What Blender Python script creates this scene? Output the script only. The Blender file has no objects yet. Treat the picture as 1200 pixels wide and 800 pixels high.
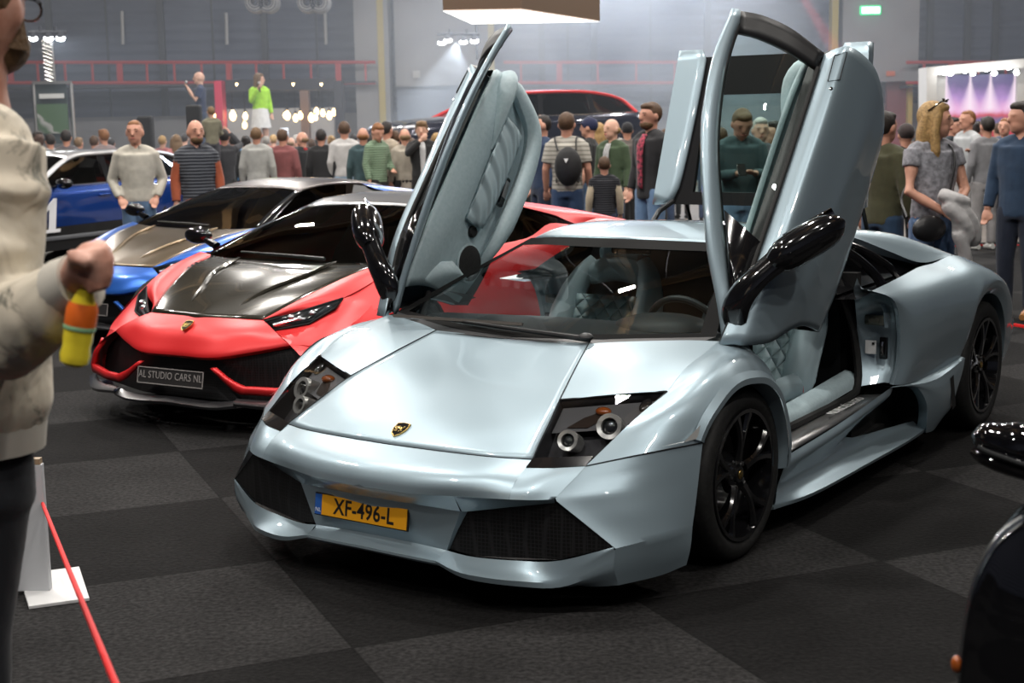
import bpy, bmesh, math, random
from mathutils import Vector, Matrix, Euler
PI = math.pi
scene = bpy.context.scene
COL = scene.collection
random.seed(7)

# ------------------------------------------------------------------ materials
_m = {}
def mat(name, col=(.5, .5, .5), rough=.5, metal=0., coat=0., coat_rough=.05, emit=None, emit_s=0., spec=.5, trans=0., ior=1.45, sheen=0.):
    if name in _m: return _m[name]
    m = bpy.data.materials.new(name); m.use_nodes = True
    b = m.node_tree.nodes['Principled BSDF']
    b.inputs['Base Color'].default_value = (*col, 1)
    b.inputs['Roughness'].default_value = rough
    b.inputs['Metallic'].default_value = metal
    b.inputs['Coat Weight'].default_value = coat
    b.inputs['Coat Roughness'].default_value = coat_rough
    b.inputs['Specular IOR Level'].default_value = spec
    b.inputs['Transmission Weight'].default_value = trans
    b.inputs['IOR'].default_value = ior
    if sheen: b.inputs['Sheen Weight'].default_value = sheen
    if emit:
        b.inputs['Emission Color'].default_value = (*emit, 1); b.inputs['Emission Strength'].default_value = emit_s
    _m[name] = m
    return m

def nodes(m): return m.node_tree.nodes, m.node_tree.links, m.node_tree.nodes['Principled BSDF']

def noise_col(m, c1, c2, scale=20, detail=4, coords='Object', rough=None, bump=0., bscale=None, stretch=None):
    n, l, b = nodes(m)
    tc = n.new('ShaderNodeTexCoord'); mp = n.new('ShaderNodeMapping')
    l.new(tc.outputs[coords], mp.inputs[0])
    if stretch: mp.inputs['Scale'].default_value = stretch
    nz = n.new('ShaderNodeTexNoise'); nz.inputs['Scale'].default_value = scale; nz.inputs['Detail'].default_value = detail
    l.new(mp.outputs[0], nz.inputs['Vector'])
    cr = n.new('ShaderNodeValToRGB'); cr.color_ramp.elements[0].position = .35; cr.color_ramp.elements[1].position = .65
    cr.color_ramp.elements[0].color = (*c1, 1); cr.color_ramp.elements[1].color = (*c2, 1)
    l.new(nz.outputs[0], cr.inputs[0]); l.new(cr.outputs[0], b.inputs['Base Color'])
    if bump:
        n2 = n.new('ShaderNodeTexNoise'); n2.inputs['Scale'].default_value = bscale or scale; n2.inputs['Detail'].default_value = 6
        l.new(mp.outputs[0], n2.inputs['Vector'])
        bp = n.new('ShaderNodeBump'); bp.inputs['Strength'].default_value = bump; bp.inputs['Distance'].default_value = .01
        l.new(n2.outputs[0], bp.inputs['Height']); l.new(bp.outputs[0], b.inputs['Normal'])
    return m

def glass(name, tint=(.8, .9, .9), refl=1., rough=0.0, ior=1.5, base=0.03):
    """thin sheet of glass: tinted see-through plus a Fresnel mirror"""
    if name in _m: return _m[name]
    m = bpy.data.materials.new(name); m.use_nodes = True
    n, l = m.node_tree.nodes, m.node_tree.links; n.clear()
    o = n.new('ShaderNodeOutputMaterial'); mx = n.new('ShaderNodeMixShader')
    t = n.new('ShaderNodeBsdfTransparent'); t.inputs[0].default_value = (*tint, 1)
    g = n.new('ShaderNodeBsdfGlossy'); g.inputs['Roughness'].default_value = rough
    f = n.new('ShaderNodeFresnel'); f.inputs[0].default_value = ior
    mt = n.new('ShaderNodeMath'); mt.operation = 'MULTIPLY_ADD'; mt.inputs[1].default_value = refl; mt.inputs[2].default_value = base; mt.use_clamp = True
    l.new(f.outputs[0], mt.inputs[0]); l.new(mt.outputs[0], mx.inputs[0]); l.new(t.outputs[0], mx.inputs[1]); l.new(g.outputs[0], mx.inputs[2])
    l.new(mx.outputs[0], o.inputs[0]); _m[name] = m
    return m

def bands(m, scale, axis, strength=.6, dist=.02, prof='SIN', col=None):
    """padded / ribbed bump running along one object axis"""
    n, l, b = nodes(m)
    tc = n.new('ShaderNodeTexCoord'); w = n.new('ShaderNodeTexWave'); w.bands_direction = axis; w.wave_profile = prof
    w.inputs['Scale'].default_value = scale; w.inputs['Distortion'].default_value = .6; w.inputs['Detail'].default_value = 1
    l.new(tc.outputs['Object'], w.inputs['Vector'])
    bp = n.new('ShaderNodeBump'); bp.inputs['Strength'].default_value = strength; bp.inputs['Distance'].default_value = dist
    l.new(w.outputs['Fac'], bp.inputs['Height']); l.new(bp.outputs[0], b.inputs['Normal'])
    if col:
        cr = n.new('ShaderNodeValToRGB'); cr.color_ramp.elements[0].color = (*col[0], 1); cr.color_ramp.elements[1].color = (*col[1], 1)
        cr.color_ramp.elements[0].position = col[2] if len(col) > 2 else .3; cr.color_ramp.elements[1].position = (col[2] if len(col) > 2 else .3)+.12
        l.new(w.outputs['Fac'], cr.inputs[0]); l.new(cr.outputs[0], b.inputs['Base Color'])
    return m

# ------------------------------------------------------------------ objects
def tag(o, label=None, cat=None, group=None, kind=None):
    if label: o['label'] = label
    if cat: o['category'] = cat
    if group: o['group'] = group
    if kind: o['kind'] = kind
    return o

def empty(name, loc=(0, 0, 0), rz=0, label=None, cat=None, group=None, parent=None):
    o = bpy.data.objects.new(name, None); COL.objects.link(o)
    o.location = loc; o.rotation_euler = (0, 0, rz); o.empty_display_size = .1
    if parent: o.parent = parent
    return tag(o, label, cat, group)

def add(name, verts, faces, m, parent=None, smooth=True, mods=(), sharp=None):
    me = bpy.data.meshes.new(name); me.from_pydata([tuple(v) for v in verts], [], faces); me.update()
    bm = bmesh.new(); bm.from_mesh(me); bmesh.ops.remove_doubles(bm, verts=bm.verts, dist=1e-5)
    bmesh.ops.recalc_face_normals(bm, faces=bm.faces); bm.to_mesh(me); bm.free()
    return fin(name, me, m, parent, smooth, mods, sharp)

def fin(name, me, m, parent=None, smooth=True, mods=(), sharp=None):
    if smooth:
        me.shade_smooth()
        if sharp is not None: me.set_sharp_from_angle(angle=math.radians(sharp))
    o = bpy.data.objects.new(name, me); COL.objects.link(o)
    if m is not None:
        for mm in (m if isinstance(m, (list, tuple)) else [m]): me.materials.append(mm)
    if parent: o.parent = parent
    for t, kw in mods:
        md = o.modifiers.new(t.lower(), t)
        for k, v in kw.items(): setattr(md, k, v)
    return o

def SOL(t, off=-1): return ('SOLIDIFY', dict(thickness=t, offset=off))
def BEV(w, seg=2): return ('BEVEL', dict(width=w, segments=seg, limit_method='ANGLE', angle_limit=math.radians(35)))
def SUB(n): return ('SUBSURF', dict(levels=n, render_levels=n))

class MB:
    """collects shapes for ONE mesh object"""
    def __init__(s): s.v = []; s.f = []; s.mi = []; s.cur = 0
    def raw(s, v, f):
        k = len(s.v); s.v += [tuple(p) for p in v]; s.f += [tuple(i+k for i in q) for q in f]; s.mi += [s.cur]*len(f); return s
    def box(s, c, d, rot=None):
        c = Vector(c); hx, hy, hz = d[0]/2, d[1]/2, d[2]/2
        v = [Vector((x, y, z)) for x in (-hx, hx) for y in (-hy, hy) for z in (-hz, hz)]
        if rot is not None:
            R = Euler(rot).to_matrix() if not isinstance(rot, Matrix) else rot
            v = [R @ p for p in v]
        return s.raw([p+c for p in v], [(0, 1, 3, 2), (4, 6, 7, 5), (0, 4, 5, 1), (2, 3, 7, 6), (0, 2, 6, 4), (1, 5, 7, 3)])
    def tube(s, pts, r, n=8, cap=True, ell=None, up=None):
        """tube through pts, r number or list; ell=(a,b) cross-section scale or list of such"""
        P = [Vector(p) for p in pts]; N = len(P)
        if not isinstance(r, (list, tuple)): r = [r]*N
        if up is None: up = Vector((0, 0, 1)) if abs((P[-1]-P[0]).normalized().z) < .9 else Vector((1, 0, 0))
        up = Vector(up); V = []
        for i in range(N):
            d = (P[min(i+1, N-1)]-P[max(i-1, 0)]).normalized()
            a = d.cross(up)
            if a.length < 1e-5: a = d.cross(Vector((0, 1, 0)))
            a.normalize(); b = a.cross(d).normalized()
            e = (1, 1) if ell is None else (ell[i] if isinstance(ell, list) else ell)
            for k in range(n):
                t = 2*PI*k/n
                V.append(P[i]+a*math.cos(t)*r[i]*e[0]+b*math.sin(t)*r[i]*e[1])
        F = [(i*n+k, i*n+(k+1) % n, (i+1)*n+(k+1) % n, (i+1)*n+k) for i in range(N-1) for k in range(n)]
        if cap: F += [tuple(range(n))[::-1], tuple((N-1)*n+k for k in range(n))]
        return s.raw(V, F)
    def ball(s, c, r, n=12, m=8, rot=None):
        c = Vector(c); r = r if isinstance(r, (list, tuple)) else (r, r, r)
        R = Euler(rot).to_matrix() if rot is not None else None
        V = []
        for i in range(1, m):
            for k in range(n):
                a, b = PI*i/m, 2*PI*k/n
                p = Vector((r[0]*math.sin(a)*math.cos(b), r[1]*math.sin(a)*math.sin(b), r[2]*math.cos(a)))
                V.append(c+(R @ p if R else p))
        t = Vector((0, 0, r[2])); u = -t
        V += [c+(R @ t if R else t), c+(R @ u if R else u)]
        F = [(i*n+k, (i+1)*n+k, (i+1)*n+(k+1) % n, i*n+(k+1) % n) for i in range(m-2) for k in range(n)]
        T = (m-1)*n
        F += [(T, k, (k+1) % n) for k in range(n)] + [(T+1, (m-2)*n+(k+1) % n, (m-2)*n+k) for k in range(n)]
        return s.raw(V, F)
    def lathe(s, prof, n=32, axis='z', c=(0, 0, 0), closed=False):
        V = []; c = Vector(c)
        for r, h in prof:
            for k in range(n):
                t = 2*PI*k/n; x, y = r*math.cos(t), r*math.sin(t)
                V.append(c+Vector({'z': (x, y, h), 'y': (x, h, y), 'x': (h, x, y)}[axis]))
        N = len(prof); R = N if closed else N-1
        return s.raw(V, [(i*n+k, i*n+(k+1) % n, ((i+1) % N)*n+(k+1) % n, ((i+1) % N)*n+k) for i in range(R) for k in range(n)])
    def prism(s, poly, off):
        """polygon of 3-D points pushed along off"""
        P = [Vector(p) for p in poly]; o = Vector(off); n = len(P)
        return s.raw(P+[p+o for p in P], [tuple(range(n))[::-1], tuple(range(n, 2*n))]+[(i, (i+1) % n, n+(i+1) % n, n+i) for i in range(n)])
    def grid(s, rows):
        n = len(rows[0]); V = [p for r in rows for p in r]
        return s.raw(V, [(i*n+k, i*n+k+1, (i+1)*n+k+1, (i+1)*n+k) for i in range(len(rows)-1) for k in range(n-1)])
    def put(s, name, m, parent=None, smooth=True, mods=(), sharp=35, weld=True):
        me = bpy.data.meshes.new(name); me.from_pydata(s.v, [], s.f)
        me.update()
        if isinstance(m, (list, tuple)): me.polygons.foreach_set('material_index', s.mi)
        bm = bmesh.new(); bm.from_mesh(me)
        if weld: bmesh.ops.remove_doubles(bm, verts=bm.verts, dist=1e-5)
        bmesh.ops.recalc_face_normals(bm, faces=bm.faces); bm.to_mesh(me); bm.free()
        return fin(name, me, m, parent, smooth, mods, sharp)

def cr(P, t):
    """Catmull-Rom through P, t in 0..len-1"""
    n = len(P); i = min(int(t), n-2); u = t-i
    p1, p2 = P[i], P[i+1]
    p0 = P[i-1] if i > 0 else p1*2-p2
    p3 = P[i+2] if i+2 < n else p2*2-p1
    return .5*((2*p1)+(p2-p0)*u+(2*p0-5*p1+4*p2-p3)*u*u+(3*p1-p0-3*p2+p3)*u*u*u)

def resample(P, n, smooth=True, even=True):
    P = [Vector(p) for p in P]
    if len(P) == n and not smooth: return P
    D = [P[0]] ; T = [0.]; M = 12*(len(P)-1); pts = []
    for k in range(M+1):
        t = k/M*(len(P)-1)
        if smooth: pts.append(cr(P, t))
        else:
            i = min(int(t), len(P)-2); pts.append(P[i].lerp(P[i+1], t-i))
    if not even:
        return [pts[round(k*M/(n-1))] for k in range(n)]
    L = [0.]
    for a, b in zip(pts, pts[1:]): L.append(L[-1]+(b-a).length)
    out = []; j = 0
    for k in range(n):
        s = L[-1]*k/(n-1)
        while j < len(L)-2 and L[j+1] < s: j += 1
        d = L[j+1]-L[j]; out.append(pts[j].lerp(pts[j+1], (s-L[j])/d if d > 1e-9 else 0))
    return out

def loft(rows, nu=16, nv=12, su=True, sv=True, even=True):
    """rows: feature lines; along each row nu points, across the rows nv points"""
    R = [resample(r, nu, su, even) for r in rows]
    cols = [resample([R[j][i] for j in range(len(R))], nv, sv and len(R) > 2, even=False) if len(R) > 1 else None for i in range(nu)]
    return [[cols[i][j] for i in range(nu)] for j in range(nv)]

def mirror_rows(rows): return [[Vector((p.x, -p.y, p.z)) for p in r] for r in rows]

def solid_rows(rows, t, toward):
    """close a loft with a back face shifted by thickness t towards vector 'toward'"""
    return [[p+Vector(toward)*t for p in r] for r in rows]

def text_mesh(name, s, size, m, parent, M, extrude=.001, align='CENTER', bold=0., xs=1.):
    cu = bpy.data.curves.new(name, 'FONT'); cu.body = s; cu.size = size; cu.extrude = extrude; cu.align_x = align; cu.align_y = 'CENTER'; cu.offset = bold
    cu.space_character = 1.05; cu.resolution_u = 3
    o = bpy.data.objects.new(name, cu); COL.objects.link(o)
    dg = bpy.context.evaluated_depsgraph_get(); me = bpy.data.meshes.new_from_object(o.evaluated_get(dg))
    bpy.data.objects.remove(o); bpy.data.curves.remove(cu)
    if xs != 1:
        for v in me.vertices: v.co.x *= xs
    me.transform(M); me.materials.clear(); me.materials.append(m)
    t = bpy.data.objects.new(name, me); COL.objects.link(t)
    if parent: t.parent = parent
    return t

def bake_remesh(name, mb, m, parent, vox, smooth_it=4, dec=0.):
    """one continuous skin over overlapping shapes"""
    me = bpy.data.meshes.new(name); me.from_pydata(mb.v, [], mb.f); me.update()
    bm = bmesh.new(); bm.from_mesh(me); bmesh.ops.recalc_face_normals(bm, faces=bm.faces); bm.to_mesh(me); bm.free()
    o = bpy.data.objects.new(name, me); COL.objects.link(o)
    r = o.modifiers.new('r', 'REMESH'); r.mode = 'VOXEL'; r.voxel_size = vox; r.use_smooth_shade = True
    if smooth_it: s_ = o.modifiers.new('s', 'SMOOTH'); s_.iterations = smooth_it; s_.factor = .5
    dg = bpy.context.evaluated_depsgraph_get(); m2 = bpy.data.meshes.new_from_object(o.evaluated_get(dg))
    bpy.data.objects.remove(o); bpy.data.meshes.remove(me); m2.name = name
    m2.materials.clear(); m2.materials.append(m); m2.shade_smooth()
    n = bpy.data.objects.new(name, m2); COL.objects.link(n)
    if parent: n.parent = parent
    return n

def copy_tree(o, parent=None):
    c = o.copy(); COL.objects.link(c)
    if parent: c.parent = parent
    for ch in list(o.children):
        copy_tree(ch, c)
    return c

# ------------------------------------------------------------------ camera
CAMX, CAMY, CAMH = 4.61340545, 3.14979485, 1.60052083
YAW, PIT, ROL = -2.529723647, .15247906, -.01754132
ANG = PI/2-YAW
fw = Vector((0, math.cos(PIT), -math.sin(PIT)))
rr = fw.cross(Vector((0, 0, 1))).normalized(); uu = rr.cross(fw)
RT = rr*math.cos(ROL)+uu*math.sin(ROL); UP = -rr*math.sin(ROL)+uu*math.cos(ROL)
CAM = Vector((0, 0, CAMH)); FPX = 1666.7
cd = bpy.data.cameras.new('camera'); cam = bpy.data.objects.new('camera', cd); COL.objects.link(cam)
cd.sensor_width = 36; cd.lens = FPX/1200*36; cd.clip_start = .05; cd.clip_end = 200
cam.matrix_world = Matrix.Translation(CAM) @ Matrix((RT, UP, -fw)).transposed().to_4x4()
cd.dof.use_dof = True; cd.dof.focus_distance = 5.6; cd.dof.aperture_fstop = 5.0
scene.camera = cam

def at(px, py, Y):
    """point at distance Y from the camera plane (y = Y) that the photograph shows at px, py"""
    d = fw+RT*((px-600)/FPX)-UP*((py-400)/FPX)
    return CAM+d*(Y/d.y)
def gr(px, py, z=0.):
    d = fw+RT*((px-600)/FPX)-UP*((py-400)/FPX)
    return CAM+d*((z-CAMH)/d.z)
# ================================================================== pale blue sports car
Rz = Matrix.Rotation(ANG, 4, 'Z')
_c = Rz @ Vector((-CAMX, -CAMY, 0))
car = empty('sports_car', (_c.x, _c.y, 0), ANG, 'pale silver-blue sports car with both scissor doors raised and yellow plate', 'car')

paint = mat('pale_blue_paint', (.335, .43, .485), .40, .55, 1., .02)
def paint_flake(m, sc=900, st=.04):
    n, l, b = nodes(m)
    tc = n.new('ShaderNodeTexCoord'); nz = n.new('ShaderNodeTexNoise'); nz.inputs['Scale'].default_value = sc
    l.new(tc.outputs['Object'], nz.inputs[0]); bp = n.new('ShaderNodeBump'); bp.inputs['Strength'].default_value = st; bp.inputs['Distance'].default_value = .001
    l.new(nz.outputs[0], bp.inputs['Height']); l.new(bp.outputs[0], b.inputs['Normal'])
gloss_black = mat('gloss_black', (.006, .006, .007), .12, 0, 1., .03)
satin_black = mat('satin_black', (.012, .012, .013), .45)
rubber = mat('rubber', (.012, .012, .012), .75)
tyre_m = noise_col(mat('tyre', (.014, .014, .014), .62), (.011, .011, .011), (.019, .019, .018), 60)
chrome = mat('chrome', (.8, .8, .8), .12, 1.)
alu = mat('brushed_aluminium', (.42, .42, .42), .38, 1.)
trim_blue = noise_col(mat('pale_blue_leather', (.45, .56, .60), .5), (.40, .515, .55), (.46, .57, .605), 60, bump=.15, bscale=400)
wind_glass = glass('windscreen_glass', (.76, .84, .83), 1., 0., 1.5, .02)
side_glass = glass('side_glass', (.80, .89, .87), 1.0, 0., 1.5, .02)
lens_glass = glass('clear_lens', (.93, .94, .95), 1., 0., 1.45, .02)
carbon = mat('black_carbon', (.02, .02, .022), .3, .2, .8, .06)
well_m = mat('wheel_well', (.004, .004, .004), .9)
gap_m = mat('panel_gap', (.004, .005, .006), .8)

def S(rows, s): return rows if s > 0 else mirror_rows(rows)
def sv(p, s): return Vector((p[0], p[1]*s, p[2]))

# ---- hood
hood_rows = [[(.892, 0, .502), (.80, 0, .548), (.72, 0, .582), (.5, 0, .655), (.3, 0, .714), (.125, 0, .772)],
             [(.884, .22, .502), (.80, .23, .545), (.71, .225, .580), (.5, .21, .655), (.3, .19, .717), (.135, .18, .775)],
             [(.855, .42, .50), (.77, .41, .54), (.70, .39, .575), (.50, .355, .653), (.3, .31, .72), (.145, .28, .778)],
             [(.808, .556, .498), (.73, .535, .54), (.655, .517, .578), (.529, .483, .642), (.33, .42, .715), (.14, .362, .779)]]
hb = MB()
G = loft(hood_rows, 26, 14); hb.grid(mirror_rows(G[::-1])[:-1]+G)
hood = hb.put('hood', paint, car, mods=[SOL(.012), ])
# ---- front bumper
S0 = [(.892, 0, .500), (.884, .22, .500), (.855, .42, .498), (.808, .556, .496)]
MM = [(1.005, 0, .462), (.993, .22, .462), (.955, .42, .46), (.898, .556, .452)]
M2 = [(1.045, 0, .42), (1.032, .21, .42), (.995, .39, .422), (.935, .556, .42)]
S1 = [(1.05, 0, .384), (1.038, .2, .385), (1.0, .37, .388), (.95, .555, .392)]
fb = MB()
def bump_side(s):
    g = lambda rows, nu=14, nv=8, **k: fb.grid(S(loft(rows, nu, nv, **k), s))
    g([S0, MM, M2, S1], 18, 12)
    # outer end of the nose below the lamp
    g([[(.852, .556, .476), (.825, .65, .482), (.765, .735, .486)],
       [(.898, .556, .452), (.865, .64, .458), (.80, .725, .462)],
       [(.935, .556, .42), (.91, .625, .424), (.85, .705, .425)],
       [(.95, .556, .392), (.925, .625, .394), (.885, .69, .396)]], 8, 10)
    # centre recess with the plate
    g([S1[:3], [(1.035, 0, .368), (1.023, .2, .368), (.985, .365, .37)], [(1.0, 0, .335), (.99, .19, .334), (.955, .36, .325)]], 10, 5, sv=False)
    g([[(1.0, 0, .335), (.99, .19, .334), (.955, .36, .325)], [(.965, 0, .19), (.962, .16, .188), (.953, .297, .180)]], 10, 5, sv=False)
    g([[(.965, 0, .19), (.962, .16, .188), (.953, .297, .180)], [(.985, 0, .178), (.985, .17, .175), (.965, .297, .168)], [(1.04, 0, .170), (1.035, .17, .167), (1.008, .291, .157)]], 10, 6)
    g([[(1.04, 0, .170), (1.035, .17, .167), (1.008, .291, .157)], [(1.04, 0, .155), (1.035, .17, .152), (1.008, .295, .142)], [(.99, 0, .140), (.99, .17, .137), (.97, .30, .125)], [(.80, 0, .13), (.80, .2, .13), (.80, .3, .115)]], 10, 6, sv=False)
    # band above the side grille
    g([[(1.0, .37, .388), (.95, .555, .392), (.885, .69, .396)], [(.985, .365, .372), (.938, .55, .384), (.88, .688, .388)], [(.945, .36, .320), (.905, .53, .352), (.872, .682, .380)]], 10, 5, sv=False)
    fb.grid(S([[Vector((.955, .36, .325)), Vector((.953, .297, .180))], [Vector((.925, .372, .318)), Vector((.925, .309, .186))]], s))
    # splitter top
    g([[(.953, .297, .180), (.935, .39, .168), (.905, .54, .172), (.87, .69, .186), (.80, .865, .243)],
       [(.98, .295, .165), (.975, .41, .148), (.93, .57, .145), (.868, .71, .152), (.805, .862, .238)],
       [(1.008, .291, .157), (1.012, .41, .134), (.955, .59, .124), (.872, .71, .127), (.80, .868, .232)]], 24, 7)
    lip = [(1.008, .291, .157), (1.012, .41, .134), (.955, .59, .124), (.872, .71, .127), (.80, .868, .232)]
    g([lip, [(1.005, .295, .143), (1.005, .42, .112), (.945, .60, .10), (.868, .72, .10), (.80, .862, .17)],
       [(.80, .3, .115), (.80, .45, .095), (.80, .6, .09), (.80, .75, .09), (.77, .86, .105)]], 24, 6, sv=False)
    # side of the bumper
    A = [(.384, .965, .515), (.414, .968, .43), (.438, .970, .34), (.457, .970, .283), (.475, .97, .235)]
    g([[(.765, .735, .485), (.60, .865, .508), (.384, .965, .515)],
       [(.832, .71, .438), (.64, .862, .46), (.40, .967, .47)],
       [(.885, .69, .396), (.70, .858, .405), (.425, .97, .39)],
       [(.85, .766, .33), (.68, .90, .335), (.445, .971, .32)],
       [(.80, .868, .238), (.64, .946, .249), (.472, .973, .244)]], 18, 22, sv=False)
    g([[(.80, .868, .238), (.64, .946, .249), (.472, .973, .244)], [(.80, .862, .17), (.62, .941, .172), (.483, .972, .175)], [(.77, .86, .105), (.61, .925, .105), (.49, .96, .115)]], 18, 8)
for s in (1, -1): bump_side(s)
front_bumper = fb.put('front_bumper', paint, car, sharp=28)
# ---- grilles
mesh_m = mat('grille_mesh', (.012, .012, .013), .5)
n, l, b = nodes(mesh_m)
tc = n.new('ShaderNodeTexCoord'); vr = n.new('ShaderNodeTexVoronoi'); vr.inputs['Scale'].default_value = 75; vr.inputs['Randomness'].default_value = 0; vr.feature = 'DISTANCE_TO_EDGE'
l.new(tc.outputs['Object'], vr.inputs['Vector']); rp = n.new('ShaderNodeValToRGB'); rp.color_ramp.elements[0].position = .05; rp.color_ramp.elements[1].position = .16
rp.color_ramp.elements[0].color = (.012, .012, .013, 1); rp.color_ramp.elements[1].color = (.001, .001, .001, 1)
l.new(vr.outputs['Distance'], rp.inputs[0]); l.new(rp.outputs[0], b.inputs['Base Color'])
for s in (1, -1):
    q = [(.93, .365, .322), (.90, .53, .352), (.868, .684, .380), (.80, .862, .243), (.862, .69, .188), (.90, .54, .174), (.93, .39, .170), (.945, .305, .184)]
    m_ = MB(); m_.prism([sv(p, s) for p in q], (-.03, 0, 0)); m_.raw([sv((p[0]-.028, p[1], p[2]), s) for p in q], [tuple(range(8))])
    m_.f.pop(0) if False else None
    m_.put('side_grille', mesh_m, car, smooth=False)
# ---- fender, quarter, roof = body shell
bs = MB()
fcols = [[(.765, .735, .487), (.60, .865, .510), (.384, .965, .517)],
         [(.66, .757, .54), (.52, .875, .565), (.352, .970, .56)],
         [(.56, .778, .592), (.43, .89, .63), (.293, .976, .606)],
         [(.45, .795, .636), (.32, .90, .682), (.185, .980, .657)],
         [(.348, .809, .673), (.20, .905, .722), (.077, .982, .669)],
         [(.2, .805, .735), (.05, .90, .748), (-.06, .984, .651)],
         [(.04, .803, .768), (-.08, .895, .752), (-.13, .984, .623)],
         [(-.08, .79, .789), (-.16, .885, .745), (-.19, .984, .580)],
         [(-.16, .79, .79), (-.26, .895, .69), (-.24, .982, .515)],
         [(-.22, .81, .78), (-.34, .905, .60), (-.275, .980, .44)],
         [(-.28, .83, .73), (-.39, .92, .5), (-.293, .978, .37)],
         [(-.35, .86, .62), (-.41, .925, .40), (-.285, .974, .29)]]
qcols = [[(-1.25, .93, .86), (-1.38, .965, .82), (-1.46, .97, .76), (-1.515, .967, .62), (-1.505, .965, .50), (-1.45, .963, .42)],
         [(-1.5, .90, .862), (-1.56, .975, .79), (-1.6, 1.0, .69), (-1.62, 1.003, .58), (-1.60, .998, .49), (-1.55, .985, .41)],
         [(-1.8, .87, .87), (-1.83, .985, .80), (-1.86, 1.015, .69), (-1.88, 1.015, .58), (-1.87, 1.005, .5), (-1.85, .99, .40)],
         [(-2.1, .84, .88), (-2.12, .98, .82), (-2.13, 1.025, .72), (-2.14, 1.025, .6), (-2.14, 1.01, .5), (-2.12, 1.0, .41)],
         [(-2.30, .84, .88), (-2.32, .98, .825), (-2.33, 1.032, .74), (-2.32, 1.04, .62), (-2.295, 1.02, .5), (-2.275, 1.0, .43)],
         [(-2.52, .86, .90), (-2.50, .98, .84), (-2.47, 1.04, .77), (-2.43, 1.043, .71), (-2.39, 1.035, .65), (-2.35, 1.01, .60)],
         [(-2.7, .87, .875), (-2.67, .98, .825), (-2.64, 1.035, .775), (-2.61, 1.035, .745), (-2.59, 1.03, .72), (-2.57, 1.01, .695)],
         [(-2.9, .87, .83), (-2.87, .975, .79), (-2.84, 1.03, .75), (-2.82, 1.033, .73), (-2.80, 1.03, .71), (-2.77, 1.01, .685)],
         [(-3.1, .855, .785), (-3.06, .95, .74), (-3.02, 1.01, .69), (-2.99, 1.02, .66), (-2.96, 1.02, .63), (-2.92, 1.01, .60)],
         [(-3.25, .84, .73), (-3.22, .92, .68), (-3.18, .98, .62), (-3.14, 1.0, .56), (-3.08, 1.0, .5), (-3.02, 1.0, .45)],
         [(-3.42, .80, .63), (-3.40, .88, .58), (-3.36, .94, .5), (-3.3, .96, .42), (-3.2, .97, .35), (-3.05, .98, .28)]]
roofL = [(-.84, .60, 1.08), (-1.0, .58, 1.113), (-1.22, .56, 1.122), (-1.46, .545, 1.10)]
def shell_side(s):
    g = lambda rows, nu=14, nv=10, **k: bs.grid(S(loft(rows, nu, nv, **k), s))
    # fender top between hood edge and crest
    g([[(.529, .483, .642), (.33, .42, .715), (.14, .362, .779)],
       [(.46, .63, .662), (.25, .58, .742), (.06, .50, .786)],
       [(.39, .75, .672), (.19, .72, .745), (-.02, .68, .793)],
       [(.348, .809, .673), (.2, .805, .735), (.04, .803, .768), (-.08, .79, .789)]], 14, 14)
    C = [resample(c, 14) for c in fcols]
    bs.grid(S([resample([C[i][j] for i in range(len(C))], 40) for j in range(14)], s))
    # rolled wheel-arch lip (front)
    arch = resample([c[-1] for c in fcols], 40)
    bs.grid(S([arch, [p+Vector((0, -.012, -.004)) for p in arch], [Vector((p.x*.97, p.y-.06, p.z-.012)) for p in arch]], s))
    # rear quarter
    C = [resample(c, 20) for c in qcols]
    bs.grid(S([resample([C[i][j] for i in range(len(C))], 56) for j in range(20)], s))
    arch = resample([c[-1] for c in qcols[4:]], 30)
    bs.grid(S([arch, [p+Vector((0, -.02, 0)) for p in arch], [p+Vector((0, -.10, .01)) for p in arch]], s))
    # flank panel over the air intake
    g([[(-1.46, .50, 1.115), (-1.8, .50, 1.09), (-2.15, .52, 1.045), (-2.5, .56, .99), (-2.9, .60, .91)],
       [(-1.48, .56, 1.10), (-1.78, .61, 1.075), (-2.137, .69, 1.03), (-2.39, .75, .97), (-2.6, .82, .905)],
       [(-1.48, .60, 1.07), (-1.73, .65, 1.045), (-1.97, .735, .965), (-2.2, .82, .892), (-2.52, .86, .90)]], 22, 10)
    g([[(-1.48, .60, 1.07), (-1.73, .65, 1.045), (-1.97, .735, .965), (-2.2, .82, .892)], [(-1.49, .58, 1.05), (-1.72, .62, 1.02), (-1.96, .70, .945), (-2.2, .79, .88)]], 16, 2)
    # tail
    g([[(-2.9, .60, .91), (-2.6, .82, .905), (-2.52, .86, .90)], [(-3.1, .58, .88), (-2.95, .80, .835), (-2.9, .87, .83)], [(-3.35, .55, .83), (-3.28, .75, .74), (-3.25, .84, .73)], [(-3.55, .5, .78), (-3.52, .68, .66), (-3.42, .80, .63)]], 8, 12)
    g([[(-2.55, 0, 1.0), (-2.9, 0, .93), (-3.3, 0, .87), (-3.6, 0, .82)], [(-2.5, .56, .99), (-2.9, .60, .91), (-3.3, .56, .84), (-3.55, .5, .78)]], 10, 6, sv=False)
    g([[(-3.42, .80, .63), (-3.36, .94, .5), (-3.3, .96, .42), (-3.2, .97, .35)], [(-3.55, .5, .78), (-3.62, .5, .6), (-3.60, .5, .4), (-3.5, .5, .2)], [(-3.6, 0, .82), (-3.66, 0, .6), (-3.64, 0, .4), (-3.55, 0, .2)]], 10, 10, sv=False)
    # black seal row of the cowl, A-pillar foot
for s in (1, -1): shell_side(s)
body = bs.put('body_shell', paint, car, sharp=40)
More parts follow.
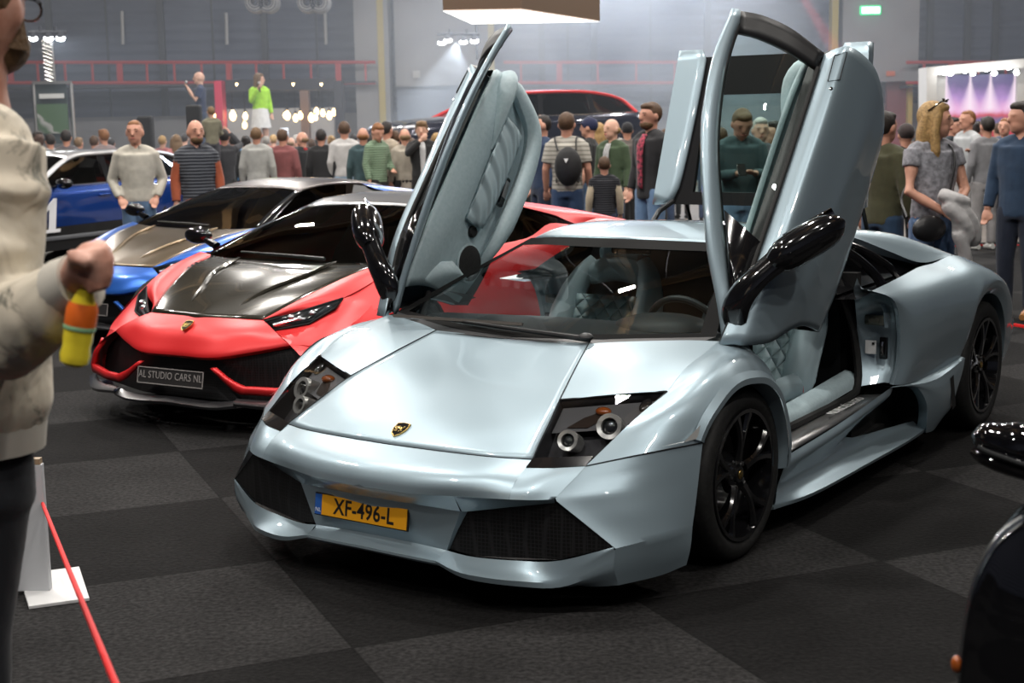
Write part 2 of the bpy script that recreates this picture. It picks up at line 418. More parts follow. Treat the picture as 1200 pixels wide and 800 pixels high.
# flared ring round the front arch, a soft crease of its own
for s in (1, -1):
    fl = MB()
    r0 = resample([c[-1] for c in fcols], 40)
    cen = Vector((0, .98, .33))
    r1 = []
    for i, p in enumerate(r0):
        d = (p-cen); d.y = 0; d.normalize(); w = .045
        r1.append(p+d*w+Vector((0, -.012, 0)))
    rm = [a.lerp(b_, .5)+Vector((0, .010, 0)) for a, b_ in zip(r0, r1)]
    fl.grid(S([[p+Vector((0, .004, 0)) for p in r0], rm, [p+Vector((0, -.006, 0)) for p in r1]], s))
    fl.put('arch_flare', paint, car)

rb = MB()
r_top = [[(-.80, 0, 1.086), (-1.0, 0, 1.118), (-1.22, 0, 1.135), (-1.48, 0, 1.125)], [(-.815, .3, 1.083), (-1.0, .3, 1.117), (-1.22, .29, 1.133), (-1.48, .27, 1.122)],
         [(-.84, .52, 1.074), (-1.0, .51, 1.108), (-1.22, .50, 1.122), (-1.48, .49, 1.113)], [(-.85, .555, 1.066), (-1.0, .54, 1.098), (-1.22, .53, 1.11), (-1.48, .52, 1.10)]]
G = loft(r_top, 16, 14); rb.grid(mirror_rows(G[::-1])[:-1]+G)
rb.put('roof', paint, car, mods=[SOL(.03)])

# ---- panel gaps (recessed dark joints)
gp = MB()
def gapline(pts, s=1, r=.0022, n=30):
    gp.tube([sv(p, s) for p in resample(pts, n)], r, 6)
gapline([tuple(p) for p in resample(S0, 12)]+[], 1); gapline([tuple(p) for p in resample(S0, 12)], -1)
for s in (1, -1):
    gapline([(.529, .483, .643), (.33, .42, .716), (.14, .362, .780)], s)
    gapline([(.765, .735, .487), (.60, .866, .511), (.384, .967, .518)], s)
    gapline([(.808, .556, .499), (.73, .535, .541), (.655, .517, .579), (.529, .483, .643)], s)
gp.put('panel_joint', gap_m, car)

# ---- side skirts, sills, intakes
def skirt(s):
    m_ = MB(); g = lambda rows, nu=20, nv=6, **k: m_.grid(S(loft(rows, nu, nv, **k), s))
    g([[(-.36, .925, .305), (-.9, .925, .335), (-1.50, .945, .405)],
       [(-.34, .94, .28), (-.9, .94, .31), (-1.45, .94, .36)],
       [(-.32, .935, .24), (-.9, .92, .26), (-1.25, .90, .29)],
       [(-.30, .93, .20), (-.85, .905, .20), (-1.20, .86, .215)],
       [(-.28, .935, .165), (-.85, .93, .165), (-1.45, .90, .165), (-1.93, .92, .17)],
       [(-.27, .935, .14), (-.55, .982, .138), (-1.19, .985, .138), (-1.6, .985, .14), (-1.93, .975, .15)]], 26, 22)
    g([[(-.27, .935, .14), (-.55, .982, .138), (-1.19, .985, .138), (-1.6, .985, .14), (-1.93, .975, .15)],
       [(-.27, .93, .115), (-.55, .975, .115), (-1.19, .978, .115), (-1.6, .978, .117), (-1.93, .97, .125)],
       [(-.27, .80, .11), (-.55, .80, .11), (-1.19, .80, .11), (-1.6, .80, .11), (-1.93, .80, .11)]], 26, 4, sv=False)
    m_.put('side_skirt', paint, car, sharp=45)
    # intake blade in front of the rear wheel
    p_ = MB(); g = lambda rows, nu=12, nv=6, **k: p_.grid(S(loft(rows, nu, nv, **k), s))
    g([[(-1.40, .965, .415), (-1.85, .99, .405), (-2.265, 1.0, .435)], [(-1.52, .985, .405), (-1.85, 1.02, .385), (-2.25, 1.03, .43)]], 12, 3)
    g([[(-1.52, .985, .405), (-1.66, 1.0, .375), (-1.76, 1.01, .29), (-1.80, 1.0, .20), (-1.84, .985, .13)],
       [(-1.85, 1.022, .385), (-1.88, 1.03, .34), (-1.93, 1.03, .27), (-1.95, 1.015, .19), (-1.93, .99, .125)],
       [(-2.25, 1.03, .43), (-2.22, 1.03, .37), (-2.16, 1.025, .29), (-2.11, 1.015, .21), (-2.03, .99, .15)]], 16, 12)
    g([[(-1.52, .985, .405), (-1.66, 1.0, .375), (-1.76, 1.01, .29), (-1.80, 1.0, .20), (-1.84, .985, .13)],
       [(-1.53, .95, .395), (-1.68, .96, .365), (-1.79, .96, .285), (-1.83, .95, .20), (-1.86, .93, .13)]], 16, 3)
    p_.put('intake_blade', paint, car, sharp=45)
    k_ = MB(); k_.raw([sv(p, s) for p in [(-2.02, 1.034, .365), (-2.07, 1.034, .375), (-2.13, 1.03, .215), (-2.085, 1.028, .20)]], [(0, 1, 2, 3)])
    k_.put('blade_slot', well_m, car)
    d_ = MB(); d_.raw([sv(p, s) for p in [(-1.22, .862, .33), (-1.22, .862, .13), (-1.95, .80, .13), (-1.95, .80, .42), (-1.50, .82, .37)]], [(0, 1, 2, 3, 4)])
    d_.raw([sv(p, s) for p in [(-1.50, .80, .40), (-1.50, .96, .40), (-2.25, .995, .42), (-2.25, .80, .42)]], [(0, 1, 2, 3)])
    d_.raw([sv(p, s) for p in [(-1.86, .98, .42), (-1.86, .98, .12), (-1.90, .7, .12), (-1.90, .7, .42)]], [(0, 1, 2, 3)])
    d_.put('intake_duct', well_m, car)
    t_ = MB(); t_.grid(S(loft([[(-.45, .83, .338), (-.9, .83, .352), (-1.40, .83, .37)], [(-.40, .922, .318), (-.9, .922, .342), (-1.44, .922, .375)]], 8, 3), s))
    t_.put('sill_plate', alu, car, mods=[SOL(.01)])
    i_ = MB(); i_.grid(S(loft([[(-.42, .70, .30), (-.9, .70, .32), (-1.47, .70, .36)], [(-.42, .72, .40), (-.9, .72, .42), (-1.47, .72, .46)], [(-.42, .78, .39), (-.9, .785, .40), (-1.47, .785, .445)], [(-.42, .80, .355), (-.9, .80, .365), (-1.47, .80, .40)]], 8, 9), s))
    i_.put('inner_sill', trim_blue, car)
    z_ = MB(); z_.tube([sv(p, s) for p in resample([(-.42, .815, .35), (-.9, .815, .36), (-1.34, .815, .375), (-1.43, .805, .42), (-1.46, .79, .52), (-1.46, .75, .72), (-1.43, .68, .92), (-1.40, .60, 1.06)], 40)], .019, 8, up=(0, 1, 0))
    z_.put('door_seal', rubber, car)
    # jamb
    j = MB(); outer = qcols[0]
    inn = [(-1.36, .82, .90), (-1.40, .79, .84), (-1.45, .78, .76), (-1.48, .78, .62), (-1.47, .78, .50), (-1.42, .80, .40)]
    m1 = [(a[0]-.004, a[1]-.02, a[2]) for a in outer]; m2 = [(a[0]-.035, a[1]-.03, a[2]) for a in outer]; m3 = [(a[0]-.035, a[1]-.06, a[2]) for a in outer]
    j.grid(S(loft([outer, m1, m2, m3, inn], 18, 22, sv=False), s))
    j.put('door_jamb', paint, car, sharp=50)
    # latch, switch and label on the jamb
    fx = -1.503
    l_ = MB(); l_.box(sv((fx+.02, .86, .70), s), (.03, .09, .045)); l_.box(sv((fx+.040, .86, .70), s), (.02, .05, .026)); l_.put('door_latch', mat('latch', (.22, .22, .18), .4, .6), car, mods=[BEV(.008, 3)], smooth=False)
    l_ = MB(); l_.box(sv((fx+.012, .90, .575), s), (.02, .035, .10)); l_.put('latch_plate', gloss_black, car, mods=[BEV(.004)], smooth=False)
    l_ = MB(); l_.tube([sv(p, s) for p in [(fx+.03, .90, .545), (fx+.04, .90, .575), (fx+.03, .90, .605)]], .006, 8); l_.put('striker', chrome, car)
    l_ = MB(); l_.box(sv((fx+.012, .84, .575), s), (.006, .05, .06)); l_.put('label', mat('white_label', (.75, .76, .76), .5), car, smooth=False)
    l_ = MB(); l_.box(sv((fx+.016, .852, .592), s), (.004, .010, .010)); l_.put('label_mark', satin_black, car, smooth=False)
    l_ = MB(); l_.grid(S(loft([[(-1.47, .80, .775), (-1.48, .87, .79), (-1.48, .91, .77), (-1.49, .92, .67)], [(-1.455, .80, .765), (-1.465, .865, .78), (-1.465, .90, .76), (-1.475, .908, .67)], [(-1.475, .80, .755), (-1.485, .86, .77), (-1.485, .89, .755), (-1.49, .895, .67)]], 16, 6), s))
    l_.put('jamb_rib', paint, car)
for s in (1, -1): skirt(s)
text_mesh('sill_script', 'MURCIÉLAGO', .055, mat('plate_script', (.85, .85, .85), .5), car,
          Matrix.Translation((-1.12, .877, .374)) @ Matrix.Rotation(math.radians(180), 4, 'Z') @ Matrix.Rotation(math.radians(-1.5), 4, 'Y'), .0005)
# ---- dark structure below: floor pan, wheel wells, engine bay
ub = MB()
ub.box((-1.25, 0, .14), (3.9, 1.3, .05)); ub.box((-1.0, 0, .17), (1.25, 1.72, .06)); ub.box((.60, 0, .14), (.5, .9, .04))
ub.box((-2.2, 0, .5), (1.2, 1.2, .5)); ub.box((-1.56, 0, .55), (.06, 1.5, .7)); ub.box((-3.2, 0, .45), (.6, 1.5, .5)); ub.box((-3.0, 0, .88), (.05, 1.0, .06))
ub.box((.25, 0, .32), (.7, .80, .3)); ub.box((-.15, 0, .50), (.12, 1.5, .5))
ub.put('underbody', well_m, car, smooth=False)
for s in (1, -1):
    for x, z, R_ in ((0, .315, .365), (-2.665, .33, .405)):
        ww = MB()
        prof = [(R_, .0), (R_, -.34), (.02, -.35)]
        V = []; F = []; n_ = 28; k0 = len(ww.v)
        for i, (r_, h) in enumerate(prof):
            for k in range(n_+1):
                t = math.radians(-2)+math.radians(184)*k/n_
                V.append(Vector((x+r_*math.cos(t)*(.98 if x == 0 else 1), s*((.925 if x == 0 else .955)+h), z+r_*math.sin(t)*.95)))
        for i in range(2):
            for k in range(n_): F.append((i*(n_+1)+k, i*(n_+1)+k+1, (i+1)*(n_+1)+k+1, (i+1)*(n_+1)+k))
        ww.raw(V, F); ww.put('wheel_well', well_m, car)
bay = MB()
bay.raw([(-1.5, .48, 1.08), (-1.5, -.48, 1.08), (-1.6, -.5, .75), (-1.6, .5, .75)], [(0, 1, 2, 3)])
for s in (1, -1):
    bay.raw([(-1.5, .50*s, 1.10), (-2.9, .60*s, .90), (-2.9, .6*s, .7), (-1.5, .5*s, .7)], [(0, 1, 2, 3)])
    # dark bodywork inside the shoulder intake
    bay.grid(S(loft([[(-1.1, .80, .84), (-1.6, .74, .83), (-2.25, .78, .86)], [(-1.2, .66, .96), (-1.7, .60, .93), (-2.2, .72, .90)], [(-1.44, .56, 1.07), (-1.75, .57, 1.02), (-2.0, .66, .96)]], 10, 8), s))
    bay.grid(S(loft([[(-1.1, .93, .84), (-1.6, .89, .858), (-2.2, .83, .872)], [(-1.1, .78, .83), (-1.6, .74, .82), (-2.2, .76, .85)]], 10, 3), s))
bay.put('intake_interior', gloss_black, car)
for s in (1, -1):
    hp = MB(); hp.tube([sv(p, s) for p in resample([(-1.42, .62, 1.05), (-1.52, .72, .99), (-1.60, .80, .90), (-1.62, .84, .84)], 14)], .022, 8)
    hp.put('intake_vane', gloss_black, car); hp = MB(); hp.tube([sv(p, s) for p in resample([(-1.60, .62, 1.04), (-1.72, .72, .98), (-1.80, .80, .91), (-1.84, .83, .86)], 14)], .018, 8)
    hp.put('intake_vane', gloss_black, car)

# ---- windscreen
wg = MB()
wr = [[(.124, 0, .775), (-.34, 0, .945), (-.80, 0, 1.084)], [(.10, .27, .783), (-.34, .26, .945), (-.81, .25, 1.082)], [(.0, .54, .79), (-.37, .46, .94), (-.83, .42, 1.078)], [(-.105, .765, .795), (-.42, .66, .925), (-.85, .565, 1.068)]]
G = loft(wr, 14, 12); wg.grid(mirror_rows(G[::-1])[:-1]+G); wg.put('windscreen', wind_glass, car)
fr = MB()
def frit(rows): 
    for s in (1, -1): fr.grid(S(rows, s))
G = loft(wr, 28, 24)
up = Vector((0, 0, .003))
frit([[p+up for p in r[-4:]] for r in G]); frit([[p+up for p in r] for r in G[-3:]])
frit([[p+up for p in r[:2]] for r in G])
fr.put('windscreen_border', mat('ceramic_border', (.006, .006, .006), .8, spec=.1), car)
cw = MB()   # black cowl strip at the foot of the glass
frow = loft([[(.14, 0, .770), (.15, .20, .773), (.147, .362, .776), (.03, .55, .784), (-.06, .74, .789)], [(.112, 0, .779), (.10, .2, .785), (.06, .38, .787), (-.0, .54, .793), (-.105, .765, .80)]], 20, 3)
for s in (1, -1): cw.grid(S(frow, s))
cw.put('cowl', satin_black, car)
wp = MB()
wp.tube([(.13, .36, .793), (.12, .10, .803), (.07, -.42, .818)], [.012, .009, .005], 8)
wp.ball((.125, .34, .80), (.028, .03, .016)); wp.put('wiper_arm', satin_black, car)
wp = MB(); wp.box((.085, -.30, .818), (.012, .62, .012), (0, math.radians(-20), math.radians(4))); wp.put('wiper_blade', mat('wiper_grey', (.12, .11, .10), .4, .5), car, smooth=False)

# ---- headlamps
house = mat('lamp_house', (.06, .06, .065), .35, .3); grey_ref = mat('lamp_reflector', (.30, .30, .31), .35, .7); white_ring = mat('lamp_ring', (.45, .45, .43), .25, .6)
amber = mat('amber_lens', (.30, .07, .01), .2, 0, 1.)
for s in (1, -1):
    hl = empty('headlamp', (0, 0, 0), parent=car)
    rows = [[(.529, .483, .640), (.655, .517, .576), (.808, .556, .496)], [(.45, .65, .662), (.60, .63, .588), (.775, .63, .500)], [(.348, .809, .671), (.55, .776, .592), (.728, .738, .508)]]
    m_ = MB(); G = loft(rows, 14, 12, sv=False); m_.grid(S(G, s)); m_.put('lens', lens_glass, hl)
    def bl(u, v, dep=0.):   # point on the lamp: u 0..1 back->front, v 0..1 inner->outer
        a = Vector(rows[0][0]).lerp(Vector(rows[2][0]), v); b_ = Vector(rows[0][2]).lerp(Vector(rows[2][2]), v)
        p = a.lerp(b_, u)+Vector((-.45, 0, -.85))*dep
        return sv(p, s)
    m_ = MB(); K = [[bl(u, v, .055+.035*u) for u in (0, .25, .5, .75, 1)] for v in (0, .33, .66, 1)]; m_.grid(K)
    E_ = [(0, 0), (.5, 0), (1, 0), (1, .5), (1, 1), (.5, 1), (0, 1), (0, .5), (0, 0)]
    m_.grid([[bl(u, v, .004) for u, v in E_], [bl(u, v, .06+.035*u) for u, v in E_]]); m_.put('lamp_bowl', house, hl, sharp=30)
    m_ = MB(); m_.grid([[bl(u, v, .03) for v in (.02, .3, .6, .97)] for u in (.03, .46)]); m_.put('upper_reflector', grey_ref, hl)
    for (u, v, r_, d_) in ((.66, .34, .036, .018), (.46, .72, .045, .02)):
        c = bl(u, v, d_); ax = Vector((.86, .18*s, .36)).normalized(); Q = Vector((0, 0, 1)).rotation_difference(ax).to_matrix().to_4x4()
        k_ = MB(); k_.lathe([(r_*.62, .006), (r_*.66, .02), (r_, .022), (r_*1.02, .0), (r_*.98, -.05), (r_*.3, -.06)], 24); k_.v = [tuple(Matrix.Translation(c) @ Q @ Vector(p)) for p in k_.v]; k_.put('projector_ring', white_ring, hl)
        k_ = MB(); k_.ball((0, 0, -.004), (r_*.66, r_*.66, .018), 20, 10); k_.v = [tuple(Matrix.Translation(c) @ Q @ Vector(p)) for p in k_.v]; k_.put('projector_lens', mat('projector_glass', (.02, .022, .025), .05, 0, 1.), hl)
    k_ = MB(); P_ = [bl(u, v, .026) for u, v in ((.40, .17), (.24, .30), (.13, .48), (.17, .55), (.30, .52), (.42, .42))]; k_.raw(P_, [tuple(range(6))]); k_.put('indicator_bowl', mat('indicator_dark', (.03, .02, .015), .4), hl)
    k_ = MB(); k_.ball(bl(.17, .47, .022), (.026, .03, .016), 12, 8); k_.put('indicator_bulb', amber, hl)
    k_ = MB(); k_.ball(bl(.12, .86, .02), (.036, .02, .012), 12, 8, (0, .5, 0)); k_.put('side_light', mat('lamp_dark', (.02, .02, .02), .2, 0, 1), hl)
    k_ = MB(); k_.grid([[bl(.985, v, .0) for v in (0, .5, 1)], [bl(1.0, v, .03) for v in (0, .5, 1)]]); k_.grid([[bl(.985, v, -.003) for v in (0, .5, 1)], [sv(p, s) for p in ((.852, .556, .478), (.825, .65, .484), (.765, .735, .489))]]); k_.put('lower_trim', gloss_black, hl)
    k_ = MB(); k_.tube([bl(0, v, -.003) for v in (0, .5, 1)], .004, 6); k_.tube([bl(u, 1, -.002) for u in (0, .25, .5)]+[sv((.56, .778, .592), s)], .003, 6); k_.put('lamp_seal', gap_m, hl)
    k_ = MB(); k_.raw([sv(p, s) for p in [(.555, .900, .530), (.47, .938, .532), (.395, .963, .580), (.41, .958, .535)]], [(0, 1, 3), (1, 2, 3)])
    k_.put('side_marker', mat('clear_marker', (.62, .62, .60), .2, .2, 1), car)

# ---- plate and emblem
yellow = mat('plate_yellow', (.80, .36, .012), .45); ink = mat('plate_ink', (.01, .01, .012), .5); eu_blue = mat('plate_blue', (.02, .10, .38), .5)
npl = empty('number_plate', (0, 0, 0), parent=car)
PA, PB = Vector((1.012, -.262, .322)), Vector((1.006, .165, .322))
PM = Matrix.Translation((.992, -.048, .275)) @ Matrix.Rotation(math.radians(90), 4, 'Z') @ Matrix.Rotation(math.radians(82), 4, 'X')
def plate_box(name, x0, x1, y0, y1, z0, z1, m_):
    k = MB(); k.box(((x0+x1)/2, (y0+y1)/2, (z0+z1)/2), (x1-x0, y1-y0, z1-z0)); k.v = [tuple(PM @ Vector(p)) for p in k.v]; return k.put(name, m_, npl, smooth=False)
plate_box('plate_back', -.213, .213, -.040, .040, -.006, .0, satin_black)
plate_box('plate_face', -.209, .209, -.036, .036, 0, .003, yellow)
plate_box('country_band', -.209, -.178, -.036, .036, .0, .004, eu_blue)
text_mesh('plate_number', 'XF-496-L', .078, ink, npl, PM @ Matrix.Translation((.016, -.001, .0035)), .0006, bold=.0012, xs=.88)
text_mesh('country_letters', 'NL', .02, mat('plate_white', (.8, .8, .8), .5), npl, PM @ Matrix.Translation((-.193, -.020, .0045)), .0004)
def emblem(parent, M, k=1.):
    e = empty('emblem', (0, 0, 0), parent=parent)
    shp = [(-.028, .032), (0, .037), (.028, .032), (.030, .0), (.020, -.026), (0, -.042), (-.020, -.026), (-.030, 0)]
    for nm, sc, h, mm in (('shield_rim', 1., .004, mat('gold', (.75, .52, .18), .25, 1.)), ('shield', .86, .006, gloss_black)):
        q = MB(); q.prism([M @ Vector((x*sc*k, y*sc*k, -.002)) for x, y in shp], (M.to_3x3() @ Vector((0, 0, 1)))*(h+.002)); q.put(nm, mm, e, smooth=False)
    q = MB()   # small golden bull figure: body, hump, head with horns, legs, tail
    for c, r_ in (((.0, .002), (.013, .007)), ((-.008, .006), (.008, .008)), ((-.016, .002), (.006, .005))): q.ball((c[0]*k, c[1]*k, .006), (r_[0]*k, r_[1]*k, .003), 10, 6)
    for a, b_ in (((-.010, -.002), (-.016, -.016)), ((-.004, -.003), (-.006, -.018)), ((.008, -.002), (.006, -.017)), ((.011, 0), (.016, -.014)), ((.012, .005), (.018, .014)), ((-.019, .005), (-.022, .012))):
        q.tube([(a[0]*k, a[1]*k, .006), (b_[0]*k, b_[1]*k, .006)], .0017*k, 6)
    q.v = [tuple(M @ Vector(p)) for p in q.v]; q.put('shield_bull', mat('gold', (.75, .52, .18), .25, 1.), e)
emblem(car, Matrix.Translation((.822, 0, .538)) @ Matrix.Rotation(math.radians(90), 4, 'Z') @ Matrix.Rotation(math.radians(27), 4, 'X'), 1.0)

# ---- wheels
def wheel(parent, x, s, R_, W, yo, rimR, steer=0., name='wheel', rim_mat=None, spokes=5):
    w = empty(name, (x, s*yo, R_), parent=parent); w.rotation_euler = (0, 0, steer)
    rim_mat = rim_mat or gloss_black
    # axis along local y, outer face towards s
    def Y(h): return s*h
    t = MB(); t.lathe([(rimR+.004, Y(-.012)), (rimR+.02, Y(-.001)), (R_-.045, Y(.004)), (R_-.018, Y(-.004)), (R_-.004, Y(-.02)), (R_, Y(-.045)), (R_, Y(-W*.5)), (R_, Y(-W+.045)), (R_-.02, Y(-W+.005)), (rimR+.004, Y(-W+.01))], 56, 'y'); t.put('tyre', tyre_m, w)
    r = MB(); r.lathe([(rimR+.010, Y(-.006)), (rimR+.008, Y(.001)), (rimR-.006, Y(.0)), (rimR-.010, Y(-.02)), (rimR-.018, Y(-.05)), (rimR-.03, Y(-.11)), (rimR-.03, Y(-W+.02))], 56, 'y')
    r.lathe([(.0, Y(-.02)), (.030, Y(-.02)), (.036, Y(-.03)), (.065, Y(-.035)), (.075, Y(-.06)), (.02, Y(-.09))], 28, 'y')
    for i in range(spokes):
        a = 2*PI*i/spokes+.3
        for da in (-.22, .22):
            # each arm of the Y spoke is a bevelled bar from hub to rim
            p = []
            for k in range(6):
                u = k/5; rad = .055+(rimR-.062)*u; aa = a+da*(u**1.4)
                p.append(Vector((rad*math.cos(aa), Y(-.032+.008*math.sin(u*PI)-.0*u+.018*u), rad*math.sin(aa))))
            r.tube(p, [.022, .016, .013, .013, .015, .02], 6, ell=(1., .8), up=(0, 1, 0))
    r.put('rim', rim_mat, w, sharp=40)
    d = MB(); d.lathe([(.05, Y(-.13)), (rimR-.06, Y(-.13)), (rimR-.06, Y(-.155)), (.05, Y(-.155))], 36, 'y', closed=True); d.put('brake_disc', mat('brake_disc', (.08, .08, .08), .35, .8), w, sharp=30)
    c_ = MB()
    V = []
    for k in range(9):
        t_ = math.radians(10 + 60*k/8); V.append([Vector(((rimR-.045)*math.cos(t_), Y(-.10), (rimR-.045)*math.sin(t_))), Vector(((rimR-.10)*math.cos(t_), Y(-.10), (rimR-.10)*math.sin(t_)))])
    c_.grid(V); c_.put('brake_caliper', mat('caliper', (.03, .03, .03), .35), w, mods=[SOL(.05)], sharp=30)
    n_ = MB()
    for i in range(5):
        a = 2*PI*i/5; n_.lathe([(.0, Y(-.026)), (.009, Y(-.027)), (.009, Y(-.04))], 8, 'y', (.05*math.cos(a), 0, .05*math.sin(a)))
    n_.put('wheel_nut', alu, w)
    g_ = MB(); g_.ball((0, Y(-.018), 0), (.018, .006, .018), 12, 6); g_.put('hub_badge', mat('gold', (.75, .52, .18), .25, 1.), w)
    return w
for s in (1, -1):
    wheel(car, 0, s, .318, .245, .940, .235)
    wheel(car, -2.665, s, .330, .335, 1.005, .235)
# ---- scissor doors (built closed, swung up about the hinge)
H = Vector((-.10, 0, .75))
quilt_m = mat('quilted_leather', (.42, .53, .57), .5)
def quilt(m, sc, ax='xz', st=.9, dist=.02):
    n, l, b = nodes(m); tc = n.new('ShaderNodeTexCoord'); sx = n.new('ShaderNodeSeparateXYZ'); l.new(tc.outputs['Object'], sx.inputs[0])
    A, B = {'xz': (0, 2), 'yz': (1, 2)}[ax]; outs = []
    for sg in (1, -1):
        k = n.new('ShaderNodeMath'); k.operation = 'MULTIPLY_ADD'; k.inputs[1].default_value = sg; l.new(sx.outputs[B], k.inputs[0]); l.new(sx.outputs[A], k.inputs[2])
        s_ = n.new('ShaderNodeMath'); s_.operation = 'MULTIPLY'; s_.inputs[1].default_value = sc; l.new(k.outputs[0], s_.inputs[0])
        q = n.new('ShaderNodeMath'); q.operation = 'SINE'; l.new(s_.outputs[0], q.inputs[0]); a_ = n.new('ShaderNodeMath'); a_.operation = 'ABSOLUTE'; l.new(q.outputs[0], a_.inputs[0]); outs.append(a_)
    m_ = n.new('ShaderNodeMath'); m_.operation = 'MINIMUM'; l.new(outs[0].outputs[0], m_.inputs[0]); l.new(outs[1].outputs[0], m_.inputs[1])
    p = n.new('ShaderNodeMath'); p.operation = 'POWER'; p.inputs[1].default_value = .5; l.new(m_.outputs[0], p.inputs[0])
    bp = n.new('ShaderNodeBump'); bp.inputs['Strength'].default_value = st; bp.inputs['Distance'].default_value = dist; l.new(p.outputs[0], bp.inputs['Height']); l.new(bp.outputs[0], b.inputs['Normal'])
quilt(quilt_m, 45)
quilt_seat = mat('quilted_seat', (.36, .47, .50), .5); quilt(quilt_seat, 40, 'yz')
rib_m = bands(mat('ribbed_pad', (.42, .53, .57), .5), 6.5, 'DIAGONAL', .8, .03)
seat_m = mat('seat_leather', (.36, .46, .50), .5)

def door(s):
    d = empty('scissor_door', H, parent=car); d.rotation_euler = (0, math.radians(52), 0)
    def P(m_, name, ma, **k):
        m_.v = [(p[0]-H.x, p[1]-H.y, p[2]-H.z) for p in m_.v]; return m_.put(name, ma, d, **k)
    rows = [[(-.10, .80, .80), (-.467, .860, .836), (-.9, .866, .838), (-1.2, .866, .836), (-1.43, .862, .832)],
            [(-.115, .85, .785), (-.47, .908, .828), (-.9, .914, .830), (-1.2, .916, .830), (-1.465, .91, .828)],
            [(-.13, .89, .755), (-.48, .942, .785), (-.9, .95, .788), (-1.2, .953, .788), (-1.50, .948, .785)],
            [(-.20, .925, .66), (-.52, .953, .64), (-.9, .965, .63), (-1.2, .97, .63), (-1.553, .968, .62)],
            [(-.30, .935, .57), (-.55, .96, .54), (-.9, .972, .53), (-1.2, .976, .52), (-1.553, .97, .50)],
            [(-.38, .94, .48), (-.58, .955, .45), (-.9, .962, .43), (-1.2, .964, .42), (-1.53, .96, .40)],
            [(-.44, .935, .36), (-.62, .945, .33), (-.9, .95, .31), (-1.2, .95, .30), (-1.48, .95, .30)],
            [(-.47, .925, .28), (-.65, .93, .25), (-.9, .935, .24), (-1.2, .935, .235), (-1.41, .935, .24)]]
    G = loft(rows, 30, 30); m_ = MB(); m_.grid(S(G, s)); P(m_, 'door_skin', paint, mods=[SOL(.02, -1 if s > 0 else -1)], sharp=50)
    # edge frame between skin and trim
    inner = [(-.30, .80, .79), (-.47, .80, .82), (-.9, .80, .82), (-1.42, .80, .815)]
    m_ = MB()
    m_.grid(S(loft([rows[0], inner], 20, 3, su=True), s))
    rear = [r[-1] for r in rows]; rin = [(p[0]+.04, .80+.0*i, p[2]) for i, p in enumerate(rear)]
    m_.grid(S(loft([rear, rin], 20, 3), s))
    bot = rows[-1]; bin_ = [(p[0], .82, p[2]+.01) for p in bot]; m_.grid(S(loft([bot, bin_], 20, 3), s))
    fr_ = [r[0] for r in rows]; fin_ = [(p[0]-.05, .80, p[2]) for p in fr_]; m_.grid(S(loft([fr_, fin_], 20, 3), s))
    P(m_, 'door_edge', satin_black, sharp=50)
    # door card
    card = [[(-.27, .795, .78), (-.5, .785, .815), (-.9, .78, .82), (-1.25, .78, .82), (-1.45, .79, .80)],
            [(-.33, .80, .70), (-.55, .765, .73), (-.9, .75, .73), (-1.25, .75, .72), (-1.47, .775, .70)],
            [(-.38, .815, .60), (-.58, .79, .60), (-.9, .775, .60), (-1.22, .77, .59), (-1.46, .785, .57)],
            [(-.42, .83, .48), (-.62, .80, .46), (-.9, .79, .44), (-1.2, .785, .44), (-1.43, .80, .44)],
            [(-.46, .86, .34), (-.66, .83, .31), (-.9, .82, .29), (-1.2, .82, .29), (-1.38, .84, .30)]]
    m_ = MB(); m_.grid(S(loft(card, 26, 20), s)); P(m_, 'door_card', trim_blue, mods=[SOL(.02)])
    # padded belt roll, armrest, pull
    m_ = MB(); m_.tube([sv(p, s) for p in resample([(-1.46, .76, .70), (-1.42, .73, .60), (-1.33, .70, .47), (-1.15, .69, .42), (-.9, .70, .40), (-.75, .73, .385), (-.66, .78, .36)], 24)], [.03]+[.05]*18+[.045, .04, .035, .03, .02], 12, ell=(.8, 1.0)); P(m_, 'armrest', trim_blue)
    m_ = MB(); m_.tube([sv(p, s) for p in resample([(-1.47, .76, .74), (-1.36, .725, .735), (-1.22, .73, .70), (-1.10, .75, .66)], 12)], [.045, .06, .062, .06, .055, .05, .045, .04, .035, .03, .025, .02], 12, ell=(1., .6)); P(m_, 'upper_pad', trim_blue)
    m_ = MB(); m_.grid(S(loft([[(-1.28, .735, .66), (-1.1, .735, .655), (-.86, .75, .63), (-.74, .76, .62)], [(-1.27, .715, .60), (-1.1, .715, .59), (-.86, .73, .575), (-.74, .75, .57)], [(-1.26, .72, .53), (-1.1, .72, .52), (-.86, .735, .51), (-.76, .75, .51)]], 20, 8), s)); P(m_, 'ribbed_pad', rib_m, mods=[SOL(.02)])
    def disc(name, c, r_, ma, th=.02, sq=1.):
        k = MB(); k.lathe([(0, 0), (r_*.8, 0), (r_, -.006*1), (r_, -th)], 28, 'y'); k.v = [tuple(sv((c[0]+p[0], c[1]-p[1]-.0, c[2]+p[2]*sq), s)) for p in k.v]; return P(k, name, ma)
    sp = noise_col(mat('speaker_cloth', (.01, .01, .01), .8), (.004, .004, .004), (.02, .02, .02), 300)
    disc('speaker', (-.60, .758, .455), .083, sp, .03)
    disc('speaker_ring', (-.60, .764, .455), .092, trim_blue, .03)
    disc('tweeter', (-.725, .75, .53), .028, sp, .02)
    disc('vent_hole', (-.82, .745, .535), .016, satin_black, .02)
    m_ = MB(); m_.box(sv((-.99, .735, .475), s), (.15, .03, .05), (0, math.radians(8), 0)); P(m_, 'switch_panel', gloss_black, mods=[BEV(.01)], smooth=False)
    m_ = MB(); m_.box(sv((-1.0, .720, .477), s), (.085, .012, .028), (0, math.radians(8), 0)); P(m_, 'pull_switch', alu, mods=[BEV(.004)], smooth=False)
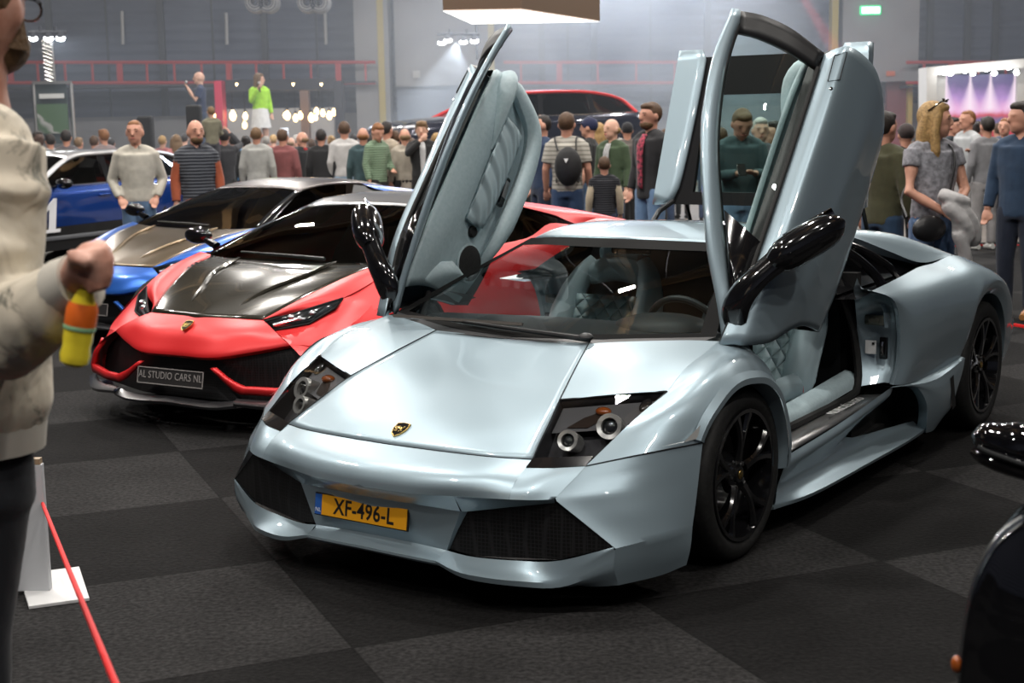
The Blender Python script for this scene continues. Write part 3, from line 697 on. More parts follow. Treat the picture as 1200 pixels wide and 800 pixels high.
    m_ = MB(); m_.grid(S(loft([[(-.36, .80, .71), (-.46, .785, .66), (-.53, .77, .58)], [(-.36, .79, .67), (-.46, .755, .60), (-.52, .755, .52)], [(-.40, .80, .55), (-.48, .78, .49), (-.53, .765, .44)]], 10, 10), s)); P(m_, 'door_pocket', trim_blue, mods=[SOL(.01)])
    # roof rail
    ro = [(-.135, .785, .765), (-.19, .775, .795), (-.41, .712, .925), (-.61, .662, 1.01), (-.84, .605, 1.082), (-1.01, .580, 1.112), (-1.22, .555, 1.122), (-1.462, .548, 1.098)]
    ri = [(-.17, .825, .755), (-.22, .815, .785), (-.445, .752, .872), (-.65, .695, .957), (-.875, .643, 1.033), (-1.138, .603, 1.072), (-1.34, .585, 1.072), (-1.48, .580, 1.048)]
    G = loft([ro, [tuple((Vector(a)+Vector(b_))/2+Vector((0, .004, .006))) for a, b_ in zip(ro, ri)], ri], 34, 5)
    m_ = MB(); m_.grid(S(G, s)); P(m_, 'roof_rail', paint, mods=[SOL(.022)], sharp=50)
    m_ = MB(); m_.tube([sv((p[0], p[1]-.006, p[2]-.012), s) for p in resample(ri, 34)], .011, 8); P(m_, 'rail_seal', satin_black)
    be = [(-.20, .828, .775), (-.467, .852, .836), (-.9, .856, .838), (-1.357, .852, .834)]
    gi = [(-.22, .815, .785), (-.445, .752, .872), (-.65, .695, .957), (-.875, .643, 1.033), (-1.138, .603, 1.070), (-1.375, .585, 1.060)]
    mid = [(-.21, .825, .78), (-.455, .808, .856), (-.77, .79, .895), (-1.12, .755, .96), (-1.366, .735, .965)]
    m_ = MB(); m_.grid(S(loft([gi, mid, be], 24, 12), s)); P(m_, 'door_glass', side_glass)
    bo = [(-1.472, .568, 1.07), (-1.470, .66, 1.035), (-1.462, .76, .955), (-1.435, .862, .835)]
    bi = [(-1.375, .585, 1.055), (-1.372, .66, 1.022), (-1.366, .76, .942), (-1.357, .852, .834)]
    m_ = MB(); m_.grid(S(loft([bo, bi], 14, 4), s)); P(m_, 'rear_pillar', satin_black, mods=[SOL(.02)])
    m_ = MB(); m_.raw([sv(p, s) for p in [(-.17, .826, .765), (-.445, .758, .874), (-.60, .72, .938), (-.52, .862, .842), (-.25, .84, .795)]], [(0, 1, 2, 3, 4)]); P(m_, 'mirror_sail', gloss_black, mods=[SOL(.02, 0)])
    m_ = MB(); m_.tube([sv((p[0], p[1]+.006, p[2]+.006), s) for p in resample(be, 24)], .009, 8); P(m_, 'belt_seal', rubber)
    # handle outline and lock
    hq = [(-1.42, .905, .832), (-1.46, .938, .802), (-1.32, .945, .803), (-1.29, .912, .832)]
    m_ = MB(); q = [sv((p[0], p[1]+.004, p[2]+.003), s) for p in hq]; m_.tube(q+[q[0]], .0022, 6); P(m_, 'door_handle', gap_m)
    m_ = MB(); m_.ball(sv((-1.265, .93, .815), s), (.012, .008, .012), 12, 6); P(m_, 'door_lock', chrome)
    # mirror on its long arm
    m_ = MB(); m_.tube([sv(p, s) for p in resample([(-.20, .815, .77), (-.26, .845, .84), (-.33, .90, .88), (-.43, .985, .893)], 12)], [.045, .055, .058, .058, .056, .054, .052, .050, .048, .048, .050, .052], 12, ell=(1.0, .62), up=(.3, 0, 1)); P(m_, 'mirror_arm', gloss_black)
    m_ = MB(); pts = resample([(-.40, .955, .885), (-.45, 1.0, .885), (-.53, 1.065, .868), (-.60, 1.125, .845), (-.635, 1.155, .835)], 14)
    m_.tube([sv(p, s) for p in pts], [.045, .060, .070, .074, .076, .077, .077, .077, .076, .074, .070, .062, .046, .012], 14, ell=(.85, 1.0), up=(.4, 0, 1)); P(m_, 'mirror_housing', gloss_black)
    m_ = MB(); m_.raw([sv(p, s) for p in [(-.50, .985, .935), (-.65, 1.12, .895), (-.655, 1.12, .80), (-.50, .985, .83)]], [(0, 1, 2, 3)]); P(m_, 'mirror_glass', mat('mirror', (.7, .7, .7), .02, 1.), mods=[SOL(.006, 0)])
    m_ = MB(); m_.tube([sv(p, s) for p in [(-.35, .80, .60), (-.20, .76, .62)]], .014, 8); P(m_, 'gas_strut', satin_black)
for s in (1, -1): door(s)

# ---- engine lid standing open behind the roof
ld = empty('engine_lid', (0, 0, 0), parent=car)
lb, lt = Vector((-2.06, 0, 1.16)), Vector((-2.36, 0, 1.97))
def lp(u, v, off=0.):      # u across -1..1, v bottom..top
    p = lb.lerp(lt, v); hw = .56+(.46-.56)*v if u > 0 else .565
    return Vector((p.x-off, u*hw, p.z))
for s, nm in ((-1, 'lid_flank'), (1, 'lid_flank')):
    m_ = MB(); w_ = .15
    A = [lp(s, .0), lp(s, .12), lp(s, .9), lp(s, 1.)]
    out = [p+Vector((.03, s*.02, 0)) for p in A]
    inn_ = [p+Vector((.015, -s*w_*k, 0)) for p, k in zip(A, (.18, .75, .95, .75))]
    bk = [p+Vector((-.09, s*.0, 0)) for p in A]
    m_.grid(loft([bk, out, inn_], 14, 7, sv=False)); m_.put(nm, paint, ld, mods=[SOL(.02)], sharp=40)
m_ = MB()
m_.prism([lp(-.9, 0), lp(.9, 0), lp(.9, .08), lp(-.9, .08)], (-.03, 0, 0)); m_.prism([lp(-.9, .70), lp(.9, .70), lp(.9, .95), lp(-.9, .95)], (-.03, 0, 0))
m_.prism([lp(-.9, .08), lp(-.66, .08), lp(-.7, .70), lp(-.9, .70)], (-.03, 0, 0)); m_.prism([lp(.9, .08), lp(.74, .08), lp(.74, .70), lp(.9, .70)], (-.03, 0, 0))
m_.put('lid_frame', mat('lid_black', (.006, .006, .007), .6, spec=.15), ld, smooth=False)
m_ = MB(); m_.prism([lp(-.68, .08, .01), lp(.74, .08, .01), lp(.74, .70, .01), lp(-.68, .70, .01)], (-.006, 0, 0)); m_.put('lid_glass', side_glass, ld, smooth=False)
for s in (1, -1):
    m_ = MB(); m_.tube([(-2.35, s*.50, .95), lp(s*.9, .3)], .011, 8); m_.put('lid_strut', satin_black, ld)
    m_ = MB(); m_.tube([(-1.75, s*.45, 1.05), (-1.95, s*.5, 1.13), lp(s*.85, .02)], .014, 8); m_.put('lid_hinge', satin_black, ld)

# ---- cabin
ci = MB(); ci.box((-.9, 0, .24), (1.35, 1.35, .04)); ci.put('cabin_floor', mat('cabin_carpet', (.03, .035, .04), .9), car, smooth=False)
def seat(y):
    st = empty('seat', (0, y, 0), parent=car)
    c = MB(); c.grid(loft([[(-.66, -.17, .34), (-.66, 0, .36), (-.66, .17, .34)], [(-.72, -.17, .42), (-.72, 0, .43), (-.72, .17, .42)], [(-1.15, -.17, .36), (-1.15, 0, .355), (-1.15, .17, .36)]], 12, 12)); c.put('seat_cushion', quilt_seat, st, mods=[SOL(.09)])
    b_ = MB(); b_.grid(loft([[(-1.12, -.16, .36), (-1.13, 0, .36), (-1.12, .16, .36)], [(-1.22, -.17, .55), (-1.24, 0, .55), (-1.22, .17, .55)], [(-1.31, -.18, .74), (-1.325, 0, .74), (-1.31, .18, .74)]], 12, 12)); b_.put('backrest_panel', quilt_seat, st, mods=[SOL(.07)])
    for s in (1, -1):
        q = MB(); q.tube(resample([(-.70, s*.21, .40), (-.95, s*.215, .44), (-1.13, s*.22, .44)], 10), [.035]+[.05]*8+[.04], 12, ell=(.9, 1.2)); q.put('cushion_bolster', seat_m, st)
        q = MB(); q.tube(resample([(-1.11, s*.215, .40), (-1.17, s*.225, .56), (-1.26, s*.225, .72), (-1.33, s*.19, .84), (-1.37, s*.13, .92)], 18), [.045, .055]+[.062]*8+[.058, .056, .054, .05, .047, .044, .04, .035], 12, ell=(1., 1.25), up=(0, 1, 0)); q.put('backrest_bolster', seat_m, st)
    q = MB(); q.tube(resample([(-1.35, -.15, .86), (-1.36, 0, .885), (-1.35, .15, .86)], 12), .06, 12, ell=(.7, 1.)); q.put('shoulder_pad', seat_m, st)
    q = MB(); q.tube(resample([(-1.385, -.11, .955), (-1.395, 0, .965), (-1.385, .11, .955)], 10), [.03]+[.05]*8+[.03], 12, ell=(.7, 1.)); q.put('headrest', seat_m, st)
    q = MB(); q.grid(loft([[(-1.16, -.2, .34), (-1.18, .2, .34)], [(-1.42, -.2, .84), (-1.42, .2, .84)]], 4, 4)); q.put('seat_shell', satin_black, st, mods=[SOL(.05)])
    return st
seat(-.40); seat(.43)
m_ = MB(); m_.grid(loft([[(-1.50, -.7, .35), (-1.50, 0, .35), (-1.50, .7, .35)], [(-1.47, -.68, .8), (-1.47, 0, .8), (-1.47, .68, .8)], [(-1.44, -.55, 1.05), (-1.45, 0, 1.07), (-1.44, .55, 1.05)]], 12, 12)); m_.put('bulkhead', mat('bulkhead_black', (.012, .013, .015), .7), car)
m_ = MB(); m_.grid(loft([[(.02, -.72, .70), (.05, 0, .72), (.02, .72, .70)], [(-.25, -.74, .765), (-.22, 0, .78), (-.25, .74, .765)], [(-.48, -.72, .75), (-.48, 0, .77), (-.48, .72, .75)], [(-.56, -.70, .66), (-.56, 0, .66), (-.56, .70, .66)], [(-.50, -.70, .50), (-.50, 0, .50), (-.50, .70, .50)]], 20, 20)); m_.put('dashboard', mat('dash_leather', (.02, .023, .026), .55), car)
m_ = MB(); m_.ball((-.40, .38, .775), (.16, .21, .055), 20, 10); m_.put('instrument_hood', mat('dash_leather', (.02, .023, .026), .55), car)
m_ = MB(); m_.grid(loft([[(-.50, -.14, .3), (-.50, -.15, .62), (-.52, 0, .66), (-.50, .15, .62), (-.50, .14, .3)], [(-.9, -.13, .3), (-.9, -.13, .48), (-.9, 0, .50), (-.9, .13, .48), (-.9, .13, .3)], [(-1.45, -.13, .3), (-1.45, -.13, .52), (-1.45, 0, .55), (-1.45, .13, .52), (-1.45, .13, .3)]], 20, 10, su=False)); m_.put('centre_tunnel', trim_blue, car)
sw = empty('steering_wheel', (-.60, .38, .72), parent=car); sw.rotation_euler = (0, math.radians(24), 0)
m_ = MB(); m_.tube([(0, .17*math.cos(2*PI*k/28), .17*math.sin(2*PI*k/28)) for k in range(29)], .015, 10, cap=False); m_.put('wheel_rim', mat('wheel_leather', (.018, .02, .022), .5), sw)
m_ = MB()
for a in (0, PI, -PI/2): m_.tube([(.03, 0, 0), (.0, .165*math.cos(a), .165*math.sin(a))], .014, 8)
m_.ball((.03, 0, 0), (.03, .055, .055)); m_.put('wheel_hub', satin_black, sw)
m_ = MB(); m_.tube([(.04, 0, 0), (.2, 0, 0)], .03, 10); m_.put('steering_column', satin_black, sw)
m_ = MB(); m_.box((-1.13, .68, .46), (.035, .03, .09), (0, .3, 0)); m_.put('belt_buckle', satin_black, car, smooth=False, mods=[BEV(.006)])
m_ = MB(); m_.box((-1.10, .68, .435), (.03, .028, .03)); m_.put('buckle_button', mat('red_button', (.6, .03, .02), .4), car, smooth=False)
m_ = MB(); m_.tube(resample([(-1.14, .685, .47), (-1.25, .68, .60), (-1.40, .66, .85), (-1.43, .60, 1.0)], 12), .02, 6, ell=(1., .15), up=(0, 1, 0)); m_.put('seat_belt', satin_black, car)
m_ = MB(); m_.box((-.80, .0, 1.045), (.02, .20, .05)); m_.put('interior_mirror', gloss_black, car, mods=[BEV(.01)], smooth=False)
# ================================================================== exhibition hall
def struct(o): o['kind'] = 'structure'; return o
WY = 42.0
K_ = WY/FPX
def wx(px): return (px-600)*K_
def wz(px, py): return at(px, py, WY).z
# carpet tiles 1 m square, laid chequerwise
carpet = mat('carpet_tiles', (.012, .012, .013), .95, spec=.15)
n, l, b = nodes(carpet)
tc = n.new('ShaderNodeTexCoord'); mp = n.new('ShaderNodeMapping'); mp.vector_type = 'POINT'
TA = math.atan2(.39, .921)
mp.inputs['Rotation'].default_value = (0, 0, -TA)
_o = Matrix.Rotation(-TA, 3, 'Z') @ Vector((-1.291, 6.059, 0))
mp.inputs['Location'].default_value = (-_o.x, -_o.y, .5)
l.new(tc.outputs['Object'], mp.inputs[0])
ck = n.new('ShaderNodeTexChecker'); ck.inputs['Scale'].default_value = 1.0
ck.inputs['Color1'].default_value = (.0165, .016, .016, 1); ck.inputs['Color2'].default_value = (.0058, .0056, .0056, 1); l.new(mp.outputs[0], ck.inputs['Vector'])
n1 = n.new('ShaderNodeTexNoise'); n1.inputs['Scale'].default_value = 55; n1.inputs['Detail'].default_value = 6; l.new(tc.outputs['Object'], n1.inputs['Vector'])
n2 = n.new('ShaderNodeTexNoise'); n2.inputs['Scale'].default_value = 2.2; n2.inputs['Detail'].default_value = 4; l.new(tc.outputs['Object'], n2.inputs['Vector'])
r1 = n.new('ShaderNodeMapRange'); r1.inputs[1].default_value = .3; r1.inputs[2].default_value = .75; r1.inputs[3].default_value = .45; r1.inputs[4].default_value = 1.9; l.new(n1.outputs[0], r1.inputs[0])
r2 = n.new('ShaderNodeMapRange'); r2.inputs[1].default_value = .3; r2.inputs[2].default_value = .7; r2.inputs[3].default_value = .75; r2.inputs[4].default_value = 1.3; l.new(n2.outputs[0], r2.inputs[0])
mm = n.new('ShaderNodeMath'); mm.operation = 'MULTIPLY'; l.new(r1.outputs[0], mm.inputs[0]); l.new(r2.outputs[0], mm.inputs[1])
br = n.new('ShaderNodeTexBrick'); br.offset = 0; br.inputs['Scale'].default_value = 1; br.inputs['Mortar Size'].default_value = .004; br.inputs['Brick Width'].default_value = 1; br.inputs['Row Height'].default_value = 1
br.inputs['Color1'].default_value = (1, 1, 1, 1); br.inputs['Color2'].default_value = (1, 1, 1, 1); br.inputs['Mortar'].default_value = (.5, .5, .5, 1); l.new(mp.outputs[0], br.inputs['Vector'])
v1 = n.new('ShaderNodeVectorMath'); v1.operation = 'SCALE'; l.new(ck.outputs[0], v1.inputs[0]); l.new(mm.outputs[0], v1.inputs['Scale'])
v2 = n.new('ShaderNodeVectorMath'); v2.operation = 'MULTIPLY'; l.new(v1.outputs[0], v2.inputs[0]); l.new(br.outputs['Color'], v2.inputs[1]); l.new(v2.outputs[0], b.inputs['Base Color'])
bp = n.new('ShaderNodeBump'); bp.inputs['Strength'].default_value = .8; bp.inputs['Distance'].default_value = .006; l.new(n1.outputs[0], bp.inputs['Height']); l.new(bp.outputs[0], b.inputs['Normal'])
m_ = MB(); m_.raw([(-24, -8, 0), (24, -8, 0), (24, 18.0, 0), (-24, 18.0, 0)], [(0, 1, 2, 3)]); struct(m_.put('floor_carpet', carpet, None, smooth=False))
m_ = MB(); m_.raw([(-24, 18.0, 0), (24, 18.0, 0), (24, WY+2, 0), (-24, WY+2, 0)], [(0, 1, 2, 3)])
struct(m_.put('floor', noise_col(mat('concrete_floor', (.2, .17, .15), .5), (.12, .105, .09), (.17, .15, .13), 1.2), None, smooth=False))
wallm = mat('profiled_panel', (.085, .10, .15), .6)
n, l, b = nodes(wallm); tc = n.new('ShaderNodeTexCoord'); w_ = n.new('ShaderNodeTexWave'); w_.bands_direction = 'Z'; w_.inputs['Scale'].default_value = 1.1; l.new(tc.outputs['Object'], w_.inputs[0])
bp = n.new('ShaderNodeBump'); bp.inputs['Strength'].default_value = .6; bp.inputs['Distance'].default_value = .05; l.new(w_.outputs['Fac'], bp.inputs['Height']); l.new(bp.outputs[0], b.inputs['Normal'])
plinth = noise_col(mat('concrete_plinth', (.30, .30, .31), .8), (.20, .20, .215), (.24, .24, .25), 1.5)
conc = noise_col(mat('grey_concrete', (.30, .30, .31), .8), (.24, .24, .255), (.29, .29, .30), .8)
dark = mat('dark_steel', (.045, .05, .065), .6); yel = mat('yellow_paint', (.45, .36, .10), .6); redp = mat('red_steel', (.42, .045, .05), .5)
def block(name, x0, x1, y0, y1, z0, z1, m, parent=None):
    k = MB(); k.box(((x0+x1)/2, (y0+y1)/2, (z0+z1)/2), (x1-x0, y1-y0, z1-z0)); return k.put(name, m, parent, smooth=False)
struct(block('wall_back', -24, 24, WY, WY+.3, 1.95, 11, wallm)); struct(block('wall_plinth', -24, 24, WY-.1, WY+.3, 0, 1.97, plinth))
struct(block('wall_left', -24.3, -24, -8, WY+.3, 0, 11, wallm)); struct(block('wall_right', 24, 24.3, -8, WY+.3, 0, 11, wallm)); struct(block('wall_front', -24, 24, -8.3, -8, 0, 11, wallm))
struct(block('ceiling', -24.3, 24.3, -8.3, WY+.3, 11, 11.2, mat('ceiling_deck', (.08, .075, .07), .8)))
ti = 0
def trim(x0, x1, y0, y1, z0, z1, m):
    global ti; ti += 1; return struct(block('trim_%d' % ti, x0, x1, y0, y1, z0, z1, m))
for px in (77, 205, 323, 640, 700, 830, 1085, 1128, 1160): trim(wx(px)-.09, wx(px)+.09, WY-.16, WY, 1.97, 11, dark)
for px in (142, 263, 382, 670, 765): trim(wx(px)-.03, wx(px)+.03, WY-.05, WY, 1.97, 11, dark)
# concrete core, coloured edge strips
trim(wx(430), wx(468), WY-1.2, WY, 0, 11, conc); trim(wx(456), wx(463), WY-1.24, WY-1.2, 0, 11, yel)
trim(wx(474), wx(585), WY-.9, WY, wz(530, 101), 11, conc); trim(wx(474), wx(585), WY-.7, WY, 0, wz(530, 101), mat('blue_grey_wall', (.17, .20, .26), .7))
trim(wx(579), wx(586), WY-.95, WY-.9, 0, 11, yel)
trim(wx(962), wx(969), WY-1.3, WY-.9, 0, 11, yel); trim(wx(975), wx(1060), WY-1.2, WY, wz(1020, 97), 11, conc); trim(wx(1052), wx(1057), WY-1.0, WY-.8, 0, wz(1020, 97), yel)
trim(wx(1030), wx(1052), WY-.8, WY-.6, 0, wz(1020, 97), mat('red_brown_panel', (.18, .05, .06), .7))
# wall tubes
for px in (143, 265, 381):
    k = MB(); a = at(px, 13+2*(px > 200), WY-.2); c = at(px+1, 52, WY-.2); k.tube([a, c], .045, 8); o = k.put('wall_tube', mat('tube_white', (.5, .5, .5), .4), None)
    tag(o, 'pale tube fixed upright on the dark hall wall, '+{143: 'leftmost of three', 265: 'middle of three', 381: 'rightmost of three'}[px], 'tube', 'upright tubes on the hall wall')
# red catwalk railing
def catwalk(px0, px1, label, y0=73, y1=97, Y=WY-1.5, step=32, off=20):
    e = empty('catwalk_railing', at((px0+px1)/2, y1, Y), 0, label, 'railing')
    k = MB()
    L = Vector(e.location)
    for y in (y0, y1): k.tube([at(px0, y, Y)-L, at(px1, y, Y)-L], .05, 6)
    k.put('rail', redp, e)
    px = px0+off; i = 0
    while px < px1:
        k = MB(); a, c = at(px, y0, Y)-L, at(px+1, y1, Y)-L
        w = .16 if i % 4 == 1 else .055
        k.box((a+c)/2, (w, .06, (a-c).length)); k.put('post', redp, e, smooth=False); px += step; i += 1
    k = MB(); a, c = at(px0, y1+1, Y)-L, at(px1, y1+1, Y)-L; k.box((a+c)/2+Vector((0, .5, -.05)), ((c-a).length, 1.1, .06)); k.put('walkway_deck', dark, e, smooth=False)
    return e
catwalk(-40, 440, 'red steel catwalk railing on the left part of the back wall')
catwalk(590, 958, 'hazy red catwalk railing above the crowd in the middle of the back wall', step=45)
catwalk(1062, 1240, 'red catwalk railing at the right behind the white display booth')
# exit sign
e = empty('exit_sign', at(1020, 12, WY-1.3), 0, 'lit green and white exit sign on the grey concrete wall', 'sign')
k = MB(); k.box((0, 0, 0), (.60, .08, .26)); k.put('sign_case', mat('green_glow', (.02, .4, .12), .4, emit=(.05, .9, .35), emit_s=1.2), e, smooth=False, mods=[BEV(.05)])
k = MB(); k.box((0, -.05, 0), (.50, .02, .17)); k.put('sign_face', mat('sign_white', (.8, 1, .9), .4, emit=(.85, 1, .92), emit_s=2.5), e, smooth=False)
o = block('wall_sign', at(1044, 85, WY-1.25).x-.12, at(1044, 85, WY-1.25).x+.12, WY-1.25, WY-1.2, at(1044, 86, WY-1.25).z-.07, at(1044, 86, WY-1.25).z+.07, mat('orange_notice', (.6, .16, .08), .6)); tag(o, 'small orange notice on the grey wall below the exit sign', 'sign')
o = block('wall_box', at(488, 87, WY-1).x-.1, at(488, 87, WY-1).x+.1, WY-1.0, WY-.9, at(488, 87, WY-1).z-.1, at(488, 87, WY-1).z+.1, mat('tube_white', (.5, .5, .5), .4)); tag(o, 'small white box on the grey wall beside the crowd', 'box')

# ---- hanging lightbox
lampw = mat('lightbox_face', (.9, .9, .88), .5, emit=(1, .97, .92), emit_s=3.0)
Y0 = 12.0
A = at(519, 13, Y0); B = at(611, 13.5, Y0); C_ = at(657, 2, Y0+3); D_ = at(560, -2, Y0+3)
e = empty('hanging_lightbox', A, 0, 'glowing rectangular lightbox hanging from the ceiling above the cars', 'lamp')
zt = A.z; a = Vector((A.x, Y0, zt)); b_ = Vector((B.x, Y0, zt)); c_ = Vector((B.x+.75, Y0+1.6, zt)); d_ = Vector((A.x+.2, Y0+1.6, zt))
k = MB(); k.raw([p-A for p in (a, b_, c_, d_)], [(0, 1, 2, 3)]); k.put('light_panel', lampw, e, smooth=False)
k = MB(); k.prism([p-A+Vector((0, 0, .01)) for p in (a, b_, c_, d_)], (0, 0, .22)); k.put('lightbox_casing', mat('brown_wood', (.18, .12, .08), .6), e, smooth=False)
k = MB()
for p in (a, b_, c_, d_): k.tube([p-A+Vector((0, 0, .2)), Vector((p.x-A.x, p.y-A.y, 11-A.z))], .008, 6)
k.put('suspension_cable', dark, e)

# ---- lamp clusters
lamp_on = mat('floodlight_glow', (1, 1, 1), .4, emit=(.93, .97, 1.), emit_s=22)
def flood(name, px, py, Y, spots, label, pole=None):
    o = at(px, py, Y); e = empty(name, o, 0, label, 'spotlight')
    k = MB(); a, c = at(spots[0][0]-6, py-6, Y)-o, at(spots[-1][0]+6, py-6, Y)-o; k.tube([a, c], .035, 8)
    for t in (.3, .7): k.tube([a.lerp(c, t), a.lerp(c, t)+Vector((0, 0, .12))], .03, 6)
    k.put('lamp_bar', dark, e)
    for sx, sy in spots:
        p = at(sx, sy, Y)-o
        h = MB(); h.lathe([(.04, .13), (.09, .07), (.125, 0), (.12, 0)], 16, 'z', p); h.put('lamp_head', dark, e)
        g = MB(); g.ball(p+Vector((0, -.06, 0)), (.10, .05, .06), 14, 8); g.put('lamp_glass', lamp_on, e)
    return e
f1 = flood('spotlight_cluster', 57, 44, 30, [(40, 45), (58, 45), (72, 45)], 'cluster of three floodlights on a twisted silver truss at the left')
o1 = Vector(f1.location)
k = MB()
a, c = at(56, 48, 30)-o1, at(60, 97, 30)-o1
for i in range(4): k.tube([a+Vector((.08*math.cos(PI/2*i), .08*math.sin(PI/2*i), 0)), c+Vector((.08*math.cos(PI/2*i), .08*math.sin(PI/2*i), 0))], .018, 6)
k.put('truss_chord', alu, f1)
k = MB()
for i in range(11):
    t = i/11; p = a.lerp(c, t); q = a.lerp(c, t+.09); s_ = 1 if i % 2 else -1
    k.tube([p+Vector((-.09, -.09, 0)), q+Vector((.09, -.09, 0))], .028, 6)
k.put('truss_lacing', mat('bright_alu', (.8, .8, .8), .25, 1.), f1)
f2 = flood('spotlight_cluster', 535, 46, 34, [(518, 50), (525, 47), (543, 49), (556, 48)], 'cluster of four floodlights hanging in haze left of the raised door')
k = MB(); o2 = Vector(f2.location); k.tube([at(559, 70, 34)-o2, Vector((at(559, 70, 34).x-o2.x, 0, 11-o2.z))], .03, 6); k.put('drop_pipe', dark, f2)
# ---- banner under the truss
e = empty('banner', at(60, 130, 30), 0, 'tall dark green banner with a mountain road picture and a white word', 'banner'); o3 = Vector(e.location)
def flat(name, px0, py0, px1, py1, Y, m, par, off, th=.04):
    a = at(px0, py0, Y)-off; c = at(px1, py1, Y)-off; k = MB(); k.box(((a.x+c.x)/2, (a.y+c.y)/2, (a.z+c.z)/2), (abs(c.x-a.x), th, abs(a.z-c.z))); return k.put(name, m, par, smooth=False)
bm_ = mat('banner_print', (.05, .07, .06), .7)
n, l, b = nodes(bm_); tc = n.new('ShaderNodeTexCoord'); sx = n.new('ShaderNodeSeparateXYZ'); l.new(tc.outputs['Generated'], sx.inputs[0])
nz = n.new('ShaderNodeTexNoise'); nz.inputs['Scale'].default_value = 3; l.new(tc.outputs['Generated'], nz.inputs[0])
ad = n.new('ShaderNodeMath'); ad.operation = 'ADD'; l.new(sx.outputs['X'], ad.inputs[0]); l.new(sx.outputs['Z'], ad.inputs[1])
a2 = n.new('ShaderNodeMath'); a2.operation = 'MULTIPLY_ADD'; a2.inputs[1].default_value = .5; l.new(nz.outputs[0], a2.inputs[0]); l.new(ad.outputs[0], a2.inputs[2])
rp = n.new('ShaderNodeValToRGB'); rp.color_ramp.interpolation = 'EASE'
el = rp.color_ramp.elements; el[0].position = .2; el[0].color = (.18, .19, .2, 1); el[1].position = .60; el[1].color = (.05, .10, .05, 1)
q = el.new(1.0); q.color = (.06, .12, .06, 1); q = el.new(.9); q.color = (.35, .36, .36, 1)
l.new(a2.outputs[0], rp.inputs[0]); l.new(rp.outputs[0], b.inputs['Base Color'])
flat('banner_cloth', 40, 97, 82, 168, 30, mat('banner_dark', (.03, .045, .05), .7), e, o3); flat('banner_picture', 43, 122, 81, 156, 29.95, bm_, e, o3)
flat('banner_word', 46, 110, 75, 115, 29.9, mat('banner_white', (.6, .62, .62), .6), e, o3); flat('banner_frame', 38, 95.5, 84, 98, 29.9, alu, e, o3)
k = MB()
for px in (39, 83): k.tube([at(px, 97, 30)-o3, Vector((at(px, 97, 30).x-o3.x, 0, -o3.z))], .04, 6)
k.put('banner_leg', alu, e)

# ---- stage, booth with warm bulbs
SY = 31.
o = block('stage', at(190, 190, SY).x, at(420, 190, SY).x, SY-1.5, SY+3, 0, 1.0, mat('stage_black', (.015, .015, .016), .6)); tag(o, 'low black stage platform behind the crowd at the left', 'stage')
BY = 36.
e = empty('exhibition_booth', at(330, 160, BY), 0, 'open red and black framed booth with warm glowing bulbs', 'booth'); ob = Vector(e.location)
magenta = mat('booth_red', (.42, .02, .06), .5, emit=(.5, .01, .06), emit_s=.15); bdark = mat('booth_dark', (.02, .02, .028), .5)
flat('booth_pillar', 253, 95, 266, 190, BY, magenta, e, ob, .5); flat('booth_pillar', 393, 95, 405, 190, BY, bdark, e, ob, .5)
flat('booth_header', 266, 94, 393, 105, BY, bdark, e, ob, .5)
flat('booth_column', 352, 106, 365, 190, BY+1.5, mat('brown_column', (.16, .11, .10), .6), e, ob, .3)
for px in (278, 344, 377):
    k = MB(); k.lathe([(.03, 0), (.05, .03), (.06, .10)], 12, 'z', at(px, 102.5, BY-.2)-ob); k.put('downlight', mat('warm_spot', (1, .8, .5), .4, emit=(1, .72, .36), emit_s=14), e)
flat('light_track', 270, 101.5, 390, 103.5, BY-.2, mat('copper', (.5, .22, .08), .4, .6, emit=(1, .35, .08), emit_s=.35), e, ob, .05)
flat('booth_wall', 266, 128, 393, 190, BY+2.8, mat('booth_grey', (.42, .42, .43), .7), e, ob, .05)
bulbm = mat('warm_bulb', (1, .8, .5), .4, emit=(1, .66, .30), emit_s=7)
B0 = None
for i, (px, py, r_) in enumerate([(272.8, 135, .10), (287.5, 135.8, .075), (286.7, 146.3, .07), (251.3, 136.3, .06), (336.7, 135, .09), (334, 135, .06), (346.3, 138, .075), (352, 135, .075), (364.7, 137.5, .09), (370.8, 130.3, .075), (370, 137.5, .06), (378.3, 132, .07), (385.8, 135, .08), (391.3, 131.3, .07)]):
    p = at(px, py, BY+.2+.22*(i % 5)); r_ = .065*r_/.075
    if B0 is None:
        B0 = empty('pendant_bulb', p, 0, 'warm glowing pendant bulb hanging in the red and black booth', 'bulb', 'pendant bulbs in the booth')
        k = MB(); k.lathe([(0, -.14), (.05, -.12), (.085, -.04), (.08, .03), (.035, .10), (.03, .14)], 14, 'z'); k.put('bulb_glass', bulbm, B0)
        k = MB(); k.lathe([(.035, .13), (.035, .2), (.01, .22), (.006, 1.1)], 8, 'z'); k.put('bulb_cord', dark, B0); bb = B0
    else: bb = copy_tree(B0); bb.location = p
    bb.scale = (r_/.085,)*3
o = flat('display_screen', 329, 150, 338, 160, 30, mat('screen_white', (.7, .75, .8), .4, emit=(.75, .85, 1), emit_s=1.2), None, Vector((0, 0, 0))); tag(o, 'small bright screen beyond the crowd beside the stage woman', 'screen')
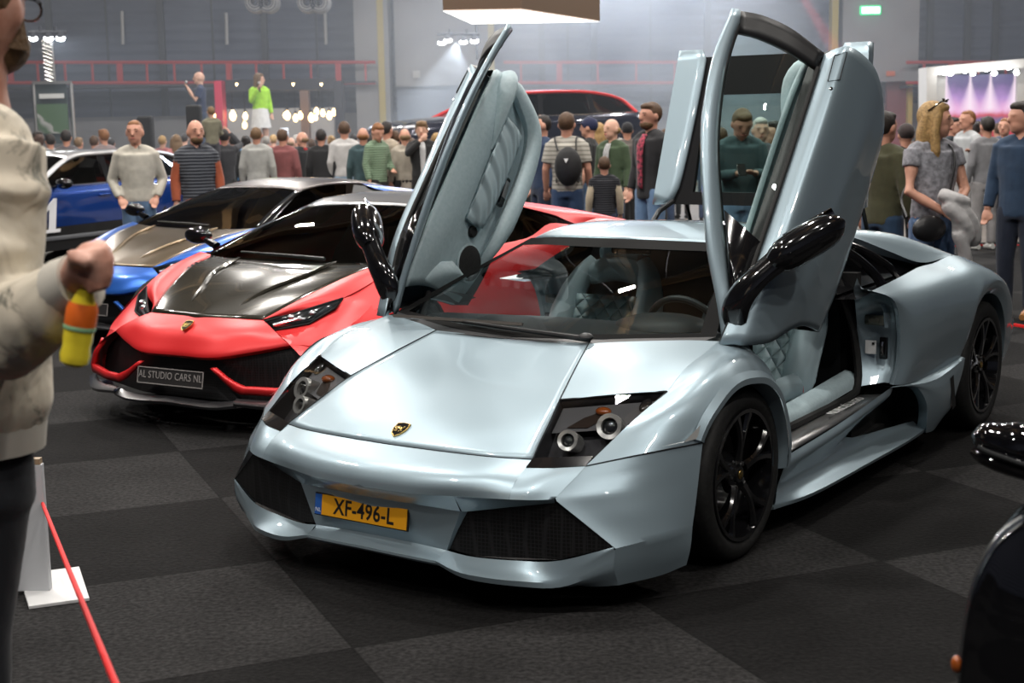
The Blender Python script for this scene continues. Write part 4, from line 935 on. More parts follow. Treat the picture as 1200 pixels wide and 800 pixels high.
def pa(px, py, Y, w, h, label):
    p = at(px, py, Y); e = empty('loudspeaker', (p.x, p.y, 0), 0, label, 'loudspeaker')
    k = MB(); k.box((0, 0, p.z-h/2), (w, w*.8, h)); k.put('speaker_cabinet', mat('pa_black', (.012, .012, .013), .6), e, smooth=False, mods=[BEV(.03)])
    k = MB(); k.box((0, -w*.41, p.z-h/2), (w*.86, .02, h*.9)); k.put('speaker_grille', satin_black, e, smooth=False)
    k = MB(); k.tube([(0, 0, p.z-h), (0, 0, .02)], .03, 8)
    for a in (0, 2.1, 4.2): k.tube([(0, 0, .8), (.5*math.cos(a), .5*math.sin(a), .02)], .018, 6)
    k.put('speaker_stand', satin_black, e)
pa(227, 123, 23.5, .24, .50, 'black loudspeaker on a stand in front of the man on stage'); pa(170, 136, 25, .26, .55, 'black loudspeaker behind the man in the cream jacket')

# ---- white booth with the large screen at the right
RY = 30.
e = empty('display_booth', at(1145, 170, RY), 0, 'white framed display booth with a large purple and red screen', 'booth'); ob = Vector(e.location)
cream = mat('booth_cream', (.55, .53, .50), .6)
k = MB(); P_ = [at(1086, 79, RY), at(1230, 66, RY), at(1230, 77, RY), at(1098, 88, RY), at(1098, 210, RY), at(1086, 210, RY)]; k.prism([p-ob for p in P_], (0, .6, 0)); k.put('booth_frame', cream, e, smooth=False)
flat('booth_side', 1098, 86, 1104, 210, RY+.3, cream, e, ob, .1); flat('booth_side', 1192, 80, 1199, 210, RY+.3, cream, e, ob, .1)
scr = mat('screen_picture', (.02, .02, .02), .4)
n, l, b = nodes(scr); tc = n.new('ShaderNodeTexCoord'); sx = n.new('ShaderNodeSeparateXYZ'); l.new(tc.outputs['Generated'], sx.inputs[0])
rp = n.new('ShaderNodeValToRGB'); el = rp.color_ramp.elements; el[0].position = 0; el[0].color = (.25, .02, .04, 1); el[1].position = 1; el[1].color = (.10, .09, .22, 1)
for p_, c_ in ((.30, (.6, .03, .05, 1)), (.42, (.12, .13, .3, 1)), (.50, (.6, .07, .10, 1)), (.58, (.85, .45, .75, 1)), (.72, (.45, .25, .60, 1)), (.86, (.14, .10, .26, 1))): q = el.new(p_); q.color = c_
nz = n.new('ShaderNodeTexNoise'); nz.inputs['Scale'].default_value = 5; nz.inputs['Detail'].default_value = 3; l.new(tc.outputs['Generated'], nz.inputs[0])
ma = n.new('ShaderNodeMath'); ma.operation = 'MULTIPLY_ADD'; ma.inputs[1].default_value = .22; l.new(nz.outputs[0], ma.inputs[0]); sb = n.new('ShaderNodeMath'); sb.inputs[1].default_value = -.11; l.new(sx.outputs['Z'], sb.inputs[0]); l.new(sb.outputs[0], ma.inputs[2]); l.new(ma.outputs[0], rp.inputs[0])
# light cones pictured on the screen
acc = None
for cx in (.05, .36, .62, .93):
    d = n.new('ShaderNodeMath'); d.operation = 'SUBTRACT'; d.inputs[1].default_value = cx; l.new(sx.outputs['X'], d.inputs[0])
    d2 = n.new('ShaderNodeMath'); d2.operation = 'ABSOLUTE'; l.new(d.outputs[0], d2.inputs[0])
    wv = n.new('ShaderNodeMapRange'); wv.inputs[1].default_value = .92; wv.inputs[2].default_value = .45; wv.inputs[3].default_value = .02; wv.inputs[4].default_value = .16; l.new(sx.outputs['Z'], wv.inputs[0])
    dv = n.new('ShaderNodeMath'); dv.operation = 'DIVIDE'; l.new(d2.outputs[0], dv.inputs[0]); l.new(wv.outputs[0], dv.inputs[1])
    iv = n.new('ShaderNodeMapRange'); iv.inputs[1].default_value = 0; iv.inputs[2].default_value = 1.2; iv.inputs[3].default_value = 1; iv.inputs[4].default_value = 0; l.new(dv.outputs[0], iv.inputs[0])
    if acc is None: acc = iv
    else:
        mx = n.new('ShaderNodeMath'); mx.operation = 'MAXIMUM'; l.new(acc.outputs[0], mx.inputs[0]); l.new(iv.outputs[0], mx.inputs[1]); acc = mx
gt = n.new('ShaderNodeMapRange'); gt.inputs[1].default_value = .5; gt.inputs[2].default_value = .58; l.new(sx.outputs['Z'], gt.inputs[0])
ml = n.new('ShaderNodeMath'); ml.operation = 'MULTIPLY'; l.new(acc.outputs[0], ml.inputs[0]); l.new(gt.outputs[0], ml.inputs[1])
mxr = n.new('ShaderNodeMix'); mxr.data_type = 'RGBA'; l.new(ml.outputs[0], mxr.inputs[0]); l.new(rp.outputs[0], mxr.inputs[6]); mxr.inputs[7].default_value = (1, .82, .95, 1)
l.new(mxr.outputs[2], b.inputs['Emission Color']); b.inputs['Emission Strength'].default_value = 1.0
flat('screen', 1104, 88, 1192, 180, RY+.4, scr, e, ob, .06)
for px, py in ((1107, 86), (1114, 87), (1131, 84), (1140, 87), (1156, 82), (1165, 87), (1182, 80), (1191, 86)):
    k = MB(); p = at(px, py, RY-.2)-ob; k.lathe([(0, 0), (.05, .0), (.055, .03), (.02, .08)], 12, 'z', p); k.ball(p, (.05, .04, .03), 10, 6); k.put('booth_spot', lamp_on, e)
# pairs of round fans under the ceiling
for i, px in enumerate((300, 315, 361, 375)):
    p = at(px, 3, 33); e = empty('ceiling_fan', p, 0, ['leftmost round ventilator drum under the hall ceiling', 'second round ventilator drum from the left under the hall ceiling', 'third round ventilator drum from the left under the hall ceiling', 'rightmost round ventilator drum under the hall ceiling'][i], 'ventilator', 'ventilator drums under the ceiling')
    k = MB(); k.lathe([(.10, -.2), (.22, -.2), (.25, 0), (.24, .2), (.10, .25)], 20, 'y'); k.put('fan_drum', mat('fan_grey', (.35, .35, .36), .4, .5), e, sharp=30)
    k = MB()
    for r_ in (.07, .13, .19): k.tube([(r_*math.cos(2*PI*j/20), -.22, r_*math.sin(2*PI*j/20)) for j in range(21)], .012, 5, cap=False)
    k.put('fan_guard', dark, e)
    k = MB(); k.tube([(0, 0, .25), (0, 0, 11-p.z)], .03, 6); k.put('fan_hanger', dark, e)
# ---- roof trusses and the hall lamps (real light of the place)
truss_m = mat('truss_steel', (.25, .25, .26), .4, .8)
lamp_face = mat('hall_lamp_face', (1, 1, 1), .5, emit=(1, .95, .88), emit_s=22)
for j, y in enumerate((1.5, 7.5, 13.5, 19.5, 26)):
    e = empty('ceiling_truss', (0, y, 7.62), 0, 'silver roof truss carrying hall lamps, %s' % ['above the parked cars at the front', 'above the back of the pale blue car', 'above the first row of visitors', 'above the crowd', 'above the stage'][j], 'truss', 'roof trusses')
    k = MB()
    for dy, dz in ((-.2, 0), (.2, 0), (0, .35)): k.tube([(-16, dy, dz), (16, dy, dz)], .03, 6)
    k.put('truss_chord', truss_m, e)
    k = MB()
    for i in range(40):
        x = -16+.8*i; k.tube([(x, -.2, 0), (x+.4, 0, .35), (x+.8, -.2, 0)], .014, 5); k.tube([(x, .2, 0), (x+.4, 0, .35), (x+.8, .2, 0)], .014, 5)
    k.put('truss_lacing', truss_m, e)
    k = MB()
    for x in (-12, 0, 12): k.tube([(x, 0, .35), (x, 0, 3.37)], .012, 5)
    k.put('truss_cable', dark, e)

# light-coloured roof beams between the trusses
for j, y in enumerate((-3, 4.5, 10.5, 16.5, 23, 30, 37)):
    k = MB(); k.box((0, y, 10.5), (48, .22, .8)); k.box((0, y, 10.1), (48, .5, .06)); ti += 1; struct(k.put('trim_%d' % ti, mat('roof_beam', (.34, .28, .20), .6), None, smooth=False))
for x in (-16, -8, 0, 8, 16): trim(x-.12, x+.12, -8, 42, 10.55, 10.9, mat('roof_beam', (.34, .28, .20), .6))
# ================================================================== two wedge coupes (red, blue)
head_dark = mat('coupe_lamp', (.02, .022, .025), .15, 0, 1.); led = mat('lamp_chrome', (.75, .76, .8), .2, .9)
carbon_b = mat('lacquered_carbon', (.035, .032, .024), .18, .4, 1., .03)
roof_silver = mat('grey_roof', (.30, .30, .31), .3, .6, 1., .04)
tint_glass = glass('tinted_windscreen', (.16, .17, .17), 1.2, 0., 1.5, .03); dark_glass = glass('dark_side_glass', (.05, .055, .06), 1., 0., 1.5, .03)

def coupe(name, loc, rz, label, bm, hoodm, roofm, lipm, plate_txt, nose_m=None, fend=None):
    c = empty(name, loc, rz, label, 'car'); nose_m = nose_m or bm
    W0 = [(.753, 0, .577), (.735, .07, .585), (.69, .22, .588), (.649, .403, .586)]
    hood = [[(.715, 0, .592), (.45, 0, .690), (.18, 0, .765), (-.06, 0, .812)], [(.70, .13, .59), (.45, .18, .692), (.18, .22, .77), (-.07, .24, .815)],
            [(.683, .28, .59), (.44, .36, .693), (.15, .44, .78), (-.10, .48, .82)], [(.652, .405, .588), (.42, .51, .688), (.12, .61, .785), (-.145, .668, .830)]]
    G = loft(hood, 20, 14); k = MB(); k.grid(mirror_rows(G[::-1])[:-1]+G); k.put('hood', hoodm, c, mods=[SOL(.012)])
    k = MB()
    for s in (1, -1):   # raised hood blades
        k.tube([sv(p, s) for p in resample([(.60, .17, .622), (.42, .23, .705), (.2, .33, .772), (-.06, .36, .83)], 12)], [.004]+[.013]*10+[.004], 6)
    k.put('hood_blade', hoodm, c)
    k = MB()
    def g(rows, nu=14, nv=8, **kw):
        for s in (1, -1): k.grid(S(loft(rows, nu, nv, **kw), s))
    HF = [(.735, 0, .585), (.72, .08, .590), (.69, .25, .588), (.649, .403, .586)]
    NE = [(.885, 0, .405), (.893, .25, .410), (.81, .45, .440), (.71, .63, .474)]
    g([HF, [(.82, 0, .525), (.81, .22, .53), (.76, .38, .54), (.68, .48, .555)], [(.865, 0, .455), (.865, .25, .46), (.79, .43, .49), (.71, .57, .51)], NE, [(.86, 0, .385), (.865, .25, .39), (.78, .45, .42), (.68, .63, .455)]], 22, 18)
    g([[(.649, .403, .586), (.655, .42, .545), (.64, .45, .525)], [(.68, .48, .555), (.68, .50, .53), (.66, .52, .515)], [(.71, .63, .474), (.69, .63, .48), (.66, .64, .49)]], 6, 6)
    k.put('nose', nose_m, c, sharp=30)
    k = MB()
    # fender top
    g([[(.652, .405, .588), (.42, .51, .688), (.12, .61, .785), (-.145, .668, .830)], [(.60, .44, .60), (.40, .61, .70), (.10, .70, .79), (-.17, .74, .838)],
       [(.56, .47, .60), (.359, .72, .685), (.05, .785, .785), (-.20, .80, .84)]], 16, 8)
    g([[(.64, .45, .525), (.55, .61, .56), (.359, .72, .68)], [(.67, .55, .505), (.58, .70, .53), (.32, .80, .66)], [(.71, .63, .474), (.60, .78, .48), (.28, .88, .62)]], 12, 8)
    g([[(.359, .72, .68), (.2, .755, .738), (.05, .785, .785)], [(.32, .80, .66), (.19, .82, .71), (.045, .83, .772)], [(.28, .88, .62), (.16, .90, .675), (.04, .885, .745)]], 8, 8)
    fc = [[(.71, .63, .474), (.73, .72, .42), (.70, .80, .36), (.64, .86, .26), (.62, .87, .18)],
          [(.60, .78, .48), (.58, .83, .42), (.55, .88, .36), (.50, .92, .28), (.45, .93, .20)],
          [(.42, .84, .57), (.42, .88, .52), (.40, .92, .46), (.38, .94, .40), (.36, .95, .36)],
          [(.28, .85, .645), (.26, .89, .62), (.25, .93, .60), (.23, .95, .58), (.22, .955, .57)],
          [(.05, .785, .785), (.04, .87, .755), (.03, .92, .72), (.02, .95, .69), (.0, .957, .67)],
          [(-.12, .79, .82), (-.13, .87, .77), (-.14, .92, .72), (-.15, .95, .67), (-.16, .957, .64)],
          [(-.3, .80, .835), (-.31, .88, .77), (-.31, .93, .68), (-.30, .95, .58), (-.28, .957, .53)],
          [(-.5, .82, .84), (-.5, .90, .77), (-.48, .94, .62), (-.42, .95, .45), (-.36, .955, .34)],
          [(-.75, .845, .842), (-.75, .915, .77), (-.72, .945, .60), (-.68, .94, .40), (-.62, .94, .22)],
          [(-1.1, .86, .862), (-1.1, .925, .79), (-1.1, .945, .62), (-1.1, .93, .40), (-1.1, .93, .20)],
          [(-1.45, .855, .878), (-1.5, .935, .80), (-1.55, .955, .62), (-1.6, .94, .40), (-1.65, .93, .20)],
          [(-1.70, .86, .945), (-1.85, .95, .84), (-2.0, .975, .64), (-2.15, .96, .42), (-2.2, .95, .28)],
          [(-2.1, .84, .912), (-2.2, .95, .85), (-2.3, .985, .74), (-2.35, .985, .62), (-2.36, .98, .52)],
          [(-2.45, .83, .93), (-2.52, .93, .87), (-2.58, .975, .78), (-2.6, .985, .72), (-2.62, .985, .69)],
          [(-2.9, .79, .885), (-2.92, .90, .84), (-2.94, .96, .74), (-2.93, .975, .62), (-2.9, .98, .52)],
          [(-3.3, .72, .83), (-3.36, .82, .75), (-3.4, .87, .6), (-3.4, .88, .45), (-3.35, .88, .28)]]
    Cc = [resample(q, 12) for q in fc]
    for s in (1, -1): k.grid(S([resample([Cc[i][j] for i in range(len(Cc))], 56) for j in range(12)], s))
    g([[(-1.5, .60, 1.115), (-2.15, .66, 1.03), (-2.7, .70, .945), (-3.2, .66, .87)], [(-1.5, .665, 1.095), (-2.0, .77, 1.01), (-2.5, .80, .945), (-3.1, .74, .875)], [(-1.55, .70, 1.07), (-1.9, .80, .985), (-2.12, .845, .915), (-2.9, .79, .885)]], 16, 8)
    g([[(-3.2, .66, .87), (-3.3, .72, .83), (-3.4, .87, .6), (-3.35, .88, .28)], [(-3.3, 0, .88), (-3.45, 0, .82), (-3.52, 0, .6), (-3.45, 0, .28)]], 8, 6, sv=False)
    k.put('body_shell', bm, c, sharp=40)
    # lamps
    for s in (1, -1):
        h = empty('headlamp', (0, 0, 0), parent=c)
        q = [(.657, .425, .580), (.56, .53, .612), (.359, .72, .684), (.43, .72, .640), (.548, .635, .565), (.64, .455, .530)]
        m_ = MB(); m_.raw([sv((p[0]-.01, p[1], p[2]+.0), s) for p in q], [(0, 1, 4, 5), (1, 2, 3, 4)]); m_.put('lamp_bowl', head_dark, h, mods=[SOL(.01, 0)])
        m_ = MB(); m_.tube([sv(p, s) for p in q]+[sv(q[0], s)], .006, 6); m_.put('lamp_rim', gap_m, h)
        m_ = MB(); m_.tube([sv((.635, .46, .558), s), sv((.56, .575, .59), s), sv((.53, .60, .585), s)], .010, 6); m_.put('light_bar', led, h)
        for (x, y, z) in ((.575, .535, .598), (.50, .62, .615)):
            m_ = MB(); m_.ball(sv((x, y, z), s), (.022, .022, .014), 12, 8); m_.put('lamp_lens', led, h)
    # mouth, frames, splitter
    k = MB()
    for s in (1, -1):
        k.grid(S(loft([[(.85, 0, .385), (.855, .25, .39), (.77, .45, .42), (.67, .64, .45)], [(.82, 0, .28), (.82, .27, .28), (.75, .50, .30), (.62, .80, .34)], [(.84, 0, .17), (.84, .27, .17), (.78, .45, .17), (.62, .84, .17)]], 12, 8), s))
    k.put('front_intake', mesh_m, c)
    for s in (1, -1):
        m_ = MB(); m_.grid(S(loft([[(.905, .245, .350), (.905, .32, .295), (.90, .42, .225), (.82, .62, .215), (.70, .85, .222)], [(.91, .275, .350), (.905, .36, .30), (.895, .46, .262), (.82, .62, .258), (.71, .84, .270)]], 16, 3, su=False), s))
        m_.grid(S(loft([[(.70, .85, .222), (.715, .84, .27), (.735, .79, .35), (.71, .74, .42)], [(.60, .90, .20), (.60, .90, .27), (.62, .87, .36), (.66, .80, .42)]], 10, 3, su=False), s))
        m_.put('lower_frame', bm, c, mods=[SOL(.025)], sharp=30)
    k = MB()
    for s in (1, -1):
        k.grid(S(loft([[(.93, 0, .185), (.925, .30, .182), (.905, .42, .195)], [(.985, 0, .168), (.975, .30, .162), (.93, .44, .178)], [(.975, 0, .145), (.97, .30, .142), (.93, .44, .155)], [(.8, 0, .14), (.8, .3, .14), (.8, .44, .15)]], 10, 6, sv=False), s))
        k.grid(S(loft([[(.905, .42, .205), (.82, .65, .195), (.64, .88, .205)], [(.95, .43, .190), (.87, .68, .175), (.66, .92, .185)], [(.94, .43, .165), (.86, .68, .150), (.64, .91, .160)], [(.8, .4, .15), (.75, .6, .15), (.6, .8, .16)]], 10, 6, sv=False), s))
    k.put('splitter', lipm, c, sharp=40)
    # plate
    p = empty('number_plate', (0, 0, 0), parent=c); M = Matrix.Translation((.945, 0, .292)) @ Matrix.Rotation(math.radians(90), 4, 'Z') @ Matrix.Rotation(math.radians(80), 4, 'X')
    def pb(nm, x0, x1, y0, y1, z0, z1, mm):
        q = MB(); q.box(((x0+x1)/2, (y0+y1)/2, (z0+z1)/2), (x1-x0, y1-y0, z1-z0)); q.v = [tuple(M @ Vector(v)) for v in q.v]; q.put(nm, mm, p, smooth=False)
    white = mat('plate_print', (.30, .28, .27), .5)
    pb('plate_face', -.235, .235, -.045, .045, 0, .004, mat('plate_dark', (.03, .028, .028), .4))
    for a in ((-.235, .235, .040, .045), (-.235, .235, -.045, -.040), (-.235, -.230, -.045, .045), (.230, .235, -.045, .045)): pb('plate_border', *a, .003, .007, white)
    text_mesh('plate_lettering', plate_txt, .055, white, p, M @ Matrix.Translation((.0, .004, .006)), .0005, xs=.85)
    emblem(c, Matrix.Translation((.80, 0, .552)) @ Matrix.Rotation(math.radians(90), 4, 'Z') @ Matrix.Rotation(math.radians(35), 4, 'X'), 1.05)
    # glass, roof
    wr2 = [[(-.06, 0, .812), (-.46, 0, .975), (-.88, 0, 1.105)], [(-.10, .46, .820), (-.48, .36, .975), (-.87, .30, 1.100)], [(-.145, .668, .832), (-.50, .55, .972), (-.845, .455, 1.085)]]
    G = loft(wr2, 12, 10); k = MB(); k.grid(mirror_rows(G[::-1])[:-1]+G); k.put('windscreen', tint_glass, c)
    for s in (1, -1):
        m_ = MB(); m_.grid(S(loft([[(-.145, .668, .832), (-.50, .55, .972), (-.845, .455, 1.085)], [(-.22, .74, .838), (-.55, .62, .975), (-.87, .51, 1.085)]], 12, 3), s)); m_.put('windscreen_pillar', gloss_black, c, mods=[SOL(.02)])
    rf = [[(-.88, 0, 1.107), (-1.15, 0, 1.155), (-1.45, 0, 1.165), (-1.75, 0, 1.135)], [(-.87, .30, 1.102), (-1.15, .33, 1.150), (-1.45, .36, 1.158), (-1.75, .38, 1.125)], [(-.85, .48, 1.088), (-1.13, .54, 1.128), (-1.45, .60, 1.125), (-1.75, .62, 1.09)]]
    G = loft(rf, 14, 10); k = MB(); k.grid(mirror_rows(G[::-1])[:-1]+G); k.put('roof', roofm, c, mods=[SOL(.02)])
    for s in (1, -1):
        m_ = MB(); m_.grid(S(loft([[(-.22, .76, .838), (-.55, .63, .972), (-.87, .52, 1.082), (-1.2, .575, 1.118), (-1.5, .655, 1.09), (-1.9, .785, .985), (-2.12, .845, .915)], [(-.24, .795, .838), (-.60, .80, .845), (-.9, .845, .848), (-1.2, .855, .865), (-1.48, .855, .88), (-1.72, .86, .94), (-2.12, .845, .914)]], 30, 8), s)); m_.put('side_window', dark_glass, c)
    k = MB(); g([[(-1.75, 0, 1.13), (-2.2, 0, 1.02), (-2.7, 0, .93), (-3.25, 0, .885)], [(-1.75, .62, 1.085), (-2.15, .66, 1.02), (-2.7, .70, .935), (-3.2, .66, .868)]], 14, 5); k.put('engine_cover', satin_black, c)
    k = MB(); k.tube([(-.03, .30, .845), (-.06, .05, .852), (-.12, -.40, .858)], [.012, .010, .006], 8); k.put('wiper', satin_black, c)
    for s in (1, -1):
        h = empty('wing_mirror', (0, 0, 0), parent=c)
        m_ = MB(); m_.tube([sv(p, s) for p in [(-.35, .80, .86), (-.36, .90, .90)]], [.03, .02], 8); m_.put('mirror_stalk', gloss_black, h)
        m_ = MB(); m_.ball(sv((-.38, .98, .925), s), (.055, .11, .055), 14, 10); m_.put('mirror_shell', gloss_black, h)
    # cabin
    k = MB(); k.box((-1.2, 0, .35), (1.5, 1.4, .2)); k.box((-1.75, 0, .7), (.1, 1.2, .5)); k.box((-2.6, 0, .5), (1.3, 1.3, .5)); k.box((.1, 0, .35), (.9, 1., .35)); k.put('cabin_floor', well_m, c, smooth=False)
    k = MB(); g([[(-.10, 0, .78), (-.30, 0, .80), (-.5, 0, .74)], [(-.16, .66, .79), (-.34, .68, .80), (-.5, .66, .74)]], 8, 5); k.put('dashboard', satin_black, c)
    for y in (-.37, .37):
        m_ = MB(); m_.tube([(-1.15, y, .5), (-1.3, y, .75), (-1.38, y, .92), (-1.40, y, 1.02)], [.22, .22, .16, .10], 12, ell=(1., .45), up=(1, 0, 0)); m_.put('seat', satin_black, c)
    for s in (1, -1):
        wheel(c, 0, s, .34, .245, .945, .255, name='wheel', spokes=10); wheel(c, -2.62, s, .345, .305, .965, .255, spokes=10)
    for x in (0, -2.62):
        for s in (1, -1):
            m_ = MB(); m_.lathe([(.37, s*.94), (.37, s*.68), (.05, s*.67)], 28, 'y', (x, 0, .34)); m_.v = [(v[0], v[1], max(v[2], .10)) for v in m_.v]; m_.put('wheel_well', well_m, c)
    return c
red_p = mat('matt_red_paint', (.72, .022, .025), .42, .25, .25, .35)
blue_p = mat('satin_blue_paint', (.03, .14, .55), .3, .5, .7, .1)
bronze = mat('bronze_black_paint', (.16, .12, .075), .28, .8, .8, .12)
coupe('wedge_coupe', (-1.3441, 8.2839, 0), -2.10295, 'red wedge-shaped coupe with black carbon bonnet parked beside the pale blue car', red_p, carbon_b, roof_silver, carbon, 'AL STUDIO CARS NL')
coupe('wedge_coupe', (-2.6108, 11.2805, 0), -2.1852, 'blue wedge-shaped coupe with bronze bonnet behind the red coupe', blue_p, bronze, mat('bronze_roof', (.20, .18, .18), .3, .7, .8), carbon, 'XX M')

# ================================================================== tall cars
def crossover(name, loc, rz, label, bm, roofm, chromem, number=None, sc=1., zr=.85):
    c = empty(name, loc, rz, label, 'car'); c.scale = (sc, sc, sc)
    k = MB()
    rows = [[(2.25, .62, .55), (2.0, .82, .56), (1.2, .93, .55), (0, .95, .56), (-1.2, .95, .56), (-2.1, .86, .56), (-2.35, .6, .58)],
            [(2.33, .62, .72), (2.05, .84, .74), (1.2, .96, .74), (0, .97, .74), (-1.2, .98, .76), (-2.15, .90, .76), (-2.42, .62, .76)],
            [(2.25, .60, .92), (2.0, .80, .96), (1.2, .93, .98), (0, .955, .98), (-1.2, .97, 1.0), (-2.15, .90, 1.02), (-2.40, .62, 1.02)],
            [(2.0, .50, 1.0), (1.8, .66, 1.03), (1.1, .84, 1.06), (0, .895, 1.075), (-1.2, .90, 1.10), (-2.1, .84, 1.13), (-2.33, .58, 1.13)]]
    for s in (1, -1): k.grid(S(loft(rows, 50, 18), s))
    hoodr = [[(2.36, 0, .72), (2.3, 0, .93), (2.05, 0, 1.03), (1.5, 0, 1.09), (1.0, 0, 1.12)], [(2.33, .62, .72), (2.25, .60, .92), (2.0, .50, 1.0), (1.5, .62, 1.06), (1.0, .72, 1.09)], [(2.33, .62, .72), (2.25, .62, .92), (1.9, .62, 1.02), (1.4, .78, 1.05), (.95, .86, 1.06)]]
    G = loft(hoodr, 20, 10); k.grid(mirror_rows(G[::-1])[:-1]+G)
    tail = [[(-2.42, 0, .6), (-2.47, 0, .8), (-2.45, 0, 1.1), (-2.30, 0, 1.2)], [(-2.35, .6, .58), (-2.42, .62, .76), (-2.40, .62, 1.02), (-2.33, .58, 1.13)]]
    G = loft(tail, 10, 6); k.grid(mirror_rows(G[::-1])[:-1]+G); k.put('body_shell', bm, c, sharp=50)
    k = MB()
    lowr = [[(2.28, .6, .56), (2.0, .84, .57), (1.2, .945, .56), (0, .96, .57), (-1.2, .96, .57), (-2.1, .87, .57), (-2.38, .6, .59)], [(2.2, .6, .28), (1.95, .82, .28), (1.2, .92, .26), (0, .93, .26), (-1.2, .93, .26), (-2.1, .85, .30), (-2.3, .6, .32)]]
    for s in (1, -1): k.grid(S(loft(lowr, 40, 4), s))
    k.box((0, 0, .4), (4.3, 1.5, .3)); k.put('lower_cladding', satin_black, c, sharp=40)
    k = MB()
    for s in (1, -1): k.tube([sv(p, s) for p in resample([(1.4, .945, .42), (0, .955, .42), (-1.4, .955, .42)], 10)], .03, 6, ell=(.4, 1.))
    k.put('sill_strip', mat('satin_grey_strip', (.25, .26, .28), .4, .7), c)
    # greenhouse
    wl = [(.95, .86, 1.065), (0, .885, 1.08), (-1.2, .89, 1.105), (-2.05, .80, 1.14)]; wu = [(.20, .66, 1.47), (-.3, .70, 1.54), (-1.2, .70, 1.53), (-1.85, .66, 1.40)]
    for s in (1, -1):
        k = MB(); k.grid(S(loft([wl, wu], 30, 8), s)); k.put('side_window', dark_glass, c)
        for nm, a, b_, w_ in (('window_pillar', (-.22, .888, 1.085), (-.30, .70, 1.53), .05), ('window_pillar', (-1.22, .892, 1.105), (-1.22, .70, 1.53), .05)):
            k = MB(); k.prism([sv((a[0]-w_, a[1]+.006, a[2]), s), sv((a[0]+w_, a[1]+.006, a[2]), s), sv((b_[0]+w_, b_[1]+.006, b_[2]), s), sv((b_[0]-w_, b_[1]+.006, b_[2]), s)], (0, s*.01, 0)); k.put(nm, gloss_black, c, smooth=False)
        k = MB(); k.tube([sv((p[0], p[1]+.012, p[2]), s) for p in resample(wl, 20)], .014, 6); k.put('belt_moulding', chromem, c)
        k = MB(); k.tube([sv(p, s) for p in resample([(1.0, .87, 1.07), (.20, .665, 1.475), (-.3, .70, 1.545), (-1.2, .705, 1.54), (-1.85, .665, 1.41), (-2.12, .80, 1.13)], 40, True)], .035, 8); k.put('roof_rail', roofm, c)
        k = MB(); k.ball(sv((.72, 1.06, 1.12), s), (.07, .12, .08), 14, 8); k.tube([sv((.72, .9, 1.06), s), sv((.72, 1.02, 1.10), s)], .025, 6); k.put('wing_mirror', gloss_black, c)
        k = MB(); k.box(sv((-.05, .975, .93), s), (.20, .03, .03)); k.put('door_handle', bm, c, smooth=False, mods=[BEV(.01)])
        k = MB(); k.box(sv((-1.05, .98, .95), s), (.20, .03, .03)); k.put('door_handle', bm, c, smooth=False, mods=[BEV(.01)])
        k = MB(); k.tube([sv(p, s) for p in resample([(-2.0, .90, 1.02), (-2.25, .78, 1.0), (-2.42, .55, .98)], 8)], .05, 8, ell=(.5, 1.)); k.put('tail_lamp', mat('tail_red', (.5, .02, .02), .2, 0, 1., emit=(1, .1, .03), emit_s=.3), c)
        k = MB(); k.tube([sv(p, s) for p in resample([(1.98, .80, .93), (2.18, .70, .90), (2.30, .5, .86)], 8)], .06, 8, ell=(.5, 1.)); k.put('head_lamp', led, c)
    ws = [[(1.0, 0, 1.115), (.60, 0, 1.34), (.18, 0, 1.53)], [(.97, .5, 1.10), (.58, .46, 1.33), (.19, .42, 1.52)], [(.95, .85, 1.07), (.58, .75, 1.28), (.20, .66, 1.475)]]
    G = loft(ws, 10, 10); k = MB(); k.grid(mirror_rows(G[::-1])[:-1]+G); k.put('windscreen', tint_glass, c)
    rf = [[(.18, 0, 1.535), (-.4, 0, 1.60), (-1.2, 0, 1.59), (-1.9, 0, 1.48)], [(.19, .42, 1.522), (-.4, .44, 1.59), (-1.2, .44, 1.58), (-1.88, .42, 1.465)], [(.20, .66, 1.48), (-.3, .70, 1.55), (-1.2, .70, 1.54), (-1.85, .66, 1.41)]]
    G = loft(rf, 16, 8); k = MB(); k.grid(mirror_rows(G[::-1])[:-1]+G); k.put('roof', roofm, c, mods=[SOL(.02)])
    G = loft([[(-1.9, 0, 1.48), (-2.30, 0, 1.2)], [(-1.85, .66, 1.41), (-2.30, .6, 1.13)]], 6, 6); k = MB(); k.grid(mirror_rows(G[::-1])[:-1]+G); k.put('rear_window', dark_glass, c)
    for x in (1.45, -1.5):
        for s in (1, -1):
            wheel(c, x, s, .38, .27, .975, .27, name='wheel', spokes=5)
            m_ = MB(); m_.lathe([(.43, s*.968), (.43, s*.70), (.05, s*.69)], 32, 'y', (x, 0, .40)); m_.lathe([(.43, s*.972), (.47, s*.976), (.48, s*.95)], 32, 'y', (x, 0, .40)); m_.put('wheel_arch', satin_black, c)
    for y in (-.4, .4):
        m_ = MB(); m_.tube([(-.2, y, .8), (-.35, y, 1.1), (-.42, y, 1.3)], [.22, .20, .12], 12, ell=(1., .4), up=(1, 0, 0)); m_.put('seat', mat('seat_teal', (.10, .14, .13), .6), c)
    for ch in c.children:
        if ch.type == 'MESH':
            for v in ch.data.vertices:
                if v.co.z > 1.08: v.co.z = 1.08+(v.co.z-1.08)*zr
